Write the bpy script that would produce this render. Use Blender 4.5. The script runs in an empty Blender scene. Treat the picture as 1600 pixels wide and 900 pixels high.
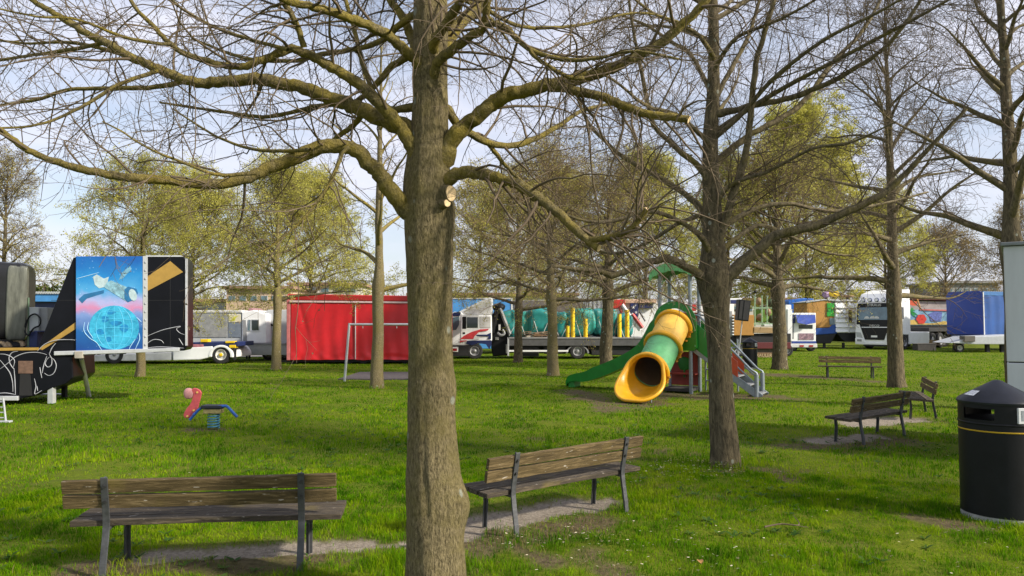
import bpy, math, random
import numpy as np
from mathutils import Vector, noise as mnoise

C = bpy.context.scene
COL = C.collection
R = math.radians

# ------------------------------------------------------------------ camera, sky, sun, exposure
F, CAMH, HOR = 1155.0, 1.7, 505.0
TH = math.atan((HOR - 450.0) / F)
cam = bpy.data.objects.new('camera', bpy.data.cameras.new('camera'))
COL.objects.link(cam)
cam.data.sensor_width = 36.0
cam.data.lens = F / 1600 * 36
cam.data.clip_start = 0.05
cam.data.clip_end = 6000
cam.location = (0, 0, CAMH)
cam.rotation_euler = (R(90) + TH, 0, 0)
C.camera = cam

SUN_EL, SUN_AZ = R(31), R(24)            # azimuth measured from +x (image right) towards the camera
sun_dir = Vector((math.cos(SUN_AZ) * math.cos(SUN_EL), -math.sin(SUN_AZ) * math.cos(SUN_EL), math.sin(SUN_EL)))
sun = bpy.data.objects.new('sun', bpy.data.lights.new('sun', 'SUN'))
COL.objects.link(sun)
sun.data.energy = 3.9
sun.data.angle = R(3.5)
sun.data.color = (1.0, 0.92, 0.79)
sun.rotation_euler = sun_dir.to_track_quat('Z', 'Y').to_euler()

world = bpy.data.worlds.new('World')
C.world = world
world.use_nodes = True
wt = world.node_tree
wt.nodes.clear()
wo = wt.nodes.new('ShaderNodeOutputWorld')
wb = wt.nodes.new('ShaderNodeBackground')
wb.inputs['Strength'].default_value = 0.098
sky = wt.nodes.new('ShaderNodeTexSky')
sky.sky_type = 'NISHITA'
sky.sun_disc = False
sky.sun_elevation = SUN_EL
sky.sun_rotation = math.atan2(sun_dir.x, sun_dir.y)
sky.dust_density = 1.5
sky.air_density = 1.0
tc = wt.nodes.new('ShaderNodeTexCoord')
mp = wt.nodes.new('ShaderNodeMapping')
mp.inputs['Scale'].default_value = (1.0, 1.0, 3.2)
wn = wt.nodes.new('ShaderNodeTexNoise')
wn.inputs['Scale'].default_value = 3.4
wn.inputs['Detail'].default_value = 7
wn.inputs['Roughness'].default_value = 0.55
wr = wt.nodes.new('ShaderNodeValToRGB')
wr.color_ramp.elements[0].position = 0.36
wr.color_ramp.elements[0].color = (0.36, 0.36, 0.36, 1)
wr.color_ramp.elements[1].position = 0.68
wr.color_ramp.elements[1].color = (0.92, 0.92, 0.92, 1)
wm = wt.nodes.new('ShaderNodeMix')
wm.data_type = 'RGBA'
wm.inputs[7].default_value = (5.6, 5.65, 6.45, 1)
wt.links.new(tc.outputs['Generated'], mp.inputs[0])
wt.links.new(mp.outputs[0], wn.inputs['Vector'])
wt.links.new(wn.outputs['Fac'], wr.inputs[0])
wt.links.new(wr.outputs[0], wm.inputs[0])
wt.links.new(sky.outputs[0], wm.inputs[6])
wt.links.new(wm.outputs[2], wb.inputs['Color'])
wt.links.new(wb.outputs[0], wo.inputs[0])

C.view_settings.view_transform = 'Standard'
C.view_settings.look = 'None'
C.view_settings.exposure = 0.80
C.view_settings.gamma = 1
C.cycles.use_denoising = True
C.cycles.max_bounces = 6
C.cycles.transparent_max_bounces = 6

# ------------------------------------------------------------------ pixel helpers (photo pixels, 1600x900)
def ray(px, py):
    u = (450 - py) / F
    return ((px - 800) / F, math.cos(TH) - u * math.sin(TH), math.sin(TH) + u * math.cos(TH))

PLANE = None        # (origin, normal, reference depth): a facade that is not square to the view
def at(px, py, d):
    r = ray(px, py)
    k = d / r[1]
    if PLANE:
        o, n, dr = PLANE
        k = (o[0] * n[0] + o[1] * n[1] + d - dr) / (r[0] * n[0] + r[1] * n[1])
        return (r[0] * k, r[1] * k, CAMH + r[2] * k)
    return (r[0] * k, d, CAMH + r[2] * k)

def gnd(px, py):
    r = ray(px, py)
    k = -CAMH / r[2]
    return (r[0] * k, r[1] * k, 0.0)

# ------------------------------------------------------------------ mesh building
def mesh_np(name, V, faces_list):
    """V (n,3); faces_list: list of int arrays (m,k)"""
    me = bpy.data.meshes.new(name)
    V = np.asarray(V, dtype=np.float32)
    me.vertices.add(len(V))
    me.vertices.foreach_set('co', V.ravel())
    faces_list = [np.asarray(f, dtype=np.int32) for f in faces_list if len(f)]
    idx = np.concatenate([f.ravel() for f in faces_list])
    tot = np.concatenate([np.full(len(f), f.shape[1], dtype=np.int32) for f in faces_list])
    start = np.concatenate([[0], np.cumsum(tot)[:-1]]).astype(np.int32)
    me.loops.add(len(idx))
    me.loops.foreach_set('vertex_index', idx)
    me.polygons.add(len(tot))
    me.polygons.foreach_set('loop_start', start)
    try:
        me.polygons.foreach_set('loop_total', tot)
    except Exception:
        pass
    me.update(calc_edges=True)
    me.validate()
    return me

def link(name, me, m, parent=None, smooth=False, bevel=None, weld=False):
    o = bpy.data.objects.new(name, me)
    COL.objects.link(o)
    if m is not None:
        for mm in (m if isinstance(m, (list, tuple)) else [m]):
            me.materials.append(mm)
    if parent is not None:
        o.parent = parent
    if smooth:
        me.polygons.foreach_set('use_smooth', np.ones(len(me.polygons), dtype=bool))
    if bevel:
        b = o.modifiers.new('bevel', 'BEVEL')
        b.width = bevel
        b.segments = 2
        b.limit_method = 'ANGLE'
        b.angle_limit = R(35)
    return o

class MB:
    def __init__(s):
        s.v, s.f, s.mi = [], [], []
    def add(s, verts, faces, mi=0):
        n = len(s.v)
        s.v.extend([tuple(map(float, p)) for p in verts])
        s.f.extend([tuple(n + i for i in f) for f in faces])
        s.mi.extend([mi] * len(faces))
        return s
    def box(s, x0, x1, y0, y1, z0, z1, mi=0):
        p = [(x0, y0, z0), (x1, y0, z0), (x1, y1, z0), (x0, y1, z0), (x0, y0, z1), (x1, y0, z1), (x1, y1, z1), (x0, y1, z1)]
        return s.add(p, [(0, 3, 2, 1), (4, 5, 6, 7), (0, 1, 5, 4), (1, 2, 6, 5), (2, 3, 7, 6), (3, 0, 4, 7)], mi)
    def bar(s, a, b, w, h, up=(0, 0, 1), mi=0):
        """a box-section bar from a to b: w across, h along 'up'"""
        a, b = Vector(a), Vector(b)
        t = (b - a).normalized()
        u = Vector(up)
        side = t.cross(u)
        if side.length < 1e-4:
            side = t.cross(Vector((1, 0, 0)))
        side.normalize()
        u = side.cross(t).normalized()
        q = []
        for e in (a, b):
            for sx, sy in ((-1, -1), (1, -1), (1, 1), (-1, 1)):
                q.append(e + side * (sx * w / 2) + u * (sy * h / 2))
        return s.add(q, [(0, 3, 2, 1), (4, 5, 6, 7), (0, 1, 5, 4), (1, 2, 6, 5), (2, 3, 7, 6), (3, 0, 4, 7)], mi)
    def prism(s, poly, vec, mi=0):
        """poly: list of 3D points (planar loop), extruded by vec"""
        n = len(poly)
        a = [Vector(p) for p in poly]
        b = [p + Vector(vec) for p in a]
        nrm = Vector((0, 0, 0))
        for i in range(n):
            p, q = a[i], a[(i + 1) % n]
            nrm += p.cross(q)
        if nrm.dot(Vector(vec)) > 0:
            a, b = a[::-1], b[::-1]
        f = [tuple(range(n)), tuple(range(2 * n - 1, n - 1, -1))]
        for i in range(n):
            j = (i + 1) % n
            f.append((i, n + i, n + j, j))
        return s.add(a + b, f, mi)
    def pix(s, pts, d0, d1, mi=0):
        """outline in photo pixels at depth d0, with real thickness to d1"""
        n = PLANE[1] if PLANE else (0, 1)
        return s.prism([at(x, y, d0) for x, y in pts], (n[0] * (d1 - d0), n[1] * (d1 - d0), 0), mi)
    def pixrect(s, x0, y0, x1, y1, d0, d1, mi=0):
        return s.pix([(x0, y0), (x1, y0), (x1, y1), (x0, y1)], d0, d1, mi)
    def tube(s, pts, r, sides=8, cap=True, mi=0, closed=False):
        pts = [Vector(p) for p in pts]
        n = len(pts)
        rr = r if isinstance(r, (list, tuple)) else [r] * n
        vs, prev = [], None
        for i in range(n):
            if closed:
                t = pts[(i + 1) % n] - pts[(i - 1) % n]
            else:
                t = pts[min(i + 1, n - 1)] - pts[max(i - 1, 0)]
            t.normalize()
            if prev is None:
                ref = Vector((0, 0, 1)) if abs(t.z) < 0.9 else Vector((1, 0, 0))
                u = t.cross(ref).normalized()
            else:
                u = (prev - t * prev.dot(t)).normalized()
            prev = u
            w = t.cross(u)
            for k in range(sides):
                a = 2 * math.pi * k / sides
                vs.append(pts[i] + (u * math.cos(a) + w * math.sin(a)) * rr[i])
        f = []
        for i in range(n if closed else n - 1):
            j = (i + 1) % n
            for k in range(sides):
                l = (k + 1) % sides
                f.append((i * sides + k, i * sides + l, j * sides + l, j * sides + k))
        if cap and not closed:
            f.append(tuple(range(sides - 1, -1, -1)))
            f.append(tuple((n - 1) * sides + k for k in range(sides)))
        return s.add(vs, f, mi)
    def lathe(s, prof, c=(0, 0, 0), sides=32, axis='z', mi=0, close=False):
        vs, f = [], []
        n = len(prof)
        for k in range(sides):
            a = 2 * math.pi * k / sides
            for r, h in prof:
                x, y = r * math.cos(a), r * math.sin(a)
                if axis == 'z':
                    vs.append((c[0] + x, c[1] + y, c[2] + h))
                elif axis == 'y':
                    vs.append((c[0] + x, c[1] + h, c[2] + y))
                else:
                    vs.append((c[0] + h, c[1] + x, c[2] + y))
        m = n if close else n - 1
        for k in range(sides):
            l = (k + 1) % sides
            for i in range(m):
                j = (i + 1) % n
                q = (k * n + i, l * n + i, l * n + j, k * n + j)
                f.append(q if axis != 'y' else q[::-1])
        return s.add(vs, f, mi)
    def lump(s, c, size, seed=0, e=0.55, amp=0.08, pleat=0.0, nu=40, nv=20, mi=0):
        """superellipsoid with wrinkles"""
        vs, f = [], []
        sg = lambda q, p: math.copysign(abs(q) ** p, q)
        for j in range(nv + 1):
            b = -math.pi / 2 + math.pi * j / nv
            for i in range(nu):
                a = 2 * math.pi * i / nu
                p = Vector((sg(math.cos(b), e) * sg(math.cos(a), e), sg(math.cos(b), e) * sg(math.sin(a), e), sg(math.sin(b), e)))
                w = 1 + amp * mnoise.noise(p * 1.6 + Vector((seed * 3.1, seed, 0))) + pleat * mnoise.noise(Vector((a * 3.5, p.z * 0.6, seed)))
                vs.append((c[0] + p.x * size[0] * w, c[1] + p.y * size[1] * w, c[2] + p.z * size[2] * w))
        for j in range(nv):
            for i in range(nu):
                k = (i + 1) % nu
                f.append((j * nu + i, j * nu + k, (j + 1) * nu + k, (j + 1) * nu + i))
        return s.add(vs, f, mi)
    def build(s, name, m, parent=None, smooth=False, bevel=None, off=None):
        me = bpy.data.meshes.new(name)
        v = s.v
        if off is not None:
            v = [(a - off[0], b - off[1], c - off[2]) for a, b, c in v]
        me.from_pydata(v, [], s.f)
        o = link(name, me, m, parent, False, bevel)
        if isinstance(m, (list, tuple)):
            me.polygons.foreach_set('material_index', s.mi)
        if smooth:
            me.polygons.foreach_set('use_smooth', np.ones(len(me.polygons), dtype=bool))
            if smooth != 'full':
                try:
                    me.set_sharp_from_angle(angle=R(40))
                except Exception:
                    pass
        return o

def thing(name, label, cat, loc=(0, 0, 0), rotz=0, group=None):
    o = bpy.data.objects.new(name, None)
    COL.objects.link(o)
    o.empty_display_size = 0.2
    o.location = loc
    o.rotation_euler = (0, 0, rotz)
    o['label'] = label
    o['category'] = cat
    if group:
        o['group'] = group
    return o

def tag(o, label, cat, group=None):
    o['label'] = label
    o['category'] = cat
    if group:
        o['group'] = group
    return o

def struct(o, kind='structure'):
    o['kind'] = kind
    return o

# ------------------------------------------------------------------ materials
_M = {}
def mat(key, col, rough=0.6, metal=0.0, var=0.25, scale=6.0, bump=0.0, bscale=40.0, spec=0.5, stretch=(1, 1, 1), col2=None, coat=0.0):
    if key in _M:
        return _M[key]
    m = bpy.data.materials.new(key)
    m.use_nodes = True
    nt = m.node_tree
    b = nt.nodes['Principled BSDF']
    b.inputs['Roughness'].default_value = rough
    b.inputs['Metallic'].default_value = metal
    b.inputs['Specular IOR Level'].default_value = spec
    if coat:
        b.inputs['Coat Weight'].default_value = coat
        b.inputs['Coat Roughness'].default_value = 0.15
    tcn = nt.nodes.new('ShaderNodeTexCoord')
    mpn = nt.nodes.new('ShaderNodeMapping')
    mpn.inputs['Scale'].default_value = stretch
    nt.links.new(tcn.outputs['Object'], mpn.inputs[0])
    n = nt.nodes.new('ShaderNodeTexNoise')
    n.inputs['Scale'].default_value = scale
    n.inputs['Detail'].default_value = 6
    n.inputs['Roughness'].default_value = 0.65
    nt.links.new(mpn.outputs[0], n.inputs['Vector'])
    r = nt.nodes.new('ShaderNodeValToRGB')
    r.color_ramp.elements[0].position = 0.3
    r.color_ramp.elements[1].position = 0.72
    c2 = col2 if col2 else tuple(min(1, c * (1 + var * 0.6)) for c in col)
    r.color_ramp.elements[0].color = tuple(c * (1 - var) for c in col) + (1,)
    r.color_ramp.elements[1].color = tuple(c2) + (1,)
    nt.links.new(n.outputs['Fac'], r.inputs[0])
    nt.links.new(r.outputs[0], b.inputs['Base Color'])
    if bump:
        n2 = nt.nodes.new('ShaderNodeTexNoise')
        n2.inputs['Scale'].default_value = bscale
        n2.inputs['Detail'].default_value = 5
        nt.links.new(mpn.outputs[0], n2.inputs['Vector'])
        bp = nt.nodes.new('ShaderNodeBump')
        bp.inputs['Strength'].default_value = bump
        bp.inputs['Distance'].default_value = 0.02
        nt.links.new(n2.outputs['Fac'], bp.inputs['Height'])
        nt.links.new(bp.outputs[0], b.inputs['Normal'])
    _M[key] = m
    return m

def bark(key, dark, light, moss, moss_amt=0.5, vstretch=0.28, scale=26.0, bump=0.9, spots=True, distort=0.6, mscale=3.2):
    m = bpy.data.materials.new(key)
    m.use_nodes = True
    nt = m.node_tree
    N, L = nt.nodes.new, nt.links.new
    b = nt.nodes['Principled BSDF']
    b.inputs['Roughness'].default_value = 0.92
    b.inputs['Specular IOR Level'].default_value = 0.15
    tcn = N('ShaderNodeTexCoord')
    mpn = N('ShaderNodeMapping')
    mpn.inputs['Scale'].default_value = (1, 1, vstretch)
    L(tcn.outputs['Object'], mpn.inputs[0])
    n = N('ShaderNodeTexNoise')
    n.inputs['Scale'].default_value = scale
    n.inputs['Detail'].default_value = 8
    n.inputs['Roughness'].default_value = 0.7
    n.inputs['Distortion'].default_value = distort
    L(mpn.outputs[0], n.inputs['Vector'])
    r = N('ShaderNodeValToRGB')
    r.color_ramp.elements[0].position = 0.36
    r.color_ramp.elements[1].position = 0.66
    r.color_ramp.elements[0].color = dark + (1,)
    r.color_ramp.elements[1].color = light + (1,)
    L(n.outputs['Fac'], r.inputs[0])
    n2 = N('ShaderNodeTexNoise')
    n2.inputs['Scale'].default_value = mscale
    n2.inputs['Detail'].default_value = 7
    n2.inputs['Roughness'].default_value = 0.72
    L(tcn.outputs['Object'], n2.inputs['Vector'])
    r2 = N('ShaderNodeValToRGB')
    r2.color_ramp.elements[0].position = 0.62 - 0.3 * moss_amt
    r2.color_ramp.elements[1].position = 0.80 - 0.22 * moss_amt
    r2.color_ramp.elements[0].color = (0, 0, 0, 1)
    r2.color_ramp.elements[1].color = (0.9, 0.9, 0.9, 1)
    L(n2.outputs['Fac'], r2.inputs[0])
    mx = N('ShaderNodeMix')
    mx.data_type = 'RGBA'
    L(r2.outputs[0], mx.inputs[0])
    L(r.outputs[0], mx.inputs[6])
    mm = N('ShaderNodeMix')
    mm.data_type = 'RGBA'
    mm.blend_type = 'MULTIPLY'
    mm.inputs[0].default_value = 0.6
    mm.inputs[6].default_value = moss + (1,)
    L(n.outputs['Fac'], mm.inputs[7])
    L(mm.outputs[2], mx.inputs[7])
    out = mx.outputs[2]
    if spots:
        vo = N('ShaderNodeTexVoronoi')
        vo.inputs['Scale'].default_value = 6.0
        vo.inputs['Randomness'].default_value = 1.0
        nz = N('ShaderNodeMapping')
        nz.inputs['Scale'].default_value = (1, 1, 0.8)
        L(tcn.outputs['Object'], nz.inputs[0])
        L(nz.outputs[0], vo.inputs['Vector'])
        r3 = N('ShaderNodeValToRGB')
        r3.color_ramp.elements[0].position = 0.10
        r3.color_ramp.elements[0].color = (0.75, 0.75, 0.75, 1)
        r3.color_ramp.elements[1].position = 0.15
        r3.color_ramp.elements[1].color = (0, 0, 0, 1)
        L(vo.outputs['Distance'], r3.inputs[0])
        ms = N('ShaderNodeMix')
        ms.data_type = 'RGBA'
        L(r3.outputs[0], ms.inputs[0])
        L(out, ms.inputs[6])
        ms.inputs[7].default_value = (0.34, 0.36, 0.30, 1)
        out = ms.outputs[2]
    L(out, b.inputs['Base Color'])
    bp = N('ShaderNodeBump')
    bp.inputs['Strength'].default_value = bump
    bp.inputs['Distance'].default_value = 0.03
    L(n.outputs['Fac'], bp.inputs['Height'])
    L(bp.outputs[0], b.inputs['Normal'])
    return m

def leaf_mat(key, c1, c2, trans=0.35):
    m = bpy.data.materials.new(key)
    m.use_nodes = True
    nt = m.node_tree
    N, L = nt.nodes.new, nt.links.new
    b = nt.nodes['Principled BSDF']
    out = nt.nodes['Material Output']
    b.inputs['Roughness'].default_value = 0.75
    b.inputs['Specular IOR Level'].default_value = 0.2
    a = N('ShaderNodeAttribute')
    a.attribute_name = 'tint'
    r = N('ShaderNodeValToRGB')
    r.color_ramp.elements[0].color = c1 + (1,)
    r.color_ramp.elements[1].color = c2 + (1,)
    L(a.outputs['Fac'], r.inputs[0])
    L(r.outputs[0], b.inputs['Base Color'])
    t = N('ShaderNodeBsdfTranslucent')
    L(r.outputs[0], t.inputs['Color'])
    mx = N('ShaderNodeMixShader')
    mx.inputs[0].default_value = trans
    L(b.outputs[0], mx.inputs[1])
    L(t.outputs[0], mx.inputs[2])
    L(mx.outputs[0], out.inputs[0])
    return m

def set_tint(me, vals):
    a = me.attributes.new('tint', 'FLOAT', 'POINT')
    a.data.foreach_set('value', np.asarray(vals, dtype=np.float32))

# ------------------------------------------------------------------ numpy noise
_rng0 = np.random.default_rng(5)
_TAB = _rng0.random((256, 256))
def vnoise(x, y, s=1.0, seed=0):
    x = np.asarray(x) * s + seed * 17.3
    y = np.asarray(y) * s + seed * 9.7
    xi, yi = np.floor(x).astype(int), np.floor(y).astype(int)
    fx, fy = x - xi, y - yi
    fx, fy = fx * fx * (3 - 2 * fx), fy * fy * (3 - 2 * fy)
    g = lambda a, b: _TAB[a % 256, b % 256]
    return (g(xi, yi) * (1 - fx) + g(xi + 1, yi) * fx) * (1 - fy) + (g(xi, yi + 1) * (1 - fx) + g(xi + 1, yi + 1) * fx) * fy

def fnoise(x, y, s=1.0, seed=0):
    return (vnoise(x, y, s, seed) + 0.5 * vnoise(x, y, s * 2.1, seed + 1) + 0.25 * vnoise(x, y, s * 4.3, seed + 2)) / 1.75

# ------------------------------------------------------------------ ground
# bare places: (pixel centre, half extents along/across in metres, rotation, strength kind)  kind 0 = pale grit, 1 = brown soil / thin grass
def seg(px0, py0, px1, py1, w, kind):
    a, b = gnd(px0, py0), gnd(px1, py1)
    return (a[0], a[1], b[0], b[1], w, kind)
BARE = [
    seg(250, 870, 560, 852, 0.17, 0), seg(560, 852, 640, 850, 0.05, 0),
    seg(700, 828, 900, 790, 0.26, 0), seg(640, 850, 730, 836, 0.12, 0), seg(890, 790, 950, 783, 0.14, 0),
    seg(1275, 690, 1360, 682, 0.28, 0), seg(1340, 662, 1410, 656, 0.4, 0),
    seg(150, 892, 500, 876, 0.32, 1), seg(760, 850, 930, 815, 0.36, 1), seg(760, 830, 850, 880, 0.25, 1),
    seg(1255, 695, 1400, 690, 0.5, 1),
    seg(960, 630, 1010, 630, 0.7, 1), seg(1020, 618, 1190, 620, 0.9, 1), seg(900, 612, 960, 640, 0.6, 1),
    seg(1170, 583, 1250, 588, 0.9, 1), seg(1240, 588, 1370, 596, 0.6, 1),
    seg(1190, 735, 1230, 748, 0.25, 1), seg(1110, 735, 1150, 738, 0.2, 1),
    seg(920, 872, 960, 893, 0.25, 1), seg(1440, 812, 1520, 826, 0.25, 1), seg(300, 672, 350, 671, 0.22, 1),
]
def bare_masks(x, y):
    grit = np.zeros_like(x)
    soil = np.zeros_like(x)
    wob = fnoise(x, y, 3.0, 3) - 0.5
    wob2 = fnoise(x, y, 9.0, 8) - 0.5
    for (ax, ay, bx, by, w, kind) in BARE:
        dx, dy = bx - ax, by - ay
        t = np.clip(((x - ax) * dx + (y - ay) * dy) / (dx * dx + dy * dy), 0, 1)
        dist = np.hypot(x - ax - t * dx, y - ay - t * dy)
        if kind == 0:
            v = 1 - (dist + w * (wob * 0.9 + wob2 * 0.6)) / w
            grit = np.maximum(grit, np.clip(v * 5, 0, 1))
            soil = np.maximum(soil, np.clip(1 - (dist + w * wob) / (w * 1.9), 0, 1))
        else:
            v = 1 - (dist + w * wob * 1.6) / w
            soil = np.maximum(soil, np.clip(v * 1.7, 0, 1) * (0.55 + 0.9 * fnoise(x, y, 5, 21)).clip(0, 1))
    thin = np.clip((fnoise(x, y, 1.7, 55) - 0.60) * 5, 0, 1) * np.clip((fnoise(x, y, 7, 57) - 0.35) * 4, 0, 1)
    soil = np.maximum(soil, 0.75 * thin * np.clip((x + 1.5) / 2, 0.25, 1) * np.clip((16 - y) / 6, 0, 1))
    return grit, soil

def build_ground():
    ring = [0.0] + list(np.geomspace(1.2, 60, 330)) + list(np.geomspace(66, 2500, 26))
    ang_f = np.radians(np.linspace(48, 132, 460))
    ang_b = np.radians(np.linspace(132, 408, 60)[1:-1])
    ang = np.concatenate([ang_f, ang_b])
    ring = np.array(ring[1:])
    X = ring[:, None] * np.cos(ang)[None]
    Y = ring[:, None] * np.sin(ang)[None]
    nr, na = X.shape
    x, y = X.ravel(), Y.ravel()
    fade = np.clip((60 - np.hypot(x, y)) / 20, 0, 1)
    z = (fnoise(x, y, 1.3, 4) - 0.5) * 0.05 * fade
    grit, soil = bare_masks(x, y)
    z = z * (1 - grit) - 0.012 * grit
    V = np.column_stack([x, y, z])
    V = np.vstack([V, [[0, 0, 0]]])
    i, j = np.meshgrid(np.arange(nr - 1), np.arange(na), indexing='ij')
    k = (j + 1) % na
    Q = np.stack([i * na + j, (i + 1) * na + j, (i + 1) * na + k, i * na + k], -1).reshape(-1, 4)
    jj = np.arange(na)
    T = np.stack([np.full(na, nr * na), jj, (jj + 1) % na], -1)
    me = mesh_np('lawn_ground', V, [Q, T])
    for nm, val in (('grit', grit), ('soil', soil)):
        a = me.attributes.new(nm, 'FLOAT', 'POINT')
        a.data.foreach_set('value', np.append(val, 0).astype(np.float32))
    m = bpy.data.materials.new('ground_mat')
    m.use_nodes = True
    nt = m.node_tree
    N, L = nt.nodes.new, nt.links.new
    b = nt.nodes['Principled BSDF']
    b.inputs['Roughness'].default_value = 0.95
    b.inputs['Specular IOR Level'].default_value = 0.1
    geo = N('ShaderNodeNewGeometry')
    def noise(sc, det=6, rough=0.6):
        n = N('ShaderNodeTexNoise')
        n.inputs['Scale'].default_value = sc
        n.inputs['Detail'].default_value = det
        n.inputs['Roughness'].default_value = rough
        L(geo.outputs['Position'], n.inputs['Vector'])
        return n
    def ramp(src, p0, c0, p1, c1):
        r = N('ShaderNodeValToRGB')
        r.color_ramp.elements[0].position = p0
        r.color_ramp.elements[1].position = p1
        r.color_ramp.elements[0].color = c0 + (1,)
        r.color_ramp.elements[1].color = c1 + (1,)
        L(src, r.inputs[0])
        return r.outputs[0]
    def mix(f, a, bb):
        x = N('ShaderNodeMix')
        x.data_type = 'RGBA'
        L(f, x.inputs[0])
        L(a, x.inputs[6])
        L(bb, x.inputs[7])
        return x.outputs[2]
    green = ramp(noise(0.55, 8, 0.75).outputs['Fac'], 0.32, (0.085, 0.125, 0.009), 0.70, (0.195, 0.225, 0.016))
    fine = ramp(noise(22, 5, 0.7).outputs['Fac'], 0.3, (0.55, 0.6, 0.5), 0.7, (1, 1, 1))
    mul = N('ShaderNodeMix')
    mul.data_type = 'RGBA'
    mul.blend_type = 'MULTIPLY'
    mul.inputs[0].default_value = 1
    L(green, mul.inputs[6])
    L(fine, mul.inputs[7])
    soilc = ramp(noise(14, 7, 0.7).outputs['Fac'], 0.3, (0.055, 0.042, 0.022), 0.7, (0.17, 0.135, 0.075))
    gritc = ramp(noise(35, 7, 0.75).outputs['Fac'], 0.34, (0.145, 0.118, 0.088), 0.66, (0.37, 0.32, 0.26))
    sa, ga = N('ShaderNodeAttribute'), N('ShaderNodeAttribute')
    sa.attribute_name, ga.attribute_name = 'soil', 'grit'
    c = mix(sa.outputs['Fac'], mul.outputs[2], soilc)
    c = mix(ga.outputs['Fac'], c, gritc)
    L(c, b.inputs['Base Color'])
    bp = N('ShaderNodeBump')
    bp.inputs['Strength'].default_value = 0.7
    bp.inputs['Distance'].default_value = 0.03
    L(noise(40, 6, 0.7).outputs['Fac'], bp.inputs['Height'])
    L(bp.outputs[0], b.inputs['Normal'])
    struct(link('lawn_ground', me, m, smooth=True))
build_ground()

GRASS_D = 1.0
def build_grass():
    rng = np.random.default_rng(11)
    def sample(n, d0, d1, p):
        u = rng.random(n)
        if p == 0:
            d = np.sqrt(d0 * d0 + u * (d1 * d1 - d0 * d0))
        else:
            d = d0 * (d1 / d0) ** u
        a = R(90) + (rng.random(n) - 0.5) * R(88)
        return d * np.cos(a), d * np.sin(a), d
    x1, y1, d1 = sample(int(230000 * GRASS_D), 3.3, 9, 0)
    x2, y2, d2 = sample(int(330000 * GRASS_D), 9, 60, 1)
    x, y, d = np.concatenate([x1, x2]), np.concatenate([y1, y2]), np.concatenate([d1, d2])
    grit, soil = bare_masks(x, y)
    tuft = np.clip(0.5 * fnoise(x, y, 2.4, 31) + 0.62 * fnoise(x, y, 7.5, 33) - 0.06, 0, 1)
    clump = vnoise(x, y, 9.0, 61)
    big = fnoise(x, y, 0.45, 41)
    keep = rng.random(len(x)) > np.clip(grit * 1.25 - 0.22, 0, 0.985)
    keep &= rng.random(len(x)) > soil * 0.72
    keep &= rng.random(len(x)) < 0.35 + 1.2 * tuft
    # keep out of the rubber mat by the swing
    ma, mb = gnd(525, 594), gnd(700, 583)
    keep &= ~((x > ma[0]) & (x < mb[0]) & (y > ma[1]) & (y < mb[1]))
    x, y, d, tuft, big, soil, grit, clump = [q[keep] for q in (x, y, d, tuft, big, soil, grit, clump)]
    n = len(x)
    h = (0.014 + 0.130 * np.clip(tuft - 0.36, 0, 1) ** 1.3 + 0.014 * rng.random(n)) * (0.7 + 0.6 * rng.random(n))
    h *= (1 - 0.35 * soil)
    tall = (rng.random(n) < 0.02) & (d < 14)
    h[tall] *= 1.9
    h = np.where(d < 10, h * 0.95, h)
    w = np.clip(0.0038 * d / 5.0, 0.0036, 0.028) * (0.7 + 0.6 * rng.random(n))
    h = np.where(d > 20, h * 0.85, h)
    for px, py, amp, rad in ((240, 888, .09, .16), (330, 882, .07, .10), (178, 888, .06, .10), (850, 845, .06, .2), (800, 852, .09, .12), (590, 608, .16, .28), (880, 842, .05, .2), (470, 893, .05, .1), (620, 885, .08, .25), (690, 880, .08, .3),
                             (1133, 730, .05, .3), (430, 580, .10, .35), (220, 592, .09, .3), (1240, 578, .12, .4), (815, 569, .15, .4), (1650, 826, .06, .5), (1500, 818, .05, .15), (760, 838, .05, .1)):
        g = gnd(px, py)
        h += amp * np.exp(-((x - g[0]) ** 2 + (y - g[1]) ** 2) / rad ** 2) * (0.4 + 0.6 * rng.random(n))
    az = rng.random(n) * 2 * math.pi
    lean = (0.25 + 0.65 * rng.random(n)) * h
    la = rng.random(n) * 2 * math.pi
    lx, ly = np.cos(la) * lean, np.sin(la) * lean
    sx, sy = np.cos(az) * w / 2, np.sin(az) * w / 2
    z0 = np.full(n, -0.02)
    P = np.empty((n, 5, 3), dtype=np.float32)
    P[:, 0] = np.column_stack([x - sx, y - sy, z0])
    P[:, 1] = np.column_stack([x + sx, y + sy, z0])
    P[:, 2] = np.column_stack([x + sx * .8 + lx * .35, y + sy * .8 + ly * .35, h * 0.6])
    P[:, 3] = np.column_stack([x - sx * .8 + lx * .35, y - sy * .8 + ly * .35, h * 0.6])
    P[:, 4] = np.column_stack([x + lx, y + ly, h * 0.95])
    b = (np.arange(n) * 5)[:, None]
    Q = b + np.array([[0, 1, 2, 3]])
    T = b + np.array([[3, 2, 4]])
    me = mesh_np('grass', P.reshape(-1, 3), [Q, T])
    t = np.clip(0.20 + 0.36 * big + 0.62 * (clump - 0.5) + 0.75 * (fnoise(x, y, 2.6, 71) - 0.5) + 0.45 * (fnoise(x, y, 0.9, 73) - 0.3) + 0.42 * (rng.random(n) - 0.5), 0, 0.88)
    dry = rng.random(n) < (0.015 + 0.35 * soil)
    t[dry] = 1.0
    set_tint(me, np.repeat(t, 5))
    m = leaf_mat('grass_mat', (0.026, 0.095, 0.002), (0.245, 0.350, 0.005), 0.42)
    m.node_tree.nodes['Principled BSDF'].inputs['Specular IOR Level'].default_value = 0.03
    rr = [q for q in m.node_tree.nodes if q.type == 'VALTORGB'][0].color_ramp
    rr.elements[1].position = 0.86
    e = rr.elements.new(0.5)
    e.color = (0.105, 0.240, 0.003, 1)
    e = rr.elements.new(1.0)
    e.color = (0.24, 0.20, 0.075, 1)
    struct(link('grass', me, m), 'stuff')
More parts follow.
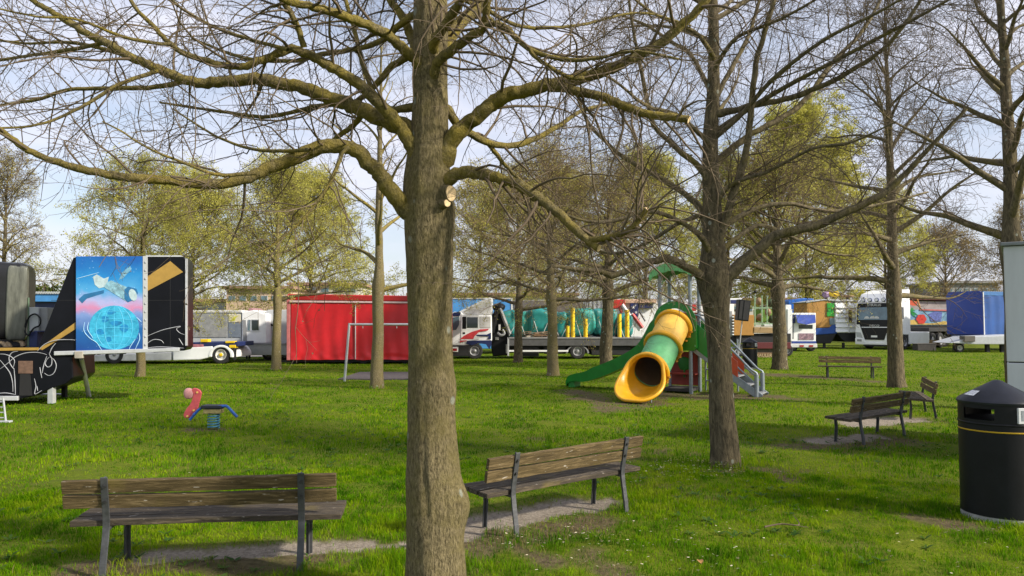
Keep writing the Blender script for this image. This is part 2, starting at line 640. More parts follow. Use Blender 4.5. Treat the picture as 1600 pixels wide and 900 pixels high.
build_grass()

def build_daisies():
    rng = np.random.default_rng(4)
    spots = [(1090, 738, 0.55, 90), (1010, 745, 0.6, 45), (870, 855, 0.5, 60), (1100, 880, 0.9, 60), (960, 860, 0.9, 50), (1500, 870, 0.7, 20), (900, 592, 1.2, 30), (1240, 835, 0.8, 9), (700, 612, 4, 30), (1000, 690, 2.2, 26),
             (520, 690, 2.4, 14), (1560, 860, 0.5, 6), (850, 590, 1.2, 30), (330, 740, 2.2, 8), (1420, 700, 1.5, 8), (1300, 760, 1.5, 12)]
    V, Fc, tint = [], [], []
    for px, py, rad, n in spots:
        c = gnd(px, py)
        for k in range(n):
            a, q = rng.random() * 6.28, rad * math.sqrt(rng.random())
            x, y, z = c[0] + q * math.cos(a), c[1] + q * math.sin(a), 0.05 + 0.03 * rng.random()
            r = 0.008 + 0.004 * rng.random()
            if c[1] > 14:
                r *= 1.6
            tx, ty = rng.normal(0, 0.2), rng.normal(0, 0.2) - 0.35
            i0 = len(V)
            V.append((x, y, z + 0.002))
            tint.append(1.0)
            for s in range(8):
                b = s * math.pi / 4
                V.append((x + r * math.cos(b), y + r * math.sin(b), z + r * (tx * math.cos(b) + ty * math.sin(b))))
                tint.append(0.0)
            for s in range(8):
                Fc.append((i0, i0 + 1 + s, i0 + 1 + (s + 1) % 8))
    me = mesh_np('daisies', np.array(V), [np.array(Fc)])
    set_tint(me, tint)
    m = leaf_mat('daisy_mat', (0.75, 0.75, 0.72), (0.7, 0.45, 0.03), 0.1)
    struct(link('daisies', me, m), 'stuff')
build_daisies()

def build_weeds():
    rng = np.random.default_rng(14)
    V, Fc, tint = [], [], []
    for k in range(900):
        d = math.sqrt(rng.uniform(4.3 ** 2, 15 ** 2))
        a = R(90) + rng.uniform(-.68, .68)
        x, y = d * math.cos(a), d * math.sin(a)
        if fnoise(np.array([x]), np.array([y]), 0.8, 91)[0] < 0.47:
            continue
        q0 = rng.random() * 6.28
        nl = rng.integers(4, 8)
        tv = rng.random() * .6
        for l in range(nl):
            b = q0 + l * 6.28 / nl + rng.normal() * .2
            L_, w_ = rng.uniform(.035, .075), rng.uniform(.008, .015)
            lift = rng.uniform(.4, .9)
            ux, uy = math.cos(b), math.sin(b)
            i0 = len(V)
            for u, wk in ((.05, .3), (.45, 1.0), (.8, .85), (1.0, .15)):
                zz = 0.012 + L_ * lift * u * (1 - .45 * u)
                for sgn in (-1, 1):
                    V.append((x + ux * L_ * u - uy * w_ * wk * sgn, y + uy * L_ * u + ux * w_ * wk * sgn, zz))
                    tint.append(tv)
            for j in range(3):
                Fc.append((i0 + 2 * j, i0 + 2 * j + 1, i0 + 2 * j + 3, i0 + 2 * j + 2))
    me = mesh_np('ground_weeds', np.array(V), [np.array(Fc)])
    set_tint(me, tint)
    struct(link('ground_weeds', me, leaf_mat('weed_mat', (0.030, 0.085, 0.010), (0.11, 0.17, 0.03), 0.3)), 'stuff')
build_weeds()

# rubber mat under the swing frame
a, b_ = gnd(528, 594), gnd(700, 583)
mbm = MB().box(a[0], b_[0], a[1], b_[1], 0.0, 0.045)
struct(mbm.build('rubber_mat_path', mat('rubber', (0.075, 0.062, 0.062), 0.9, var=0.4, scale=8, bump=0.4), bevel=0.01))
# far service road strip seen between the lorries
struct(MB().box(-60, -9, 36.8, 41.5, 0.03, 0.045).build('road', mat('asphalt', (0.20, 0.19, 0.18), 0.9, var=0.25, scale=3)))

# ------------------------------------------------------------------ tree machinery
def catmull(P, n):
    P = np.asarray(P, float)
    k = len(P)
    if k < 3:
        t = np.linspace(0, 1, n)[:, None]
        return P[0] * (1 - t) + P[-1] * t
    seg = np.linalg.norm(np.diff(P[:, :3], axis=0), axis=1)
    s = np.concatenate([[0], np.cumsum(np.maximum(seg, 1e-6))])
    t = np.linspace(0, s[-1], n)
    i = np.clip(np.searchsorted(s, t, 'right') - 1, 0, k - 2)
    u = ((t - s[i]) / (s[i + 1] - s[i]))[:, None]
    p0, p1, p2, p3 = P[np.maximum(i - 1, 0)], P[i], P[i + 1], P[np.minimum(i + 2, k - 1)]
    return 0.5 * (2 * p1 + (p2 - p0) * u + (2 * p0 - 5 * p1 + 4 * p2 - p3) * u * u + (3 * p1 - p0 - 3 * p2 + p3) * u ** 3)

def tubes_np(P, Rr, sides):
    """P (N,K,3), Rr (N,K) -> verts, quads, end caps left open (ends taper)"""
    N, K, _ = P.shape
    T = np.empty_like(P)
    T[:, 1:-1] = P[:, 2:] - P[:, :-2]
    T[:, 0] = P[:, 1] - P[:, 0]
    T[:, -1] = P[:, -1] - P[:, -2]
    T /= np.linalg.norm(T, axis=2, keepdims=True) + 1e-9
    avg = np.abs(P[:, -1] - P[:, 0])
    ref = np.eye(3)[np.argmin(avg, axis=1)][:, None, :]
    U = np.cross(T, np.broadcast_to(ref, T.shape))
    U /= np.linalg.norm(U, axis=2, keepdims=True) + 1e-9
    W = np.cross(T, U)
    a = 2 * np.pi * np.arange(sides) / sides
    V = P[:, :, None, :] + Rr[:, :, None, None] * (U[:, :, None, :] * np.cos(a)[None, None, :, None] + W[:, :, None, :] * np.sin(a)[None, None, :, None])
    n, k, s = np.meshgrid(np.arange(N), np.arange(K - 1), np.arange(sides), indexing='ij')
    s2 = (s + 1) % sides
    base = n * K * sides
    Q = np.stack([base + k * sides + s, base + k * sides + s2, base + (k + 1) * sides + s2, base + (k + 1) * sides + s], -1).reshape(-1, 4)
    return V.reshape(-1, 3), Q

def resample(P, Rr, K):
    """single polyline (k,3),(k,) to K points"""
    s = np.linspace(0, 1, len(P))
    t = np.linspace(0, 1, K)
    return np.column_stack([np.interp(t, s, P[:, i]) for i in range(3)]), np.interp(t, s, Rr)

def grow(P, Rr, per, length, ang, K, rng, trop=0.0, wob=0.12, tmin=0.15, rmax=0.02, rend=0.0015, rk=0.55, taper_len=0.5, flat=0.0, up_bias=0.0):
    N, Kp, _ = P.shape
    M = N * per
    pi = np.repeat(np.arange(N), per)
    t = (np.tile(np.arange(per), N) + rng.random(M)) / per
    t = tmin + (1 - tmin) * t
    f = t * (Kp - 1)
    i = np.clip(f.astype(int), 0, Kp - 2)
    u = (f - i)[:, None]
    A, B = P[pi, i], P[pi, i + 1]
    pos = A * (1 - u) + B * u
    rad = Rr[pi, i] * (1 - u[:, 0]) + Rr[pi, i + 1] * u[:, 0]
    tan = B - A
    tan /= np.linalg.norm(tan, axis=1, keepdims=True) + 1e-9
    rv = rng.normal(size=(M, 3))
    rv[:, 2] = rv[:, 2] * (1 - flat) + up_bias
    pr = rv - tan * np.sum(rv * tan, axis=1, keepdims=True)
    pr /= np.linalg.norm(pr, axis=1, keepdims=True) + 1e-9
    an = R(ang[0]) + (R(ang[1]) - R(ang[0])) * rng.random(M)
    d = tan * np.cos(an)[:, None] + pr * np.sin(an)[:, None]
    L = (length[0] + (length[1] - length[0]) * rng.random(M)) * (1 - taper_len * t)
    out = np.empty((M, K, 3))
    out[:, 0] = pos
    curl = rng.normal(size=(M, 3)) * wob * 0.5
    for k in range(1, K):
        d = d + curl + rng.normal(size=(M, 3)) * wob
        d[:, 2] += trop
        d /= np.linalg.norm(d, axis=1, keepdims=True)
        out[:, k] = out[:, k - 1] + d * (L / (K - 1))[:, None]
    r0 = np.minimum(rad * rk, rmax * (0.6 + 0.6 * rng.random(M)))
    r0 = np.maximum(r0, rend * 1.2)
    q = np.linspace(0, 1, K)[None]
    return out, r0[:, None] * (1 - q) + rend * q

def leaves_np(P, n, rng, size=0.04, spread=0.08):
    """small crossed leaf quads scattered along twigs P"""
    N, K, _ = P.shape
    a, k = rng.integers(0, N, n), rng.integers(1, K, n)
    c = P[a, k] + rng.normal(size=(n, 3)) * spread
    u = rng.normal(size=(n, 3))
    u /= np.linalg.norm(u, axis=1, keepdims=True)
    v = np.cross(u, rng.normal(size=(n, 3)))
    v /= np.linalg.norm(v, axis=1, keepdims=True)
    s = size * (0.5 + rng.random(n))[:, None]
    V = np.stack([c - u * s, c + v * s * .6, c + u * s, c - v * s * .6], 1).reshape(-1, 3)
    Q = (np.arange(n) * 4)[:, None] + np.arange(4)[None]
    return V, Q

def join(parts):
    V, Q, n = [], [], 0
    for v, q in parts:
        V.append(v)
        Q.append(q + n)
        n += len(v)
    return np.vstack(V), np.vstack(Q)

def trunk_mesh(name, P, Rr, sides, seed, rough=0.05, ridge=0.04, burls=(), flare=0.35, extra=None):
    """detailed trunk: ridged bark, burls [(height, angle, size, amount)], root flare"""
    K = len(P)
    z0 = P[0][2]
    V = np.zeros((K, sides, 3))
    for i in range(K):
        t = P[min(i + 1, K - 1)] - P[max(i - 1, 0)]
        for s in range(sides):
            a = 2 * math.pi * s / sides
            dx, dy = math.cos(a), math.sin(a)
            r = Rr[i]
            h = P[i][2] - z0
            n1 = mnoise.noise(Vector((dx * 1.3, dy * 1.3, h * 0.9 + seed)))
            n2 = mnoise.noise(Vector((dx * 5.5 + seed, dy * 5.5, h * 2.2)))
            n3 = mnoise.noise(Vector((dx * 15, dy * 15 + seed, h * 7)))
            q = 1 + rough * n1 * 1.6 + ridge * n2 + ridge * 0.9 * (0.5 - abs(n3))
            q += flare * math.exp(-h / 0.16) * (1 + 0.7 * math.cos(a * 5 + seed))
            for (bh, ba, bs, bam) in burls:
                da = (a - ba + math.pi) % (2 * math.pi) - math.pi
                g = math.exp(-((h - bh) / bs) ** 2 - (da * Rr[i] / bs) ** 2)
                q += bam * g * (1 + 0.6 * n3 + 0.5 * n2)
            V[i, s] = (P[i][0] + dx * r * q, P[i][1] + dy * r * q, P[i][2])
    i, s = np.meshgrid(np.arange(K - 1), np.arange(sides), indexing='ij')
    s2 = (s + 1) % sides
    Q = np.stack([i * sides + s, i * sides + s2, (i + 1) * sides + s2, (i + 1) * sides + s], -1).reshape(-1, 4)
    V = V.reshape(-1, 3)
    if extra is not None:
        V, Q = join([(V, Q), extra])
    return mesh_np(name, V, [Q])

BARK_MAIN = bark('bark_main', (0.072, 0.058, 0.030), (0.320, 0.262, 0.145), (0.27, 0.225, 0.080), 0.60, 0.34, 88.0, 1.0, distort=0.15)
BARK_LIMB = bark('bark_limb', (0.074, 0.062, 0.034), (0.31, 0.255, 0.125), (0.40, 0.315, 0.062), 0.80, 0.7, 60.0, 1.0, False, mscale=6.0)
BARK_TWIG = mat('bark_twig', (0.145, 0.112, 0.076), 0.9, var=0.4, scale=5, spec=0.1)
BARK_DARK = bark('bark_dark', (0.044, 0.037, 0.024), (0.185, 0.150, 0.090), (0.22, 0.18, 0.06), 0.2, 0.26, 24.0, 1.0)
BARK_DARKLIMB = bark('bark_darklimb', (0.065, 0.055, 0.034), (0.22, 0.18, 0.11), (0.22, 0.18, 0.04), 0.45, 0.5, 20.0, 0.7, False)
BARK_REDTWIG = mat('bark_redtwig', (0.19, 0.135, 0.085), 0.9, var=0.4, scale=4, spec=0.1)
CUTWOOD = mat('cut_wood', (0.80, 0.58, 0.32), 0.8, var=0.3, scale=30)

def limb_pix(pts, r0, r1, D, off0, off1, n, rng, knob=0.12, trunk_x=None):
    """a limb traced through photo pixels; its own depth runs from D+off0 to D+off1; with trunk_x it springs from inside the trunk"""
    rooted = trunk_x is not None and abs(pts[0][0] - trunk_x) < 34
    if rooted:
        x, y = pts[0]
        pts = [(x + (trunk_x - x) * 0.75, y + (10 if pts[1][1] < y + 4 else -4))] + list(pts)
        off0 = 0.0
        n += 4
    pts = np.array(pts, float)
    s = np.concatenate([[0], np.cumsum(np.hypot(*np.diff(pts, axis=0).T))])
    s /= s[-1]
    W = np.array([at(x, y, D + off0 + (off1 - off0) * t) for (x, y), t in zip(pts, s)])
    P = catmull(W, n)
    q = np.linspace(0, 1, n)
    Rr = 0.87 * (r0 * (1 - q) + r1 * q) * (D + off0 + (off1 - off0) * q) / F
    if rooted:
        Rr = Rr * (1 + 0.30 * np.exp(-(q / 0.10) ** 2))
    k = 1 + knob * (np.interp(q * n * 0.45, np.arange(n), rng.random(n)) - 0.35)
    P[1:-1] += rng.normal(size=(n - 2, 3)) * Rr[1:-1, None] * 0.10
    return P, Rr * k

def limb_obj(P, Rr, m, parent, off, sides=12, cap_m=None, seed=0):
    V, Q = tubes_np(P[None], Rr[None], sides)
    # lumpy bark
    nz = np.array([mnoise.noise(Vector(v) * 9) for v in V])
    cc = np.repeat(P, sides, axis=0)
    nz2 = np.array([mnoise.noise(Vector(v) * 34) for v in V])
    V = cc + (V - cc) * (1 + 0.10 * nz + 0.09 * nz2)[:, None]
    V = V - np.array(off)
    K = len(P)
    caps = [np.arange(K * sides - sides, K * sides)[None]]
    me = mesh_np('limb', V, [Q] + caps)
    o = link('limb', me, [m] + ([cap_m] if cap_m else []), parent, smooth=True)
    if cap_m:
        me.polygons[len(me.polygons) - 1].material_index = 1
        me.polygons[len(me.polygons) - 1].use_smooth = False
    return o

# ------------------------------------------------------------------ the big tree in front
def main_tree():
    rng = np.random.default_rng(77)
    base = gnd(682, 940)
    D = base[1]
    t = thing('bare_tree', 'big bare tree between the two nearest benches, pale fresh cut on its trunk', 'tree', base, 0, 'park trees')
    off = base
    tr = [(684, 945, 46), (682, 900, 44), (681, 850, 42.5), (680, 800, 42), (678, 750, 41.5), (676, 700, 39), (674, 640, 36.5), (673, 560, 34.5), (672, 480, 34), (671, 420, 35.5), (669, 360, 37), (668, 310, 36), (669, 260, 32),
          (671, 200, 29), (672, 150, 27.5), (672, 100, 27), (673, 40, 27), (673, -40, 25), (676, -200, 20), (672, -420, 14), (680, -700, 7), (684, -900, 3)]
    W = np.array([list(at(x, y, D)) + [r * D / F] for x, y, r in tr])
    W[0, 2] = 0.0
    Pz = catmull(W, 330)
    P, Rr = Pz[:, :3] - np.array(off), Pz[:, 3]
    me = trunk_mesh('trunk', P, Rr, 72, 2.0, 0.045, 0.05, [(0.62, -0.35, 0.10, 0.20), (0.52, 0.1, 0.07, 0.14), (1.30, -0.15, 0.10, 0.10), (2.62, 2.9, 0.2, 0.10), (2.4, -0.2, 0.12, .1)], 0.10)
    link('trunk', me, BARK_MAIN, t, smooth=True)
    # fresh pruning cut: a short oval stub with a pale face and a smaller one below
    nrm = Vector((0.62, -0.78, 0.05)).normalized()
    side = Vector((0, 0, 1)).cross(nrm).normalized()
    upv = nrm.cross(side)
    def oval(c, a_, b2, d0, d1, k0=1.0):
        n = 22
        v = []
        for dd, k in ((d0, k0), (d1, 1.0)):
            for i in range(n):
                t_ = 2 * math.pi * i / n
                w_ = 1 + 0.05 * math.sin(3 * t_ + 1)
                v.append(c + nrm * dd + (side * math.cos(t_) * a_ + upv * math.sin(t_) * b2) * w_ * k - Vector(off))
        f = [(i, (i + 1) % n, n + (i + 1) % n, n + i) for i in range(n)] + [tuple(range(n, 2 * n))]
        return MB().add(v, f)
    c = Vector(at(702, 303, D - 0.125))
    st = oval(c, 0.042, 0.052, -0.10, 0.020, 1.5).build('cut_stub', BARK_MAIN, t, smooth=True)
    oval(c, 0.037, 0.047, 0.0195, 0.023).build('cut_face', CUTWOOD, st)
    c = Vector(at(697, 318, D - 0.145))
    oval(c, 0.026, 0.024, -0.06, 0.012, 1.4).build('cut_stub', BARK_MAIN, t, smooth=True)
    oval(c, 0.022, 0.021, 0.0115, 0.015).build('cut_face', CUTWOOD, st)
    LB = [  # pts, r0, r1, off0, off1, cut?
        ([(655, 345), (632, 322), (617, 305), (600, 282), (578, 256), (560, 238), (540, 229), (515, 227), (490, 233), (455, 249), (420, 263), (390, 276), (360, 285), (330, 288), (295, 286), (250, 281), (205, 278), (165, 272), (130, 265), (90, 254), (50, 238), (20, 218), (0, 203), (-60, 160)], 15.5, 4.2, -.05, -.75, 0),
        ([(655, 228), (640, 206), (627, 198), (592, 184), (556, 168), (517, 154), (471, 137), (436, 129), (400, 123), (391, 124), (348, 128), (295, 127), (256, 110), (228, 99), (192, 82), (164, 65), (135, 52), (100, 30), (71, 13), (50, 0), (15, -30)], 15, 4, -.08, .35, 0),
        ([(656, 262), (644, 228), (620, 192), (599, 167), (578, 147), (553, 127), (517, 104), (489, 89), (464, 78), (450, 77), (421, 89), (400, 97), (384, 103), (355, 103), (309, 91), (281, 80), (260, 62), (235, 36), (213, 14), (198, -10)], 13, 3, -.15, -.55, 0),
        ([(660, 108), (648, 92), (635, 80), (613, 59), (588, 46), (553, 30), (517, 18), (482, 9), (453, 3), (420, -12), (360, -30)], 11, 5, -.1, -.9, 0),
        ([(475, 74), (464, 39), (453, 18), (438, -4), (420, -40)], 6, 4, -.35, -.5, 0),
        ([(655, 90), (645, 65), (634, 35), (620, 14), (606, -6), (585, -60)], 9, 5, .05, .5, 0),
        ([(660, 18), (642, 26), (620, 43), (603, 60), (571, 73), (535, 80), (500, 85), (460, 95), (380, 90), (300, 60)], 6, 2.0, .2, .9, 0),
        ([(655, 166), (642, 168), (613, 172), (590, 172), (567, 179), (553, 196), (540, 205), (527, 214), (500, 238), (470, 252), (430, 268)], 8, 2, .12, .5, 0),
        ([(655, 82), (640, 88), (613, 103), (600, 118), (585, 135), (570, 150), (545, 162), (500, 165), (420, 182), (350, 175), (250, 160)], 6, 2, .15, .8, 0),
        ([(580, 138), (564, 89), (553, 43), (542, 7), (530, -30)], 5, 3.5, .25, .5, 0),
        ([(690, 252), (700, 228), (712, 210), (734, 192), (756, 174), (784, 153), (820, 142), (855, 133), (891, 126), (926, 118), (962, 104), (1002, 84), (1033, 67), (1060, 44), (1082, 24), (1100, 4), (1125, -25)], 16, 6.5, -.05, -.5, 0),
        ([(850, 135), (875, 137), (898, 142), (933, 149), (960, 159), (1002, 176), (1033, 182), (1060, 184), (1077, 187)], 9, 7, -.2, -.5, 1),
        ([(690, 290), (703, 278), (731, 268), (756, 272), (784, 280), (812, 290), (850, 316), (876, 336), (899, 359), (925, 381), (936, 388)], 12, 7, -.08, -.55, 1),
        ([(920, 376), (940, 372), (970, 366), (992, 352), (1011, 326)], 6, 4.5, -.52, -.7, 1),
        ([(680, 160), (699, 171), (713, 192), (741, 212), (773, 226), (809, 226), (844, 213), (880, 192), (908, 174), (960, 160)], 8, 2.5, .12, .8, 0),
        ([(762, 222), (775, 240), (791, 260), (812, 281), (835, 300), (860, 345)], 4.5, 1.6, .3, .5, 0),
        ([(672, 145), (684, 98), (706, 78), (731, 60), (756, 43), (759, 21), (763, -4), (770, -60)], 10, 6, -.22, -.6, 0),
        ([(752, 45), (766, 37), (791, 43), (809, 62), (834, 80), (862, 89), (898, 94), (933, 91), (990, 80), (1060, 92)], 6, 2, -.45, -.9, 0),
        ([(828, 76), (834, 86), (862, 107), (891, 121), (912, 121)], 4, 4, -.6, -.55, 0),
        ([(685, 92), (695, 71), (713, 43), (738, 18), (756, 0), (790, -50)], 13, 9, .1, .4, 0),
        ([(672, 95), (681, 60), (695, 39), (713, 11), (722, -6), (745, -60)], 10, 7, -.2, -.6, 0),
        ([(756, 10), (766, 18), (798, 36), (827, 43), (862, 43), (908, 39), (1000, 20), (1080, 40)], 4, 1.5, -.3, .4, 0),
        ([(545, 230), (535, 240), (526, 263), (512, 292), (494, 317), (464, 352), (420, 387), (385, 406)], 4, 1.2, -.3, -.45, 0),
        ([(400, 270), (340, 273), (290, 255), (250, 240), (215, 222), (190, 205), (160, 190)], 3.6, 1.4, -.45, -.9, 0),
        ([(485, 234), (440, 236), (390, 232), (340, 214), (300, 190), (270, 170)], 3.6, 1.4, -.35, .2, 0),
        ([(290, 126), (250, 135), (190, 138), (110, 140), (60, 155), (0, 165), (-60, 180)], 5, 2.2, .2, .5, 0),
        ([(165, 66), (120, 76), (60, 85), (0, 94), (-50, 104)], 4, 2, .3, .7, 0),
        ([(256, 108), (190, 130), (140, 160), (90, 185), (40, 198), (-20, 200)], 4, 1.8, .2, -.5, 0),
        ([(230, 100), (160, 76), (100, 66), (40, 68), (-20, 60)], 4, 1.8, .3, .9, 0),
        ([(270, 70), (200, 60), (120, 30), (60, 26), (-20, 10)], 3.5, 1.6, -.5, -1., 0),
        ([(450, 78), (380, 58), (330, 40), (280, 10), (250, -20)], 4, 2, -.4, .2, 0),
    ]
    limbs = []
    for k, (pts, r0, r1, o0, o1, cut) in enumerate(LB):
        n = max(18, int(len(pts) * 4.5))
        P, Rr = limb_pix(pts, r0, r1, D, o0, o1, n, rng, trunk_x=671)
        limb_obj(P, Rr, BARK_LIMB, t, off, 12 if r0 > 7 else 8, CUTWOOD if cut else None)
        limbs.append(resample(P, Rr, 24))
    # boughs that leave the frame: above, towards and away from the viewer
    for k in range(12):
        a = rng.random() * 6.28
        h = 3.7 + 3.5 * rng.random()
        p = np.array([base[0], base[1], h])
        d = np.array([math.cos(a), math.sin(a), 0.55])
        Q = [p]
        for i in range(7):
            d = d + np.array([0, 0, -0.05]) + rng.normal(size=3) * 0.09
            Q.append(Q[-1] + d * 0.42)
        P = catmull(Q, 24)
        Rr = np.linspace(0.045, 0.01, 24)
        limb_obj(P, Rr, BARK_LIMB, t, off, 8)
        limbs.append((P, Rr))
    P = np.array([l[0] for l in limbs])
    Rr = np.array([l[1] for l in limbs])
    parts = []
    b1 = grow(P, Rr, 12, (0.45, 1.25), (35, 80), 9, rng, trop=-0.035, wob=0.15, tmin=0.2, rmax=0.010, rend=0.0016, rk=0.45, taper_len=0.35, up_bias=0.1)
    b1b = grow(P, Rr, 7, (0.2, 0.5), (45, 90), 6, rng, trop=0.02, wob=0.16, tmin=0.15, rmax=0.004, rend=0.0011, rk=0.35, taper_len=0.2)
    b2 = grow(*b1, 4, (0.2, 0.62), (25, 65), 6, rng, trop=-0.015, wob=0.14, tmin=0.15, rmax=0.0032, rend=0.0011, taper_len=0.45)
    b3 = grow(*b2, 3, (0.06, 0.24), (30, 65), 4, rng, trop=0.02, wob=0.16, tmin=0.25, rmax=0.0014, rend=0.0008)
    b3b = grow(*b1b, 4, (0.05, 0.2), (30, 65), 4, rng, trop=0.03, wob=0.16, tmin=0.2, rmax=0.0014, rend=0.0008)
    parts = [tubes_np(*b1, 5), tubes_np(*b1b, 4), tubes_np(*b2, 3), tubes_np(*b3, 3), tubes_np(*b3b, 3)]
    # buds
    parts.append(leaves_np(b3[0], 5000, rng, 0.006, 0.003))
    V, Q = join(parts)
    link('crown', mesh_np('crown', V - np.array(off), [Q]), BARK_TWIG, t)
main_tree()

# ------------------------------------------------------------------ the darker tree by the slide (traced limbs)
def second_tree():
    rng = np.random.default_rng(31)
    base = gnd(1133, 727)
    D = base[1]
    t = thing('bare_tree', 'dark bare tree standing in front of the playground stairs, daisies at its foot', 'tree', base, 0, 'park trees')
    tr = [(1133, 728, 22), (1132, 700, 21), (1128, 640, 19), (1125, 580, 18), (1122, 520, 18), (1118, 470, 20), (1116, 435, 23), (1115, 400, 19), (1113, 350, 15), (1112, 300, 14), (1110, 250, 12), (1111, 200, 11), (1114, 150, 10), (1115, 100, 9), (1115, 40, 8), (1113, -40, 7), (1116, -200, 4), (1110, -320, 1.5)]
    W = np.array([list(at(x, y, D)) + [r * D / F] for x, y, r in tr])
    W[0, 2] = 0.0
    Pz = catmull(W, 200)
    me = trunk_mesh('trunk', Pz[:, :3] - np.array(base), Pz[:, 3], 40, 9.0, 0.05, 0.05, [(2.2, 3.1, .25, .15), (2.2, 0.2, .22, .15)], 0.07)
    link('trunk', me, BARK_DARK, t, smooth=True)
    LB = [
        ([(1112, 442), (1095, 430), (1065, 413), (1045, 405), (1022, 408), (985, 421), (955, 431), (940, 424), (900, 420), (860, 415)], 9, 3, 0, -.7, 0),
        ([(1122, 445), (1145, 425), (1175, 396), (1211, 369), (1245, 359), (1278, 351), (1327, 329), (1380, 302), (1424, 262), (1473, 209), (1510, 170)], 11, 3, -.05, -.9, 0),
        ([(1108, 380), (1096, 329), (1069, 302), (1040, 283), (1011, 267), (967, 240), (922, 196), (903, 155)], 7, 2.5, .1, .9, 0),
        ([(1112, 410), (1100, 375), (1060, 345), (1010, 330), (960, 345), (915, 345), (870, 330)], 6, 2, .05, -.9, 0),
        ([(1116, 420), (1122, 387), (1140, 320), (1155, 275), (1167, 231), (1175, 156), (1184, 89), (1207, 9), (1220, -50)], 8, 3.5, -.1, -.7, 0),
        ([(1108, 285), (1096, 265), (1070, 242), (1047, 222), (1020, 191), (1002, 111), (989, 44), (980, -20)], 6, 2.2, -.05, -.6, 0),
        ([(1113, 260), (1122, 253), (1149, 227), (1175, 209), (1238, 173), (1269, 142), (1300, 98), (1344, 53), (1371, 9), (1390, -30)], 6, 2.4, .1, .6, 0),
        ([(1118, 178), (1150, 172), (1175, 165), (1229, 155), (1269, 140), (1300, 127), (1340, 104), (1371, 84), (1398, 58), (1433, 9), (1450, -30)], 6, 3, -.1, -1.0, 0),
        ([(1112, 170), (1122, 147), (1140, 111), (1167, 62), (1184, 9), (1195, -40)], 5, 2.5, .1, .6, 0),
        ([(1113, 150), (1104, 129), (1078, 84), (1051, 67), (1010, 40), (960, 20)], 5, 2, .1, .8, 0),
        ([(1118, 400), (1150, 372), (1190, 352), (1240, 372), (1290, 395), (1340, 400)], 5, 1.6, .1, .9, 0),
        ([(1118, 365), (1170, 330), (1230, 318), (1300, 330), (1380, 318), (1450, 300)], 5, 1.6, .2, 1.2, 0),
        ([(1112, 330), (1060, 350), (1000, 385), (950, 395), (880, 372)], 4.5, 1.6, .2, 1.3, 0),
        ([(1116, 330), (1140, 290), (1200, 268), (1270, 232), (1330, 222), (1400, 190)], 4.5, 1.6, -.1, -1.4, 0),
        ([(1114, 230), (1060, 180), (1010, 165), (950, 120), (900, 110)], 4.5, 1.6, -.1, -1.3, 0),
        ([(1116, 110), (1150, 60), (1220, 30), (1290, -10)], 4.5, 2, -.1, -1.2, 0),
        ([(1115, 90), (1085, 50), (1020, 20), (960, -30)], 4.5, 2, -.1, -1.2, 0),
    ]
    limbs = []
    for pts, r0, r1, o0, o1, cut in LB:
        P, Rr = limb_pix(pts, r0, r1, D, o0, o1, max(14, len(pts) * 3), rng, trunk_x=1114)
        limb_obj(P, Rr, BARK_DARKLIMB, t, base, 8)
        limbs.append(resample(P, Rr, 24))
    for k in range(9):
        a = rng.random() * 6.28
        p = np.array([base[0] - .1, base[1], 3.4 + 2.6 * rng.random()])
        d = np.array([math.cos(a), math.sin(a), 0.7])
        Q = [p]
        for i in range(7):
            d = d + np.array([0, 0, -0.04]) + rng.normal(size=3) * 0.09
            Q.append(Q[-1] + d * 0.38)
        P, Rr = catmull(Q, 24), np.linspace(0.035, 0.008, 24)
        limb_obj(P, Rr, BARK_DARKLIMB, t, base, 7)
        limbs.append((P, Rr))
    P, Rr = np.array([l[0] for l in limbs]), np.array([l[1] for l in limbs])
    b1 = grow(P, Rr, 17, (0.6, 1.7), (30, 75), 9, rng, trop=0.01, wob=0.13, tmin=0.15, rmax=0.009, rend=0.0020, rk=0.4, taper_len=0.4)
    b2 = grow(*b1, 7, (0.3, 0.85), (25, 65), 6, rng, trop=0.0, wob=0.13, tmin=0.12, rmax=0.0032, rend=0.0014, taper_len=0.45)
    b3 = grow(*b2, 3, (0.1, 0.34), (30, 65), 4, rng, trop=0.02, wob=0.15, tmin=0.2, rmax=0.002, rend=0.0012)
    V, Q = join([tubes_np(*b1, 4), tubes_np(*b2, 3), tubes_np(*b3, 3)])
    link('crown', mesh_np('crown', V - np.array(base), [Q]), BARK_TWIG, t)
second_tree()

# ------------------------------------------------------------------ the other trees
LEAF_YELLOW = leaf_mat('leaf_yellow', (0.30, 0.26, 0.070), (0.58, 0.50, 0.150), 0.5)
LEAF_GREEN = leaf_mat('leaf_green', (0.33, 0.32, 0.065), (0.66, 0.62, 0.150), 0.55)
LEAF_BROWN = leaf_mat('leaf_brown', (0.20, 0.14, 0.06), (0.38, 0.29, 0.10), 0.4)
LEAF_DARK = leaf_mat('leaf_dark', (0.03, 0.05, 0.012), (0.10, 0.12, 0.02), 0.3)

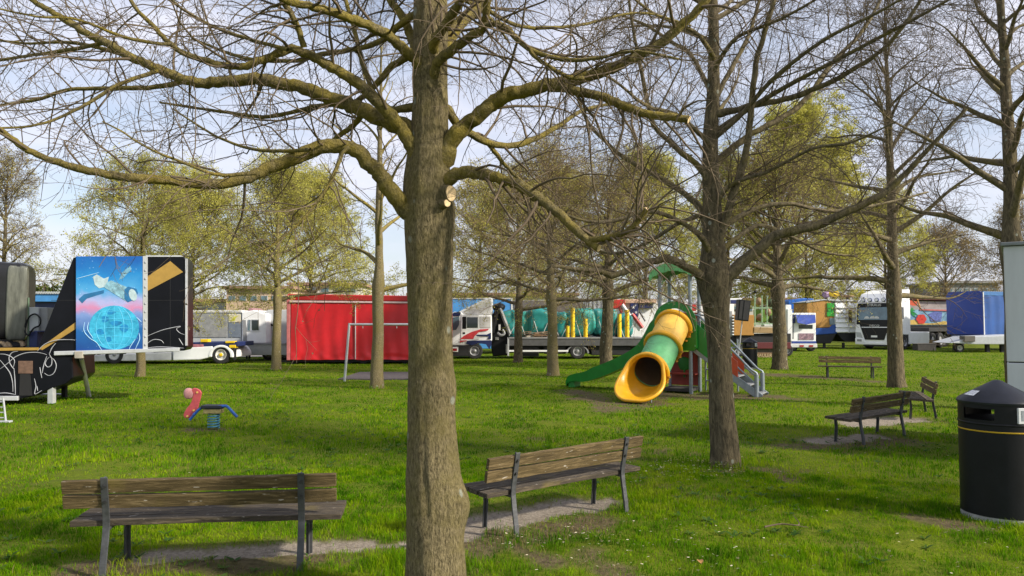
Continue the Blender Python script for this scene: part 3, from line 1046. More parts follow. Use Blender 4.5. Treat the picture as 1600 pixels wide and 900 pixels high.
PARK_FLARE = 0.16
def park_tree(label, base, seed, H=9.0, fork=2.0, r=0.17, spread=3.0, nl=24, per=(8, 6, 4), leaves=0, leaf_m=None, leaf_size=0.035, bark_m=None, limb_m=None, twig_m=None,
              rt=0.0022, lean=(0, 0), low_el=(25, 65), droop=-0.03, name='bare_tree', group='park trees', extra=None, shape=0.75, sides=20, trunk_seg=60, leader=True):
    rng = np.random.default_rng(seed)
    t = thing(name, label, 'tree', base, 0, group)
    n = trunk_seg
    q = np.linspace(0, 1, n)
    wx = np.cumsum(rng.normal(size=n)) * 0.006
    wy = np.cumsum(rng.normal(size=n)) * 0.006
    P = np.column_stack([lean[0] * q * H + wx, lean[1] * q * H + wy, q * H])
    Rr = r * np.where(q * H < fork, 1 - 0.22 * q * H / fork, np.maximum(0.06, 0.70 * (1 - (q * H - fork) / (H - fork)) ** 0.9))
    Rr *= 1 + 0.25 * np.exp(-((q * H - fork) / 0.35) ** 2)
    limbs = []
    for k in range(nl):
        f = (k / (nl - 1)) ** 0.85
        h = fork * 0.97 + (H * 0.93 - fork) * f
        a = k * 2.399 + rng.normal() * 0.35
        el = R(low_el[0] + (low_el[1] - low_el[0]) * f + rng.normal() * 6)
        L = spread * (1 - f * shape) * (0.8 + 0.4 * rng.random())
        i = int(h / H * (n - 1))
        p = P[i].copy()
        d = np.array([math.cos(a) * math.cos(el), math.sin(a) * math.cos(el), math.sin(el)])
        pts = [p]
        for s in range(8):
            d = d + rng.normal(size=3) * 0.10
            d[2] += droop if s < 5 else 0.05
            d /= np.linalg.norm(d)
            pts.append(pts[-1] + d * L / 8)
        lp = catmull(pts, 16)
        r0 = min(Rr[i] * 0.62, r * 0.42)
        limbs.append((lp, np.linspace(r0, 0.008, 16)))
    LP, LR = np.array([l[0] for l in limbs]), np.array([l[1] for l in limbs])
    b1 = grow(LP, LR, per[0], (0.28 * spread, 0.55 * spread), (30, 65), 8, rng, trop=0.015, wob=0.12, tmin=0.18, rmax=0.016, rend=rt * 1.1, rk=0.5, taper_len=0.5)
    b2 = grow(*b1, per[1], (0.14 * spread, 0.32 * spread), (25, 60), 6, rng, trop=0.01, wob=0.13, tmin=0.15, rmax=0.006, rend=rt * 0.9, taper_len=0.45)
    me = trunk_mesh('trunk', P, Rr, sides, seed * 1.7, 0.06, 0.05, (), PARK_FLARE, extra=tubes_np(LP, LR, 7))
    me.materials.append(bark_m or BARK_DARK)
    o = link('trunk', me, limb_m or BARK_DARKLIMB, t, smooth=True)
    mi = np.zeros(len(me.polygons), dtype=np.int32)
    mi[(n - 1) * sides:] = 1
    me.polygons.foreach_set('material_index', mi)
    parts = [tubes_np(*b1, 4), tubes_np(*b2, 3)]
    last = b2
    if per[2]:
        b3 = grow(*b2, per[2], (0.05 * spread, 0.14 * spread), (25, 60), 4, rng, trop=0.02, wob=0.15, tmin=0.2, rmax=rt, rend=rt * 0.7)
        parts.append(tubes_np(*b3, 3))
        last = b3
    V, Q = join(parts)
    link('crown', mesh_np('crown', V, [Q]), twig_m or BARK_TWIG, t)
    if leaves:
        V, Q = leaves_np(last[0], leaves, rng, leaf_size, leaf_size * 2.2)
        me = mesh_np('foliage', V, [Q])
        cl = np.array([mnoise.noise(Vector(V[i * 4]) * 1.1) for i in range(leaves)])
        set_tint(me, np.repeat(np.clip(0.5 + cl * 0.8 + rng.normal(size=leaves) * 0.2, 0, 1), 4))
        link('foliage', me, leaf_m, t)
    return t

def trees():
    # mid distance park trees
    park_tree('tall dark bare tree in front of the white lorry with roof lamps', gnd(1401, 605), 5, H=11, fork=2.6, r=0.21, spread=3.6, nl=30, per=(9, 6, 4), rt=0.004, bark_m=BARK_DARK, low_el=(18, 70))
    park_tree('bare tree with yellow lichen on its trunk, in front of the red curtain trailer', gnd(588, 607), 6, H=10, fork=2.75, r=0.165, spread=2.6, nl=18, per=(6, 5, 3), rt=0.003, bark_m=BARK_MAIN, limb_m=BARK_LIMB, low_el=(30, 68), shape=0.55)
    park_tree('bare tree with thin brown twigs before the flatbed lorry, beside the green slide end', gnd(864, 587), 7, H=7.2, fork=2.6, r=0.185, spread=3.3, nl=26, per=(8, 6, 5), rt=0.0045, leaves=22000, leaf_m=LEAF_YELLOW, leaf_size=0.020, twig_m=BARK_REDTWIG, bark_m=BARK_MAIN, low_el=(8, 70), droop=-0.015)
    park_tree('leaning tree whose foot is hidden by the green straight slide', gnd(948, 577), 8, H=7.5, fork=2.9, r=0.24, spread=3.4, nl=24, per=(8, 6, 4), rt=0.0045, leaves=18000, leaf_m=LEAF_YELLOW, leaf_size=0.022, twig_m=BARK_REDTWIG, lean=(0.03, 0), low_el=(10, 70))
    park_tree('small tree with tiny olive leaves beside the white lorry cab with a red stripe', gnd(810, 567), 9, H=7.5, fork=2.4, r=0.19, spread=3.6, nl=24, per=(8, 6, 4), rt=0.005, leaves=30000, leaf_m=LEAF_GREEN, leaf_size=0.028, twig_m=BARK_REDTWIG, low_el=(4, 66))
    park_tree('bare tree with pale trunk base between the playground stairs and ticket cabin', gnd(1219, 577), 10, H=7.8, fork=3.0, r=0.27, spread=4.0, nl=28, per=(8, 6, 4), rt=0.005, leaves=16000, leaf_m=LEAF_GREEN, leaf_size=0.026, bark_m=BARK_DARK, twig_m=BARK_REDTWIG, low_el=(26, 68))
    park_tree('young leafing tree standing at the corner of the red curtain trailer', gnd(431, 579), 11, H=7.4, fork=2.6, r=0.17, spread=2.9, nl=26, per=(8, 6, 4), rt=0.004, leaves=36000, leaf_m=LEAF_GREEN, leaf_size=0.024, low_el=(18, 72), bark_m=BARK_MAIN)
    park_tree('leafing tree behind the black show trailer, its foot seen under the trailer', gnd(219, 589), 12, H=6.3, fork=2.3, r=0.14, spread=3.0, nl=24, per=(8, 6, 4), rt=0.0035, leaves=44000, leaf_m=LEAF_GREEN, leaf_size=0.022, low_el=(12, 66), bark_m=BARK_MAIN)
    b = at(1587, 505, 14.5)
    park_tree('tall dark bare tree rising behind the pale metal kiosk', (b[0], b[1], 0), 13, H=11, fork=3.2, r=0.21, spread=3.3, nl=30, per=(9, 6, 4), rt=0.0032, lean=(-0.02, 0), low_el=(25, 65))
    # trees behind the lorries
    bg = [
        (1262, 62, 18.3, 7.6, LEAF_GREEN, 95000, 0.10, 'big yellow green leafy tree towering behind the ticket cabin'),
        (1010, 60, 14.5, 5.8, LEAF_GREEN, 48000, 0.08, 'olive leafy tree behind the slide tower and folded ride'),
        (1140, 66, 16.0, 5.4, LEAF_GREEN, 46000, 0.085, 'yellow green tree directly behind the dark tree trunk by the stairs'),
        (880, 60, 13.0, 5.4, LEAF_GREEN, 34000, 0.08, 'olive tree behind the brown box trailer'),
        (750, 56, 12.0, 4.6, LEAF_YELLOW, 20000, 0.08, 'sparse olive tree behind the blue and white box trailer'),
        (485, 54, 11.4, 6.0, LEAF_GREEN, 40000, 0.075, 'pale olive tree rising behind the red curtain trailer'),
        (300, 56, 11.0, 6.6, LEAF_GREEN, 50000, 0.075, 'yellow green tree behind the white cabin on the drawbar trailer'),
        (5, 44, 11.5, 3.6, LEAF_YELLOW, 9000, 0.05, 'sparse pale tree above the tarpaulin covered ride car'),
        (1385, 68, 13.0, 5.4, LEAF_GREEN, 34000, 0.085, 'olive tree behind the white lorry with roof lamps'),
        (1480, 74, 10.0, 5.5, LEAF_BROWN, 9000, 0.09, 'brown leafless looking tree behind the blue tarpaulin trailer'),
        (1600, 64, 11.0, 4.5, LEAF_BROWN, 7000, 0.08, 'brown tree behind the pale metal kiosk'),
    ]
    for k, (px, D, H, sp, lm, nleaf, ls, lab) in enumerate(bg):
        p = at(px, 505, D)
        park_tree(lab, (p[0], D, 0), 40 + k, H=H, fork=3.2, r=0.22, spread=sp, nl=34, per=(8, 7, 2), rt=0.008, leaves=int(nleaf * 1.8), leaf_m=lm, leaf_size=ls * 0.66, low_el=(12, 72), name='leafy_tree', group='trees behind the lorries', sides=10, trunk_seg=24, shape=0.6)
trees()

# ------------------------------------------------------------------ benches
def wood_mat(key, c0, c1, c2):
    m = bpy.data.materials.new(key)
    m.use_nodes = True
    nt = m.node_tree
    N, L = nt.nodes.new, nt.links.new
    b = nt.nodes['Principled BSDF']
    b.inputs['Roughness'].default_value = 0.85
    b.inputs['Specular IOR Level'].default_value = 0.25
    tcn = N('ShaderNodeTexCoord')
    oi = N('ShaderNodeObjectInfo')
    add = N('ShaderNodeVectorMath')
    L(tcn.outputs['Object'], add.inputs[0])
    L(oi.outputs['Random'], add.inputs[1])
    mpn = N('ShaderNodeMapping')
    mpn.inputs['Scale'].default_value = (1.3, 16, 16)
    L(add.outputs[0], mpn.inputs[0])
    n = N('ShaderNodeTexNoise')
    n.inputs['Scale'].default_value = 3.0
    n.inputs['Detail'].default_value = 9
    n.inputs['Roughness'].default_value = 0.75
    n.inputs['Distortion'].default_value = 0.8
    L(mpn.outputs[0], n.inputs['Vector'])
    r = N('ShaderNodeValToRGB')
    e = r.color_ramp.elements
    e[0].position, e[0].color = 0.30, c0 + (1,)
    e[1].position, e[1].color = 0.76, c2 + (1,)
    q = e.new(0.52)
    q.color = c1 + (1,)
    L(n.outputs['Fac'], r.inputs[0])
    n2 = N('ShaderNodeTexNoise')
    n2.inputs['Scale'].default_value = 3.0
    n2.inputs['Detail'].default_value = 6
    L(add.outputs[0], n2.inputs['Vector'])
    r2 = N('ShaderNodeValToRGB')
    r2.color_ramp.elements[0].position = 0.58
    r2.color_ramp.elements[1].position = 0.72
    L(n2.outputs['Fac'], r2.inputs[0])
    mx = N('ShaderNodeMix')
    mx.data_type = 'RGBA'
    sc = N('ShaderNodeMath')
    sc.operation = 'MULTIPLY'
    sc.inputs[1].default_value = 0.6
    L(r2.outputs[0], sc.inputs[0])
    L(sc.outputs[0], mx.inputs[0])
    L(r.outputs[0], mx.inputs[6])
    mx.inputs[7].default_value = (0.16, 0.125, 0.03, 1)
    # peeled pale flakes
    mp3 = N('ShaderNodeMapping')
    mp3.inputs['Scale'].default_value = (6, 26, 26)
    L(add.outputs[0], mp3.inputs[0])
    n3 = N('ShaderNodeTexNoise')
    n3.inputs['Scale'].default_value = 2.0
    n3.inputs['Detail'].default_value = 3
    L(mp3.outputs[0], n3.inputs['Vector'])
    r3 = N('ShaderNodeValToRGB')
    r3.color_ramp.elements[0].position = 0.685
    r3.color_ramp.elements[1].position = 0.72
    L(n3.outputs['Fac'], r3.inputs[0])
    mx2 = N('ShaderNodeMix')
    mx2.data_type = 'RGBA'
    L(r3.outputs[0], mx2.inputs[0])
    L(mx.outputs[2], mx2.inputs[6])
    mx2.inputs[7].default_value = (0.42, 0.38, 0.32, 1)
    L(mx2.outputs[2], b.inputs['Base Color'])
    bp = N('ShaderNodeBump')
    bp.inputs['Strength'].default_value = 0.8
    bp.inputs['Distance'].default_value = 0.012
    L(n.outputs['Fac'], bp.inputs['Height'])
    L(bp.outputs[0], b.inputs['Normal'])
    return m
PLANK = wood_mat('old_plank', (0.026, 0.020, 0.010), (0.110, 0.078, 0.034), (0.32, 0.235, 0.125))
PLANK_SEAT = wood_mat('old_seat_plank', (0.022, 0.019, 0.016), (0.070, 0.056, 0.040), (0.26, 0.205, 0.135))
STEEL = mat('bench_steel', (0.075, 0.078, 0.083), 0.55, 0.25, var=0.4, scale=14, bump=0.15)
BOLT = mat('bolt', (0.05, 0.05, 0.05), 0.5, 0.6)

def plank(cx, cy, cz, L, w, th, tilt, seed, rough_end=True):
    """a weathered plank: length along x, w along the tilted direction, slightly warped"""
    rng = random.Random(seed)
    n = 26
    v, f = [], []
    ct, st = math.cos(tilt), math.sin(tilt)
    for i in range(n + 1):
        x = -L / 2 + L * i / n
        sag = 0.004 * math.sin(i / n * 3.1 + seed)
        for (a, b) in ((-1, -1), (1, -1), (1, 1), (-1, 1)):
            ww = w / 2 * (1 + 0.03 * rng.uniform(-1, 1) * (2.2 if b > 0 and rng.random() < 0.3 else 1))
            y0, z0 = a * ww, b * (th / 2 + 0.0015 * rng.uniform(-1, 1))
            v.append((cx + x, cy + y0 * ct - z0 * st, cz + y0 * st + z0 * ct + sag))
    for i in range(n):
        for k in range(4):
            l = (k + 1) % 4
            f.append((i * 4 + k, (i + 1) * 4 + k, (i + 1) * 4 + l, i * 4 + l))
    f.append((0, 1, 2, 3))
    f.append((n * 4 + 3, n * 4 + 2, n * 4 + 1, n * 4))
    return v, f

def make_bench():
    t = thing('park_bench', 'bench', 'bench', (0, 0, 0), 0, 'wooden park benches')
    LEN, SX = 1.79, 0.64
    # back leans to -y, seat runs to +y
    for k, (cy, cz, tl) in enumerate(((-0.046, 0.505, R(100)), (-0.068, 0.610, R(102)))):
        v, f = plank(-0.02, cy, cz, LEN, 0.089, 0.036, tl, 3 + k)
        MB().add(v, f).build('back_plank', PLANK, t, bevel=0.004)
    for k, (cy, cz, tl) in enumerate(((0.035, 0.348, R(1)), (0.165, 0.352, R(3)), (0.290, 0.358, R(2)))):
        v, f = plank(0.01, cy, cz, LEN, 0.118, 0.038, tl, 13 + k)
        MB().add(v, f).build('seat_plank', PLANK_SEAT, t, bevel=0.004)
    for s in (-1, 1):
        x = s * SX
        # rear leg: one bar from the ground up behind the back planks, kinked at the seat
        side = [(-0.092, 0), (-0.082, 0.10), (-0.060, 0.22), (-0.045, 0.325), (-0.05, 0.40), (-0.078, 0.53), (-0.106, 0.668)]
        m = MB()
        for (y0, z0), (y1, z1) in zip(side[:-1], side[1:]):
            m.bar((x, y0, z0 - 0.004), (x, y1, z1 + 0.004), 0.046, 0.012, up=(0, 1, 0.2))
            m.bar((x, y0 + 0.017, z0 - 0.004), (x, y1 + 0.017, z1 + 0.004), 0.010, 0.03, up=(0, 1, 0.2))
        lg = m.build('rear_leg', STEEL, t, bevel=0.003)
        for z, y in ((0.505, -0.082), (0.610, -0.104)):
            MB().tube([(x, y + 0.002, z), (x, y - 0.010, z)], 0.011, 8).build('bolt', BOLT, lg)
        m = MB()
        fr = [(0.335, 0.0), (0.325, 0.12), (0.318, 0.22), (0.335, 0.35)]
        for (y0, z0), (y1, z1) in zip(fr[:-1], fr[1:]):
            m.bar((x, y0, z0 - 0.004), (x, y1, z1), 0.046, 0.012, up=(0, 1, 0.2))
            m.bar((x, y0 - 0.017, z0 - 0.004), (x, y1 - 0.017, z1), 0.010, 0.03, up=(0, 1, 0.2))
        m.build('front_leg', STEEL, t, bevel=0.003)
        MB().bar((x, -0.04, 0.318), (x, 0.375, 0.340), 0.044, 0.022).build('seat_bracket', STEEL, t, bevel=0.003)
    return t

def copy_tree(o, parent=None):
    c = o.copy()
    COL.objects.link(c)
    c.parent = parent
    for ch in list(o.children):
        copy_tree(ch, c)
    return c

def benches():
    proto = make_bench()
    spots = []
    a, b = gnd(156, 905), gnd(467, 893)
    spots.append((((a[0] + b[0]) / 2, (a[1] + b[1]) / 2 + 0.09), math.atan2(b[1] - a[1], b[0] - a[0]), 'weathered wooden bench seen from behind, nearest the viewer beside the big trunk'))
    a, b = gnd(803, 838), gnd(965, 803)
    spots.append((((a[0] + b[0]) / 2, (a[1] + b[1]) / 2 + 0.08), R(39), 'weathered wooden bench with yellow lichen, standing between the big trunk and the dark tree'))
    a, b = gnd(1340, 697), gnd(1415, 681)
    spots.append((((a[0] + b[0]) / 2, (a[1] + b[1]) / 2 + 0.1), R(39), 'wooden bench with sunlit pale planks on a grit patch, nearest to the black bin'))
    a = gnd(1461, 657)
    spots.append(((a[0] + 0.24, a[1] + 0.72), R(68), 'wooden bench seen end on, just beyond the bench near the black bin'))
    a = gnd(1327, 590)
    spots.append(((a[0], a[1]), R(162), 'wooden bench facing the viewer in sun, beyond the tall dark tree, before the lorries'))
    a = gnd(1476, 548)
    spots.append(((a[0], a[1]), R(-6), 'tiny far wooden bench on the lawn by the white lorry, below the blue trailer'))
    for i, (p, rz, lab) in enumerate(spots):
        o = proto if i == 0 else copy_tree(proto)
        o.location = (p[0], p[1], 0.0)
        o.rotation_euler = (0, 0, rz)
        o['label'] = lab
benches()

# ------------------------------------------------------------------ litter bins
BLACKP = mat('bin_black', (0.0055, 0.006, 0.008), 0.48, 0.0, var=0.5, scale=5, spec=0.28, bump=0.04)
CONEP = mat('bin_lid', (0.016, 0.018, 0.027), 0.42, 0.0, var=0.5, scale=6, spec=0.4)
CONC = mat('concrete', (0.34, 0.34, 0.32), 0.95, var=0.35, scale=12, bump=0.4)
YELLOW = mat('yellow_line', (0.55, 0.34, 0.01), 0.5, var=0.15)
WHITEP = mat('white_paint', (0.72, 0.73, 0.74), 0.45, var=0.12, scale=3)
DARK = mat('dark_void', (0.008, 0.008, 0.009), 0.8)
GREYPL = mat('grey_plate', (0.33, 0.36, 0.38), 0.4, var=0.2)

def make_bin(loc, r, H, lab, full=True, rz=0.0):
    t = thing('litter_bin', lab, 'bin', loc, rz, 'black litter bins')
    zs, zt = 0.775 * H, 0.715 * H       # slot band
    hz = 0.705 * H
    # body with two wide slots (towards -y and +y): built as a ring of quads with the slot cells left out
    S = 72
    levels = [0.045 * H, 0.35 * H, 0.60 * H, 0.725 * H, 0.805 * H, 0.84 * H]
    v, f = [], []
    def add_shell(rr, rev):
        n0 = len(v)
        for z in levels:
            for s in range(S):
                a = 2 * math.pi * s / S
                v.append((rr * math.cos(a), rr * math.sin(a), z))
        for i in range(len(levels) - 1):
            for s in range(S):
                s2 = (s + 1) % S
                ang = (2 * math.pi * (s + .5) / S)
                slot = i == 3 and (abs(ang - 1.5 * math.pi + 0.5) < 0.45 or abs(ang - 0.5 * math.pi + 0.35) < 0.5)
                if slot:
                    continue
                q = (n0 + i * S + s, n0 + i * S + s2, n0 + (i + 1) * S + s2, n0 + (i + 1) * S + s)
                f.append(q[::-1] if rev else q)
        return n0
    add_shell(r, False)
    add_shell(r * 0.95, True)
    for z0 in (3,):                      # slot reveals
        for s in range(S):
            for i in (3, 4):
                ang = 2 * math.pi * (s + .5) / S
                if abs(ang - 1.5 * math.pi + 0.5) < 0.45 or abs(ang - 0.5 * math.pi + 0.35) < 0.5:
                    s2 = (s + 1) % S
                    o0, i0 = i * S + s, len(levels) * S + i * S + s
                    f.append((o0, i * S + s2, len(levels) * S + i * S + s2, i0))
    MB().add(v, f).build('body', BLACKP, t, smooth=True)
    MB().lathe([(r * 0.93, 0.0), (r * 1.0, 0.0), (r * 0.99, 0.045 * H), (r * 0.9, 0.05 * H)], sides=48).build('plinth', CONC, t, smooth=True)
    lid = MB().lathe([(r * 0.9, 0.835 * H), (r * 1.02, 0.835 * H), (r * 1.035, 0.85 * H), (r * 0.99, 0.868 * H), (r * 0.12, 0.995 * H), (r * 0.05, H), (0.0005, H)], sides=48).build('lid', CONEP, t, smooth=True)
    MB().lathe([(r * 1.004, 0.640 * H), (r * 1.012, 0.643 * H), (r * 1.012, 0.648 * H), (r * 1.004, 0.650 * H)], sides=64).build('stripe', YELLOW, t, smooth=True)
    MB().lathe([(r * 1.004, 0.688 * H), (r * 1.014, 0.692 * H), (r * 1.014, 0.700 * H), (r * 1.004, 0.704 * H)], sides=64).build('rim', BLACKP, t, smooth=True)
    # bag inside
    MB().lathe([(0.001, 0.70 * H), (r * 0.5, 0.705 * H), (r * 0.9, 0.725 * H)], sides=24).build('liner', DARK, t, smooth=True)
    # ashtray plate
    a = -math.pi / 2 + 0.66
    c, sn = math.cos(a), math.sin(a)
    def P(u, w, z):
        return (c * (r + w) - sn * u, sn * (r + w) + c * u, z)
    def slab(u0, u1, z0, z1, w0, w1):
        q = [P(u0, w0, z0), P(u1, w0, z0), P(u1, w0, z1), P(u0, w0, z1)]
        return MB().prism(q, Vector((c, sn, 0)) * (w1 - w0))
    pl = slab(-0.062, 0.062, 0.712 * H, 0.822 * H, -0.012, 0.012).build('ashtray_plate', WHITEP, t, bevel=0.003)
    slab(-0.036, 0.036, 0.735 * H, 0.805 * H, 0.012, 0.016).build('ashtray_front', GREYPL, pl)
    if full:
        # white sticker lying on the cone
        a0, a1 = -math.pi / 2 - 1.25, -math.pi / 2 - 0.72
        def Cn(a, k):
            rr = r * (0.99 + (0.12 - 0.99) * k) + 0.004
            return (rr * math.cos(a), rr * math.sin(a), H * (0.868 + (0.995 - 0.868) * k) + 0.003)
        q = []
        n = 6
        for k in (0.16, 0.42):
            for i in range(n + 1):
                q.append(Cn(a0 + (a1 - a0) * i / n, k))
        m = MB().add(q, [(i, i + 1, n + 2 + i, n + 1 + i) for i in range(n)])
        m.build('sticker', mat('sticker', (0.75, 0.76, 0.78), 0.5, var=0.5, scale=40), lid)
    return t
g = at(1555, 505, 6.56)
make_bin((g[0], g[1], 0), 0.306, 1.20, 'black round litter bin with pointed lid and yellow line, close by the kiosk', rz=-0.58)
g = gnd(1172, 576)
make_bin((g[0], g[1], 0), 0.27, 1.17, 'black round litter bin far off behind the playground stairs', False)

# ------------------------------------------------------------------ pale metal kiosk at the edge
KIOSK = mat('kiosk_panel', (0.60, 0.63, 0.65), 0.45, 0.0, var=0.16, scale=0.9, spec=0.4, stretch=(2, 2, 0.5))
def kiosk():
    d = 9.4
    x0 = at(1568, 400, d)[0]
    zt, zs = at(1568, 379, d)[2], at(1568, 566, d)[2]
    t = thing('metal_kiosk', 'tall pale grey metal panel kiosk behind the black bin', 'kiosk', (x0, d, 0), R(-34.5))
    W, Dp = 2.6, 2.2
    for z0, z1 in ((0.06, zs - 0.006), (zs + 0.006, zt - 0.05)):
        MB().box(0, W, 0, Dp, z0, z1).build('wall_panel', KIOSK, t, bevel=0.012)
    MB().box(0.02, W - 0.02, 0.02, Dp - 0.02, 0.0, zt - 0.06).build('core', DARK, t)
    MB().box(-0.03, W + 0.03, -0.04, Dp + 0.04, zt - 0.045, zt).build('roof', mat('kiosk_roof', (0.22, 0.24, 0.25), 0.5), t, bevel=0.008)
kiosk()

# ------------------------------------------------------------------ spring see-saw
PINK = mat('pink_board', (0.62, 0.10, 0.11), 0.5, var=0.3, scale=12)
PALEPINK = mat('pale_pink', (0.58, 0.27, 0.27), 0.6, var=0.3, scale=12)
BLUEM = mat('blue_metal', (0.015, 0.10, 0.42), 0.35, var=0.3, scale=12, spec=0.6)
BLUESP = mat('blue_spring', (0.06, 0.24, 0.36), 0.4, 0.2, var=0.4, scale=18)
SEATB = mat('seat_black', (0.018, 0.022, 0.035), 0.5)
OCHRE = mat('ochre', (0.36, 0.30, 0.12), 0.7, var=0.4, scale=14)
def see_saw():
    base = gnd(335, 671)
    d = base[1]
    t = thing('spring_rider', 'spring see-saw with blue bars and a pink curled board on the lawn', 'spring rider', base)
    L = lambda x, y, dd=0: Vector(at(260 + x / 8.18, 580 + y / 8.18, d + dd)) - Vector(base)
    turns, n = 5.5, 150
    ztop = L(600, 545).z
    cx = L(605, 600).x
    pts = [(cx + 0.085 * math.cos(i / n * turns * 6.283), 0.085 * math.sin(i / n * turns * 6.283), 0.02 + (ztop - 0.02) * i / n) for i in range(n + 1)]
    MB().tube(pts, 0.0125, 8).build('spring', BLUESP, t, smooth=True)
    a, b = L(495, 535), L(715, 478)
    MB().box(a.x, b.x, -0.09, 0.09, a.z, b.z).build('mounting_plate', OCHRE, t, bevel=0.008)
    for q in (-0.075, 0.075):
        path = [L(300, 620, q), L(350, 560, q), L(400, 505, q), L(440, 475, q), L(480, 464, q), L(600, 458, q), L(735, 446, q), L(775, 452, q), L(820, 495, q), L(870, 550, q), L(905, 585, q)]
        path = [Vector(p) for p in catmull([tuple(p) for p in path], 40)]
        MB().tube(path, 0.022, 10).build('bar', BLUEM, t, smooth=True)
    a, b = L(470, 470), L(735, 440)
    MB().box(a.x, b.x, -0.11, 0.11, a.z, b.z + 0.012).build('seat', SEATB, t, bevel=0.01)
    MB().tube([L(350, 545, -.2), L(350, 545, .2)], 0.016, 8).build('handle', BLUEM, t)
    out = [(215, 560), (230, 520), (262, 470), (300, 425), (318, 385), (330, 345), (345, 300), (330, 260), (320, 235), (345, 215), (385, 222), (425, 245), (445, 280), (430, 350), (410, 420), (398, 480), (370, 520), (330, 570), (290, 600), (235, 600)]
    bd = MB().prism([tuple(L(x, y, -.02)) for x, y in out], (0, .04, 0)).build('board', PINK, t, bevel=0.006)
    c = L(284, 285)
    MB().lump(tuple(c), (0.080, 0.032, 0.088), 3, 0.85, 0.05).build('curl', PALEPINK, bd, smooth='full')
    for x, y in ((395, 270), (268, 575), (350, 500)):
        p = L(x, y, -.02)
        MB().tube([p, p + Vector((0, -0.012, 0))], 0.016, 10).build('knob', mat('knob_yellow', (0.75, 0.5, 0.12), 0.5), bd)
    return t
see_saw()

# ------------------------------------------------------------------ swing frame without swings
GALV = mat('galvanised', (0.46, 0.48, 0.50), 0.42, 0.6, var=0.2, scale=10)
def swing():
    base = gnd(615, 596)
    d = base[1]
    t = thing('swing_frame', 'bare galvanised swing frame without seats beside the red trailer', 'swing frame', base)
    L = lambda x, y, dd=0: Vector(at(x, y, d + dd)) - Vector(base)
    a, b = L(546, 507), L(690, 507)
    b.z = a.z
    MB().tube([a, b], 0.035, 12).build('beam', GALV, t, smooth=True)
    for (top, sx) in ((a, -0.12), (b, 0.12)):
        MB().tube([top + Vector((0, 0, 0.04)), Vector((top.x + sx, -0.02, 0))], 0.038, 12).build('leg', GALV, t, smooth=True)
    for x in (567, 620, 665):
        p = L(x, 507)
        MB().tube([(p.x, 0, a.z - 0.03), (p.x, 0, a.z - 0.11)], 0.012, 8).build('hook', GALV, t)
swing()

# ------------------------------------------------------------------ playground tower
PGREEN = mat('play_green', (0.012, 0.21, 0.022), 0.38, var=0.25, scale=4, spec=0.5)
PGREENL = mat('play_green_faded', (0.13, 0.42, 0.17), 0.45, var=0.3, scale=5)
PYEL = mat('play_yellow', (0.80, 0.40, 0.012), 0.36, var=0.18, scale=4, spec=0.5)
PYELL = mat('play_yellow_faded', (0.84, 0.50, 0.085), 0.45, var=0.2, scale=5)
PRED = mat('play_red', (0.30, 0.035, 0.020), 0.5, var=0.25, scale=5)
PRED2 = mat('play_orange_red', (0.55, 0.075, 0.02), 0.45, var=0.2, scale=5)
GALVP = mat('play_post', (0.27, 0.31, 0.34), 0.42, 0.4, var=0.2, scale=9)
DECK = mat('play_deck', (0.05, 0.045, 0.04), 0.8, var=0.4, scale=9)

def sweep_ring(path, radii, sides, th):
    """a hollow pipe along path: outer and inner shell with end lips"""
    m = MB()
    n = len(path)
    vs = []
    fr = []
    for i in range(n):
        t = (Vector(path[min(i + 1, n - 1)]) - Vector(path[max(i - 1, 0)])).normalized()
        u = Vector((1, 0, 0))
        u = (u - t * u.dot(t)).normalized()
        w = t.cross(u)
        fr.append((Vector(path[i]), u, w))
    for sh in (0, 1):
        for i in range(n):
            p, u, w = fr[i]
            for k in range(sides):
                a = 2 * math.pi * k / sides
                vs.append(p + (u * math.cos(a) + w * math.sin(a)) * (radii[i] - sh * th))
    f = []
    N = n * sides
    for i in range(n - 1):
        for k in range(sides):
            l = (k + 1) % sides
            f.append((i * sides + k, i * sides + l, (i + 1) * sides + l, (i + 1) * sides + k)[::-1])
            f.append((N + i * sides + k, N + i * sides + l, N + (i + 1) * sides + l, N + (i + 1) * sides + k))
    for i in (0, n - 1):
        for k in range(sides):
            l = (k + 1) % sides
            q = (i * sides + k, i * sides + l, N + i * sides + l, N + i * sides + k)
            f.append(q if i else q[::-1])
    return m.add(vs, f)

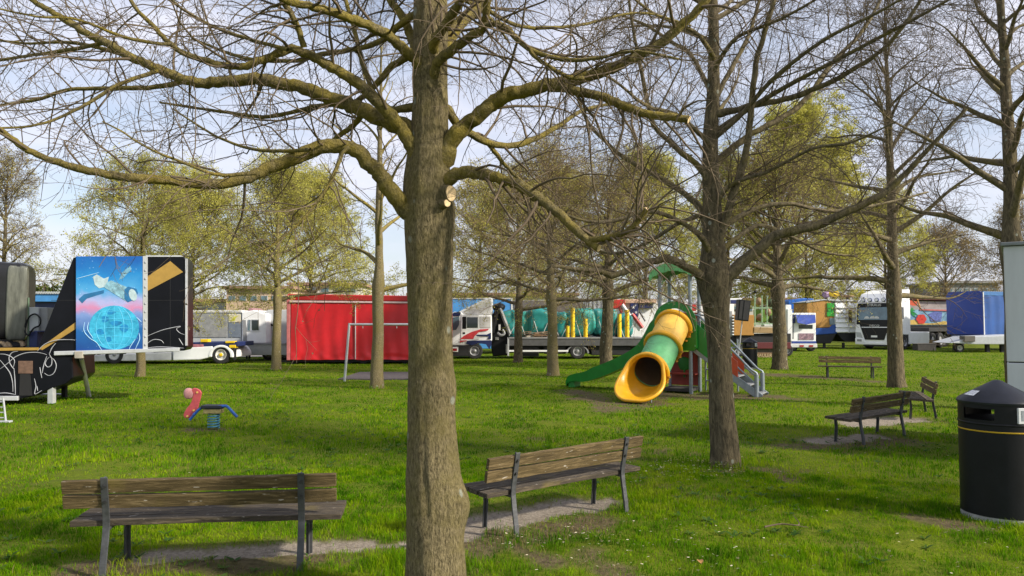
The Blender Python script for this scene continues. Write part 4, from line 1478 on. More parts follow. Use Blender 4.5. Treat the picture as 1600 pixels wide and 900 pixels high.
def playground():
    cx, cy = 4.17, 18.40
    t = thing('playground_tower', 'playground tower with a yellow and green tube slide, green straight slide and steps', 'playground', (cx, cy, 0), R(-30))
    h = 0.38
    ZD, ZR = 1.22, 2.92
    for sx in (-1, 1):
        for sy in (-1, 1):
            MB().tube([(sx * h, sy * h, 0), (sx * h, sy * h, ZR)], 0.046, 14).build('post', GALVP, t, smooth=True)
    MB().box(-h - .02, h + .02, -h - .02, h + .02, ZD - 0.06, ZD).build('deck', DECK, t, bevel=0.01)
    MB().box(-h + .03, h - .03, -h + .03, h + .10, 0.04, 0.12).build('floor_board', DECK, t, bevel=0.01)
    # arched roof, curved across local x, with scalloped end boards
    n = 20
    arc = [(-0.60 + 1.20 * i / n, ZR - 0.06 + 0.30 * math.sin(math.pi * i / n) ** 0.55) for i in range(n + 1)]
    v, f = [], []
    for (x, z) in arc:
        for y, zz in ((-0.50, 0), (0.50, 0), (0.50, -0.04), (-0.50, -0.04)):
            v.append((x, y, z + zz))
    for i in range(n):
        for k in range(4):
            l = (k + 1) % 4
            f.append((i * 4 + k, i * 4 + l, (i + 1) * 4 + l, (i + 1) * 4 + k))
    f += [(3, 2, 1, 0), (n * 4, n * 4 + 1, n * 4 + 2, n * 4 + 3)]
    rf = MB().add(v, f).build('roof', mat('roof_green', (0.20, 0.55, 0.20), 0.45, var=0.25, scale=5), t, smooth=True)
    for y in (-0.50, 0.50):
        b = [(x, y, z + 0.01) for x, z in arc] + [(0.60 - 1.2 * i / 12, y, ZR - 0.20 + 0.25 * math.sin(math.pi * i / 12) ** 0.6 + (0.012 if i % 2 else -0.012)) for i in range(13)]
        MB().prism([(p[0], p[1] - 0.035, p[2]) for p in b], (0, 0.04, 0)).build('end_board', mat('roof_board', (0.16, 0.50, 0.17), 0.45, var=0.2, scale=5), rf)
    # arched green entry panel in front with the hole for the tube
    zc, R0 = 1.66, 0.40
    m = MB()
    outer, inner = [], []
    K = 48
    for i in range(K):
        a = 2 * math.pi * i / K
        ca, sa = math.cos(a), math.sin(a)
        if sa >= 0:
            o = (0.55 * ca, zc + 0.58 * sa)
        else:
            k = min(0.55 / max(abs(ca), 1e-6), 0.62 / max(abs(sa), 1e-6))
            o = (ca * k, zc + sa * k)
        outer.append(o)
        inner.append((R0 * ca, zc + R0 * sa))
    yf = -h - 0.06
    vv = [(x, yf, z) for x, z in outer] + [(x, yf, z) for x, z in inner] + [(x, yf + .04, z) for x, z in outer] + [(x, yf + .04, z) for x, z in inner]
    ff = []
    for i in range(K):
        j = (i + 1) % K
        ff += [(i, j, K + j, K + i), (2 * K + i, 3 * K + i, 3 * K + j, 2 * K + j), (i, 2 * K + i, 2 * K + j, j), (K + i, K + j, 3 * K + j, 3 * K + i)]
    ep = m.add(vv, ff).build('entry_panel', PGREEN, t)
    for i in range(2, 48, 4):
        x, z = outer[i]
        MB().tube([(x * 0.92, yf, zc + (z - zc) * 0.92), (x * 0.92, yf - 0.012, zc + (z - zc) * 0.92)], 0.018, 8).build('bolt_cap', PGREENL, ep)
    # tube slide
    ctrl = [(0, yf + .02, 1.66), (-0.01, -0.75, 1.48), (-0.03, -1.2, 1.16), (-0.05, -1.65, 0.84), (-0.07, -2.05, 0.62), (-0.09, -2.40, 0.53), (-0.10, -2.78, 0.50)]
    path = [tuple(p) for p in catmull(ctrl, 61)]
    RT = 0.385
    def seg(i0, i1, m_, nm, rr=RT):
        p = path[i0:i1 + 1]
        mb = sweep_ring(p, [rr] * len(p), 40, 0.02)
        k = len(mb.f)
        body = (len(p) - 1) * 80
        mb.mi = [1 if (q < body and q % 2 == 1) else 0 for q in range(k)]  # inner faces take a dark brown that paints in the shade inside the tube
        return mb.build(nm, [m_, mat('pipe_inside_shade', (0.11, 0.065, 0.022), 0.6)], t, smooth=True)
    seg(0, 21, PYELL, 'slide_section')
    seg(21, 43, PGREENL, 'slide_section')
    def ring(i, r, w, m_):
        p0, p1 = Vector(path[i]), Vector(path[i + 1])
        d = (p1 - p0).normalized()
        c = p0
        pp = [c - d * w, c - d * w * .6, c + d * w * .6, c + d * w]
        return sweep_ring([tuple(q) for q in pp], [r - .02, r, r, r - .02], 40, 0.05).build('flange', m_, t, smooth=True)
    for i in (3, 21, 43):
        fl = ring(i, RT + 0.075, 0.055, PYEL)
        p = Vector(path[i])
        for k in range(3):
            a = R(-15 - 16 * k)
            MB().box(-.02, .02, -.07, .07, -.02, .02).build('clamp', mat('clamp', (0.35, 0.15, 0.01), 0.5), fl).location = (p.x + (RT + .075) * math.cos(a), p.y, p.z + (RT + .075) * math.sin(a))
    # exit scoop: flaring pipe, cut back above, long flared tongue below
    n = 22
    v, f = [], []
    sides = 48
    for sh in (0, 1):
        for i in range(n):
            q = i / (n - 1)
            for k in range(sides):
                a = 2 * math.pi * k / sides
                down = 0.5 - 0.5 * math.sin(a)              # 1 at the bottom
                reach = 0.22 + 0.86 * down ** 1.6
                y = path[43][1] - reach * q
                fl = 0.055 * max(0, (q - 0.72) / 0.28) ** 1.6 + 0.05 * q
                wide = 1 + 0.34 * q * q * max(0.0, (down - 0.35) / 0.65) - 0.05 * q * math.exp(-((down - 0.45) / 0.2) ** 2)
                rr = RT + fl - sh * 0.028
                zc_ = np.interp(-y, [-p[1] for p in path], [p[2] for p in path])
                x = -0.07 + rr * wide * math.cos(a)
                z = zc_ + rr * math.sin(a) * (1 - 0.06 * q)
                if down > 0.75:
                    z -= 0.03 * math.sin(q * math.pi) * (down - 0.75) * 4
                v.append((x, y, max(z, 0.06 + sh * 0.028)))
    NN = n * sides
    for i in range(n - 1):
        for k in range(sides):
            l = (k + 1) % sides
            f.append((i * sides + k, i * sides + l, (i + 1) * sides + l, (i + 1) * sides + k)[::-1])
            f.append((NN + i * sides + k, NN + i * sides + l, NN + (i + 1) * sides + l, NN + (i + 1) * sides + k))
    for k in range(sides):
        l = (k + 1) % sides
        i = n - 1
        f.append((i * sides + k, i * sides + l, NN + i * sides + l, NN + i * sides + k)[::-1])
    sc = MB().add(v, f).build('slide_exit', PYEL, t, smooth=True)
    rim = [v[(n - 1) * sides + k] for k in range(sides)]
    MB().tube(rim, 0.035, 10, closed=True).build('lip', PYEL, sc, smooth=True)
    MB().tube([(0.18, -2.62, 0.14), (0.20, -2.7, 0.08), (0.20, -2.72, 0.0)], 0.014, 8).build('foot', GALVP, sc)
    MB().tube([(-0.3, -2.62, 0.14), (-0.3, -2.7, 0.08), (-0.3, -2.72, 0.0)], 0.014, 8).build('foot', GALVP, sc)
    # straight slide to local -x
    cp = [(-h - .02, 0, ZD + .02), (-h - .30, 0, ZD - 0.06), (-1.2, 0, 0.72), (-1.9, 0, 0.38), (-2.45, 0, 0.20), (-2.75, 0, 0.19), (-2.95, 0, 0.16), (-3.02, 0, 0.05)]
    sp = catmull(cp, 40)
    sec = [(-.27, .30), (-.22, .30), (-.20, .05), (.20, .05), (.22, .30), (.27, .30), (.25, -.02), (-.25, -.02)]
    v, f = [], []
    for i, p in enumerate(sp):
        q = i / 39
        hs = (1 - 0.62 * max(0, (q - 0.70) / 0.30)) * (1 + 1.6 * max(0, 1 - q * 4) ** 1.3)
        for (y, z) in sec:
            v.append((p[0], y, p[2] + z * (hs if z > 0.1 else 1)))
    m_ = len(sec)
    for i in range(39):
        for k in range(m_):
            l = (k + 1) % m_
            f.append((i * m_ + k, i * m_ + l, (i + 1) * m_ + l, (i + 1) * m_ + k)[::-1])
    f += [tuple(range(m_)), tuple(39 * m_ + k for k in range(m_ - 1, -1, -1))]
    MB().add(v, f).build('straight_slide', PGREEN, t, smooth=True)
    MB().box(-2.98, -2.80, -.2, .2, 0, 0.16).build('slide_foot', PGREEN, t, bevel=0.01)
    # panels under and behind the deck
    bp = MB().box(-h + .03, h - .03, h - .02, h + .02, 0.14, 0.98).build('back_panel', PRED, t, bevel=0.006)
    MB().lump((0.0, h - .03, 0.68), (0.16, 0.015, 0.16), 3, 0.9, 0.25).build('tree_emblem', PGREEN, bp, smooth=True)
    MB().box(-.02, .02, h - .045, h - .02, 0.34, 0.56).build('emblem_trunk', PGREEN, bp)
    MB().box(-h + .03, h - .03, h - .28, h - .06, 0.42, 0.46).build('bench_board', PRED, t, bevel=0.006)
    MB().box(-h + .05, h - .05, h - .02, h + .02, ZD + .05, ZD + .75).build('guard_panel', PRED2, t, bevel=0.006)
    # stairs to local +x
    x0, x1 = h + .02, h + 1.52
    for y in (-0.33, 0.33):
        MB().bar((x0, y, ZD - .10), (x1 + .1, y, -0.02), 0.04, 0.16).build('stringer', GALVP, t, bevel=0.006)
        MB().tube([(x0 - .03, y, ZD + .70), (x0 + .18, y, ZD + .66), (x1 - .12, y, 0.62), (x1, y, 0.55), (x1 + .02, y, 0.45)], 0.026, 10).build('handrail', GALVP, t, smooth=True)
        MB().tube([(x0 + .08, y, ZD + .36), (x1 - .02, y, 0.30)], 0.02, 8).build('midrail', GALVP, t, smooth=True)
        MB().tube([(x1, y, 0), (x1, y, 0.52)], 0.05, 12).build('rail_post', GALVP, t, smooth=True)
        MB().prism([(x0 + .04, y - .025, ZD + .55), (x0 + .46, y - .025, ZD + .16), (x0 + .46, y - .025, ZD - .42), (x0 + .04, y - .025, ZD - .10)], (0, .05, 0)).build('side_panel', PGREEN, t, bevel=0.006)
        MB().box(x0 + .47, x0 + .56, y - .03, y + .03, ZD - .50, ZD + .08).build('yellow_plate', mat('plate_yellow', (0.70, 0.48, 0.02), 0.4), t, bevel=0.006)
        MB().prism([(x1 - .70, y - .02, 1.02), (x1 - .42, y - .02, 0.80), (x1 - .42, y - .02, 0.42), (x1 - .70, y - .02, 0.62)], (0, .04, 0)).build('red_plate', PRED2, t, bevel=0.006)
    for k in range(6):
        q = (k + 0.6) / 6
        x, z = x0 + (x1 - x0) * q, ZD - .05 - (ZD - .05) * q
        MB().box(x - .02, x + .20, -.31, .31, z - .03, z).build('step', mat('step_grey', (0.22, 0.23, 0.24), 0.6), t, bevel=0.005)
    # climbing bars seen behind
    for k in range(4):
        MB().tube([(h + .05, h + .35, 0.25 + .28 * k), (h + .85, h + .35, 0.25 + .28 * k)], 0.02, 8).build('climbing_bar', GALVP, t, smooth=True)
    for x in (h + .05, h + .85):
        MB().tube([(x, h + .35, 0), (x, h + .35, 1.3)], 0.025, 8).build('bar_post', GALVP, t, smooth=True)
playground()

# ------------------------------------------------------------------ lorries, trailers and rides
BLACKB = mat('black_body', (0.0045, 0.005, 0.008), 0.34, var=0.4, scale=1.5, spec=0.2)
GOLD = mat('gold_paint', (0.36, 0.22, 0.045), 0.45, 0.1, var=0.2, scale=5)
SILV = mat('aluminium', (0.62, 0.63, 0.65), 0.35, 0.5, var=0.15, scale=6)
SWIRL = mat('swirl_white', (0.34, 0.35, 0.38), 0.5, var=0.2)
CHASSIS = mat('chassis', (0.014, 0.014, 0.016), 0.7, var=0.4, scale=4)
TYRE = mat('tyre', (0.020, 0.020, 0.021), 0.85, var=0.3, scale=10)
RIM = mat('rim', (0.30, 0.30, 0.31), 0.45, 0.3, var=0.3, scale=10)
RIMW = mat('rim_white', (0.62, 0.61, 0.58), 0.5, var=0.25, scale=10)
GLASS = mat('cab_glass', (0.012, 0.020, 0.026), 0.08, 0.0, var=0.2, spec=0.9)
GLASSB = mat('cab_glass_light', (0.10, 0.17, 0.21), 0.08, 0.0, var=0.4, scale=2, spec=0.9)
WHITEV = mat('white_vehicle', (0.82, 0.83, 0.83), 0.35, var=0.10, scale=1.6, spec=0.5)
WHITEG = mat('white_grimy', (0.60, 0.60, 0.59), 0.5, var=0.22, scale=2.2)
REDV = mat('red_vehicle', (0.50, 0.030, 0.025), 0.4, var=0.2, scale=3)
BLUEV = mat('blue_vehicle', (0.012, 0.075, 0.34), 0.45, var=0.2, scale=2)
BLUEL = mat('blue_light', (0.07, 0.28, 0.62), 0.5, var=0.3, scale=1.2)
GREYV = mat('grey_panel', (0.26, 0.265, 0.27), 0.55, var=0.2, scale=2)
GREYL = mat('grey_light', (0.42, 0.44, 0.45), 0.55, var=0.12, scale=2)
NAVY = mat('navy', (0.012, 0.022, 0.10), 0.5, var=0.3, scale=6)
REDC = mat('red_curtain', (0.56, 0.014, 0.022), 0.42, var=0.22, scale=1.1, spec=0.5, coat=0.15)
LAMPR = mat('lamp_red', (0.35, 0.02, 0.02), 0.3)
YEL = mat('yellow_paint', (0.78, 0.52, 0.01), 0.45, var=0.15, scale=5)
WOODW = mat('wagon_wood', (0.44, 0.22, 0.045), 0.6, var=0.3, scale=9, stretch=(6, 6, 0.4))
WOODB = mat('wood_brown', (0.20, 0.12, 0.06), 0.8, var=0.4, scale=9)

def rig(name, label, cat, px, py, group=None, d=None):
    b = gnd(px, py) if d is None else (at(px, 505, d)[0], d, 0.0)
    return thing(name, label, cat, b, 0, group), b

def wheel(parent, c, r, w=0.28, rim=RIM, hub=RIM, name='wheel'):
    """c = centre of the outer face, facing -y"""
    x, y, z = c
    pr = [(r * .58, 0.03), (r * .62, 0.0), (r * .80, -0.012), (r * .95, 0.005), (r, 0.04), (r, w - .04), (r * .95, w), (r * .6, w)]
    o = MB().lathe(pr, (x, y, z), 36, 'y').build(name, TYRE, parent, smooth=True)
    MB().lathe([(r * .60, 0.012), (r * .57, 0.0), (r * .53, 0.012), (r * .46, 0.075), (r * .26, 0.075), (r * .22, 0.03), (r * .14, 0.0), (0.002, -.005)], (x, y, z), 28, 'y').build('rim', rim, o, smooth=True)
    if hub is not rim:
        MB().lathe([(r * .20, 0.03), (r * .18, -0.03), (0.002, -0.045)], (x, y, z), 18, 'y').build('hub', hub, o, smooth=True)
    return o

def wpx(parent, b, px, py, rpx, d, **k):
    p = at(px, py, d)
    r = rpx * d / F
    return wheel(parent, (p[0] - b[0], p[1] - b[1], r - b[2]), r, **k)

def text(s, size, m, parent, loc, name='lettering', rot=(R(90), 0, 0), ex=0.006, sx=1.0):
    cu = bpy.data.curves.new('t', 'FONT')
    cu.body = s
    cu.size = size
    cu.extrude = ex
    cu.align_x = 'CENTER'
    cu.align_y = 'CENTER'
    tmp = bpy.data.objects.new('t', cu)
    COL.objects.link(tmp)
    dg = bpy.context.evaluated_depsgraph_get()
    me = bpy.data.meshes.new_from_object(tmp.evaluated_get(dg))
    bpy.data.objects.remove(tmp)
    o = link(name, me, m, parent)
    o.location = loc
    o.rotation_euler = rot
    o.scale = (sx, 1, 1)
    return o

def strokes(m, b, pts, d, rpx, mt_px=None):
    P = [tuple(at(x, y, d)) for x, y in pts]
    P = [tuple(p) for p in catmull(P, max(10, len(P) * 5))]
    n = len(P)
    r = rpx * d / F
    rr = [r * (0.45 + 0.55 * math.sin(math.pi * (i + 0.5) / n)) for i in range(n)]
    m.tube([(p[0] - b[0], p[1] - b[1], p[2] - b[2]) for p in P], rr, 6)

# ---- black show trailer with the painted space panel
def painting_mat():
    m = bpy.data.materials.new('space_painting')
    m.use_nodes = True
    nt = m.node_tree
    N, L = nt.nodes.new, nt.links.new
    b = nt.nodes['Principled BSDF']
    b.inputs['Roughness'].default_value = 0.4
    tcn = N('ShaderNodeTexCoord')
    sp = N('ShaderNodeSeparateXYZ')
    L(tcn.outputs['Generated'], sp.inputs[0])
    n = N('ShaderNodeTexNoise')
    n.inputs['Scale'].default_value = 2.2
    n.inputs['Detail'].default_value = 5
    mpn = N('ShaderNodeMapping')
    mpn.inputs['Scale'].default_value = (0.6, 1, 1.8)
    L(tcn.outputs['Generated'], mpn.inputs[0])
    L(mpn.outputs[0], n.inputs['Vector'])
    ma = N('ShaderNodeMath')
    ma.operation = 'MULTIPLY_ADD'
    L(n.outputs['Fac'], ma.inputs[0])
    ma.inputs[1].default_value = 0.34
    L(sp.outputs['Z'], ma.inputs[2])
    su = N('ShaderNodeMath')
    su.operation = 'SUBTRACT'
    L(ma.outputs[0], su.inputs[0])
    su.inputs[1].default_value = 0.17
    r = N('ShaderNodeValToRGB')
    e = r.color_ramp.elements
    e[0].position, e[0].color = 0.0, (0.006, 0.05, 0.22, 1)
    e[1].position, e[1].color = 1.0, (0.004, 0.09, 0.36, 1)
    for p, c in ((0.22, (0.008, 0.10, 0.32)), (0.34, (0.16, 0.25, 0.52)), (0.43, (0.50, 0.20, 0.36)), (0.52, (0.34, 0.36, 0.62)), (0.62, (0.06, 0.30, 0.58)), (0.78, (0.012, 0.20, 0.50))):
        q = e.new(p)
        q.color = c + (1,)
    L(su.outputs[0], r.inputs[0])
    v = N('ShaderNodeTexVoronoi')
    v.inputs['Scale'].default_value = 11
    L(tcn.outputs['Object'], v.inputs['Vector'])
    r2 = N('ShaderNodeValToRGB')
    r2.color_ramp.elements[0].position = 0.03
    r2.color_ramp.elements[0].color = (0.8, 0.8, 0.8, 1)
    r2.color_ramp.elements[1].position = 0.12
    r2.color_ramp.elements[1].color = (0, 0, 0, 1)
    L(v.outputs['Distance'], r2.inputs[0])
    mx = N('ShaderNodeMix')
    mx.data_type = 'RGBA'
    L(r2.outputs[0], mx.inputs[0])
    L(r.outputs[0], mx.inputs[6])
    mx.inputs[7].default_value = (0.35, 0.6, 0.85, 1)
    L(mx.outputs[2], b.inputs['Base Color'])
    return m

def show_trailer():
    t, b = rig('show_trailer', 'black show trailer with a blue space painting, gold stripes and white swirls', 'trailer', 150, 505, d=16.0)
    d = 16.0
    global PLANE
    o = at(200, 505, 16.0)
    PLANE = (o, (-math.sin(R(15)), math.cos(R(15))), 16.0)
    B = lambda m, name, mt, par=t, **k: m.build(name, mt, par, off=b, **k)
    cr = lambda x, y: (100 + x / 5.295, 390 + y / 5.295)
    body = B(MB().pix([(58, 546), (114, 403), (120, 401), (288, 401), (292, 407), (292, 543), (288, 548), (84, 553)], d, d + 0.9), 'body', BLACKB, bevel=0.02)
    B(MB().pixrect(228, 399.0, 283, 401.2, d - .02, d + 0.8), 'top_rail', SILV, body)
    B(MB().pixrect(289.5, 404, 292.6, 540, d - .03, d + .06), 'corner_rail', SILV, body)
    B(MB().pix([(84, 555.5), (84, 549), (280, 543.5), (280, 549)], d - .10, d + .02), 'bottom_rail', SILV, bevel=0.01)
    B(MB().pixrect(116, 549, 129, 560, d - .13, d + .0), 'rail_bracket', mat('bracket', (0.33, 0.30, 0.25), 0.6), bevel=0.01)
    pn = B(MB().pixrect(118.5, 400.5, 223, 549.5, d - .05, d - .002), 'painted_panel', painting_mat(), bevel=0.006)
    ss = B(MB().pixrect(223.2, 400, 230, 548, d - .055, d - .002), 'studded_strip', GREYL)
    m = MB()
    for k in range(11):
        p = at(226.6, 410 + k * 12.9, d - .055)
        m.lump(p, (.028, .012, .028), k, 1, 0, nu=10, nv=6)
    B(m, 'studs', SWIRL, ss, smooth='full')
    B(MB().pix([(230.6, 431.5), (266, 408), (286, 425), (230.6, 454.5)], d - .012, d - .001), 'gold_stripe', GOLD, body)
    B(MB().pix([(60, 545), (118, 503.5), (118, 514), (63, 549)], d - .012, d - .001), 'gold_stripe', GOLD, body)
    # panel seams
    m = MB()
    m.pixrect(265.6, 402, 266.3, 545, d - .004, d - .001)
    m.pixrect(231, 469, 289, 469.6, d - .004, d - .001)
    m.pixrect(80, 469, 118, 469.6, d - .004, d - .001)
    B(m, 'panel_seam', mat('seam', (0.012, 0.012, 0.014), 0.5), body)
    # painting: globe, grid, orbits, satellite
    gl = MB()
    c = cr(415, 645)
    K = 40
    gl.pix([(c[0] + 39 * math.cos(6.283 * k / K), c[1] + 34.5 * math.sin(6.283 * k / K)) for k in range(K)], d - .054, d - .0505)
    g_ = B(gl, 'globe', mat('globe_blue', (0.015, 0.36, 0.66), 0.45, var=0.5, scale=5, col2=(0.06, 0.52, 0.78)), pn)
    m = MB()
    for k in (-0.75, -0.4, 0, 0.4, 0.75):
        strokes(m, b, [(c[0] + 38 * k * math.cos(a), c[1] - 34 * math.sin(a)) for a in np.linspace(-1.5, 1.5, 9)], d - .054, 0.42)
        strokes(m, b, [(c[0] + 38 * math.sqrt(1 - k * k) * q, c[1] + 34 * k + 3 * q * q) for q in np.linspace(-1, 1, 7)], d - .054, 0.42)
    m.build('globe_grid', mat('grid_pale', (0.09, 0.52, 0.78), 0.5), pn)
    m = MB()
    dk = mat('globe_land', (0.008, 0.20, 0.45), 0.5, var=0.4, scale=8)
    for (x, y, w, h) in ((385, 520, 60, 30), (340, 575, 50, 45), (300, 680, 60, 40), (430, 610, 80, 35), (500, 650, 60, 55), (370, 740, 40, 40)):
        q = cr(x, y)
        m.pix([(q[0] + w / 8.5 * math.cos(6.283 * k / 9) * (1 + .25 * math.sin(k * 2.3 + x)), q[1] + h / 8.5 * math.sin(6.283 * k / 9)) for k in range(9)], d - .0555, d - .0542)
    B(m, 'globe_land', dk, pn)
    for pts in ([(170, 600), (165, 670), (210, 730), (270, 770), (310, 830)], [(205, 600), (195, 660), (240, 730)], [(620, 690), (625, 740), (600, 800), (590, 825)], [(590, 740), (550, 800), (540, 825)], [(600, 560), (640, 600)], [(105, 240), (180, 220), (290, 190)]):
        m = MB()
        strokes(m, b, [cr(*p) for p in pts], d - .052, 0.6)
        m.build('orbit_line', mat('orbit', (0.35, 0.60, 0.80), 0.5), pn)
    pale, mid, deep = mat('sat_pale', (0.40, 0.52, 0.56), 0.5, var=0.3, scale=12), mat('sat_mid', (0.16, 0.36, 0.50), 0.5, var=0.3, scale=10), mat('sat_deep', (0.015, 0.13, 0.30), 0.5)
    B(MB().pix([cr(*p) for p in ((120, 410), (165, 370), (330, 335), (330, 360), (190, 405), (150, 445))], d - .054, d - .0505), 'solar_panel', deep, pn)
    B(MB().pix([cr(*p) for p in ((455, 250), (480, 190), (545, 135), (560, 160), (490, 235))], d - .054, d - .0505), 'solar_panel', mid, pn)
    B(MB().pix([cr(*p) for p in ((240, 225), (270, 205), (330, 240), (370, 225), (360, 270), (330, 310), (290, 320), (255, 290))], d - .0545, d - .051), 'satellite_head', pale, pn)
    B(MB().pix([cr(*p) for p in ((355, 270), (390, 255), (520, 310), (510, 425), (400, 355), (330, 310))], d - .056, d - .0525), 'satellite_body', mat('sat_body', (0.22, 0.42, 0.52), 0.5, var=0.6, scale=14), pn)
    B(MB().pix([cr(*p) for p in ((500, 330), (530, 305), (600, 325), (612, 360), (580, 415), (530, 435), (500, 410))], d - .0585, d - .056), 'satellite_collar', deep, pn)
    B(MB().pix([cr(570 + 34 * math.cos(a), 375 + 50 * math.sin(a + .3)) for a in np.linspace(0, 6.0, 16)], d - .060, d - .0585), 'satellite_lens', pale, pn)
    # neck below with white scrollwork
    sk = lambda x, y: (x / 6.43, 530 + y / 6.43)
    nk = B(MB().pix([(-70, 545), (60, 545), (84, 553), (113, 557), (114.5, 590), (103, 600), (78, 608), (53, 619), (28, 624), (-70, 624)], d - .04, d + 1.6), 'gooseneck', BLACKB, bevel=0.02)
    B(MB().pix([(-70, 544), (60, 543), (60, 547), (-70, 549)], d - .06, d - .035), 'gold_edge', GOLD, nk)
    m = MB()
    dd = d - .045
    SW = [[(0, 300), (80, 240), (150, 180), (250, 140), (360, 132), (440, 145), (470, 158)], [(100, 240), (90, 185), (120, 135), (180, 120)], [(-20, 150), (50, 152), (110, 175), (145, 215), (135, 280)],
          [(95, 235), (115, 270), (140, 300)], [(560, 40), (520, 90), (495, 150)], [(495, 150), (520, 200), (515, 260), (480, 280), (455, 250), (470, 205), (495, 180)], [(470, 170), (445, 240), (430, 300), (425, 340)],
          [(500, 175), (545, 210), (565, 270), (540, 340), (490, 365), (445, 340)], [(375, 120), (450, 50), (560, 10), (700, 4), (755, 10)], [(400, 280), (410, 340), (420, 390)], [(345, 395), (360, 470), (350, 550), (420, 515)],
          [(370, 470), (378, 520)], [(155, 560), (150, 420), (140, 290)], [(130, 530), (125, 430), (100, 340), (50, 270), (0, 210)], [(-30, 545), (60, 540), (150, 555)]]
    for s in SW:
        strokes(m, b, [sk(*p) for p in s], dd, 0.62)
    m.build('scrollwork', SWIRL, nk)
    m = MB()
    for s in [[(690, 715), (800, 670), (900, 645), (965, 635), (930, 655), (960, 690), (1015, 708)], [(690, 775), (740, 745), (800, 750), (825, 775)], [(690, 812), (800, 805), (990, 815)], [(950, 735), (985, 790)]]:
        strokes(m, b, [cr(*p) for p in s], d - .006, 0.65)
    m.build('scrollwork', SWIRL, body)
    B(MB().pixrect(28.5, 564, 50.5, 583.5, d - .07, d - .03), 'rust_plate', mat('rust', (0.13, 0.075, 0.05), 0.8, var=0.4, scale=9), nk)
    B(MB().pix([(31, 584), (47, 584), (50, 618), (30, 618)], d - .06, d - .03), 'recess', DARK, nk)
    B(MB().pixrect(-40, 619, 28, 626, d - .12, d - .045), 'step_plate', SILV, nk, bevel=0.01)
    def leg(px0, px1, py0, py1, dd_, mt):
        B(MB().pixrect(px0, py0, px1, py1, dd_, dd_ + (px1 - px0) * dd_ / F), 'support_leg', mt, bevel=0.005)
    PLANE = None
    zl = lambda dd_: 505 + CAMH * F / dd_
    leg(74, 82.5, 605, zl(15.6), 15.6, SILV)
    leg(95.5, 102, 596, zl(16.9), 16.9, CHASSIS)
    leg(-20, -12, 600, zl(15.3), 15.3, SILV)
    p0, p1 = Vector(at(127, 560, 16.1)), Vector(at(139, zl(17.2), 17.2))
    B(MB().tube([p0, p1], 0.05, 10), 'support_leg', WHITEG, smooth=True)
    p0, p1 = at(83, 0, 17.6), at(116, 0, 17.6)
    B(MB().box(p0[0], p1[0], 17.55, 17.75, 0.0, 0.03), 'foot_pad', GREYL)
    for i, dd_ in enumerate((17.0,)):
        pass
show_trailer()

def tarp_mat(key, col, rough=0.45):
    return mat(key, col, rough, var=0.35, scale=2.5, bump=0.25, bscale=7)

def covered_ride():
    t, b = rig('covered_ride_car', 'black tarpaulin covered upright ride car at the picture edge, on the black trailer', 'ride car', 10, 505, d=16.6)
    d = 16.6
    z = at(0, 532, d)[2]
    x0, x1, x2 = at(-55, 505, d)[0], at(8, 505, d)[0], at(37, 505, d)[0]
    zt = at(0, 408, d)[2]
    m = MB().lump(((x0 + x2) / 2 - b[0], 0.55, (z + zt) / 2), ((x2 - x0) / 2, 0.65, (zt - z) / 2), 5, 0.25, 0.03, 0.02, nu=60, nv=30)
    m.build('cover', tarp_mat('black_tarp', (0.008, 0.008, 0.009), 0.35), t, smooth='full')
    m = MB().lump(((x1 + x2) / 2 - b[0] + .02, -0.02, (z + zt) / 2 - 0.05), ((x2 - x1) / 2 * .95, 0.12, (zt - z) / 2 * .93), 8, 0.22, 0.02, 0.03, nu=50, nv=30)
    m.build('clear_flap', mat('clear_tarp', (0.13, 0.135, 0.11), 0.3, var=0.6, scale=3.5, stretch=(3, 3, 0.5)), t, smooth='full')
    MB().box(x0 - b[0], x2 - b[0] - .03, 0, 1.1, z - 0.14, z + 0.02).build('base_frame', CHASSIS, t, bevel=0.01)
    t.rotation_euler = (0, 0, R(24))
covered_ride()

def hydraulics():
    t, b = rig('hydraulic_unit', 'grey equipment box with black and tan hoses on the black trailer deck', 'equipment', 58, 505, d=16.7)
    d = 16.7
    B = lambda m, name, mt, par=t, **k: m.build(name, mt, par, off=b, **k)
    B(MB().pixrect(45, 480, 60, 517, d, d + .5), 'cabinet', GREYL, bevel=0.01)
    B(MB().pixrect(60.2, 480.5, 74, 517, d + .06, d + .5), 'cabinet_side', GREYV, bevel=0.01)
    B(MB().pixrect(44, 518, 58, 545, d, d + .4), 'control_box', NAVY, bevel=0.01)
    hose = [at(x, y, d - .06) for x, y in ((40, 505), (38, 516), (44, 524), (50, 516), (54, 512), (62, 508), (63, 498), (56, 491), (48, 493), (42, 502), (40, 512))]
    B(MB().tube([tuple(p) for p in catmull(hose, 50)], 0.018, 8), 'hose', BLACKP, smooth=True)
    for q, (x0, y0) in enumerate(((2, 545), (8, 543), (28, 541))):
        p = [at(x0 + 10 * math.cos(a) - 2, y0 - 10 * math.sin(a), d - .1 + .05 * q) for a in np.linspace(0, 2.6, 10)]
        B(MB().tube(p, 0.05, 10), 'hose', mat('tan_hose', (0.42, 0.31, 0.18), 0.6), smooth=True)
    p = [at(44.5, 545, d), at(44.5, 465, d)]
    B(MB().tube(p, 0.02, 8), 'pipe', mat('pipe_green', (0.10, 0.16, 0.10), 0.5))
    B(MB().pixrect(36, 490, 38.5, 545, d + .1, d + .14), 'post', GREYL)
hydraulics()

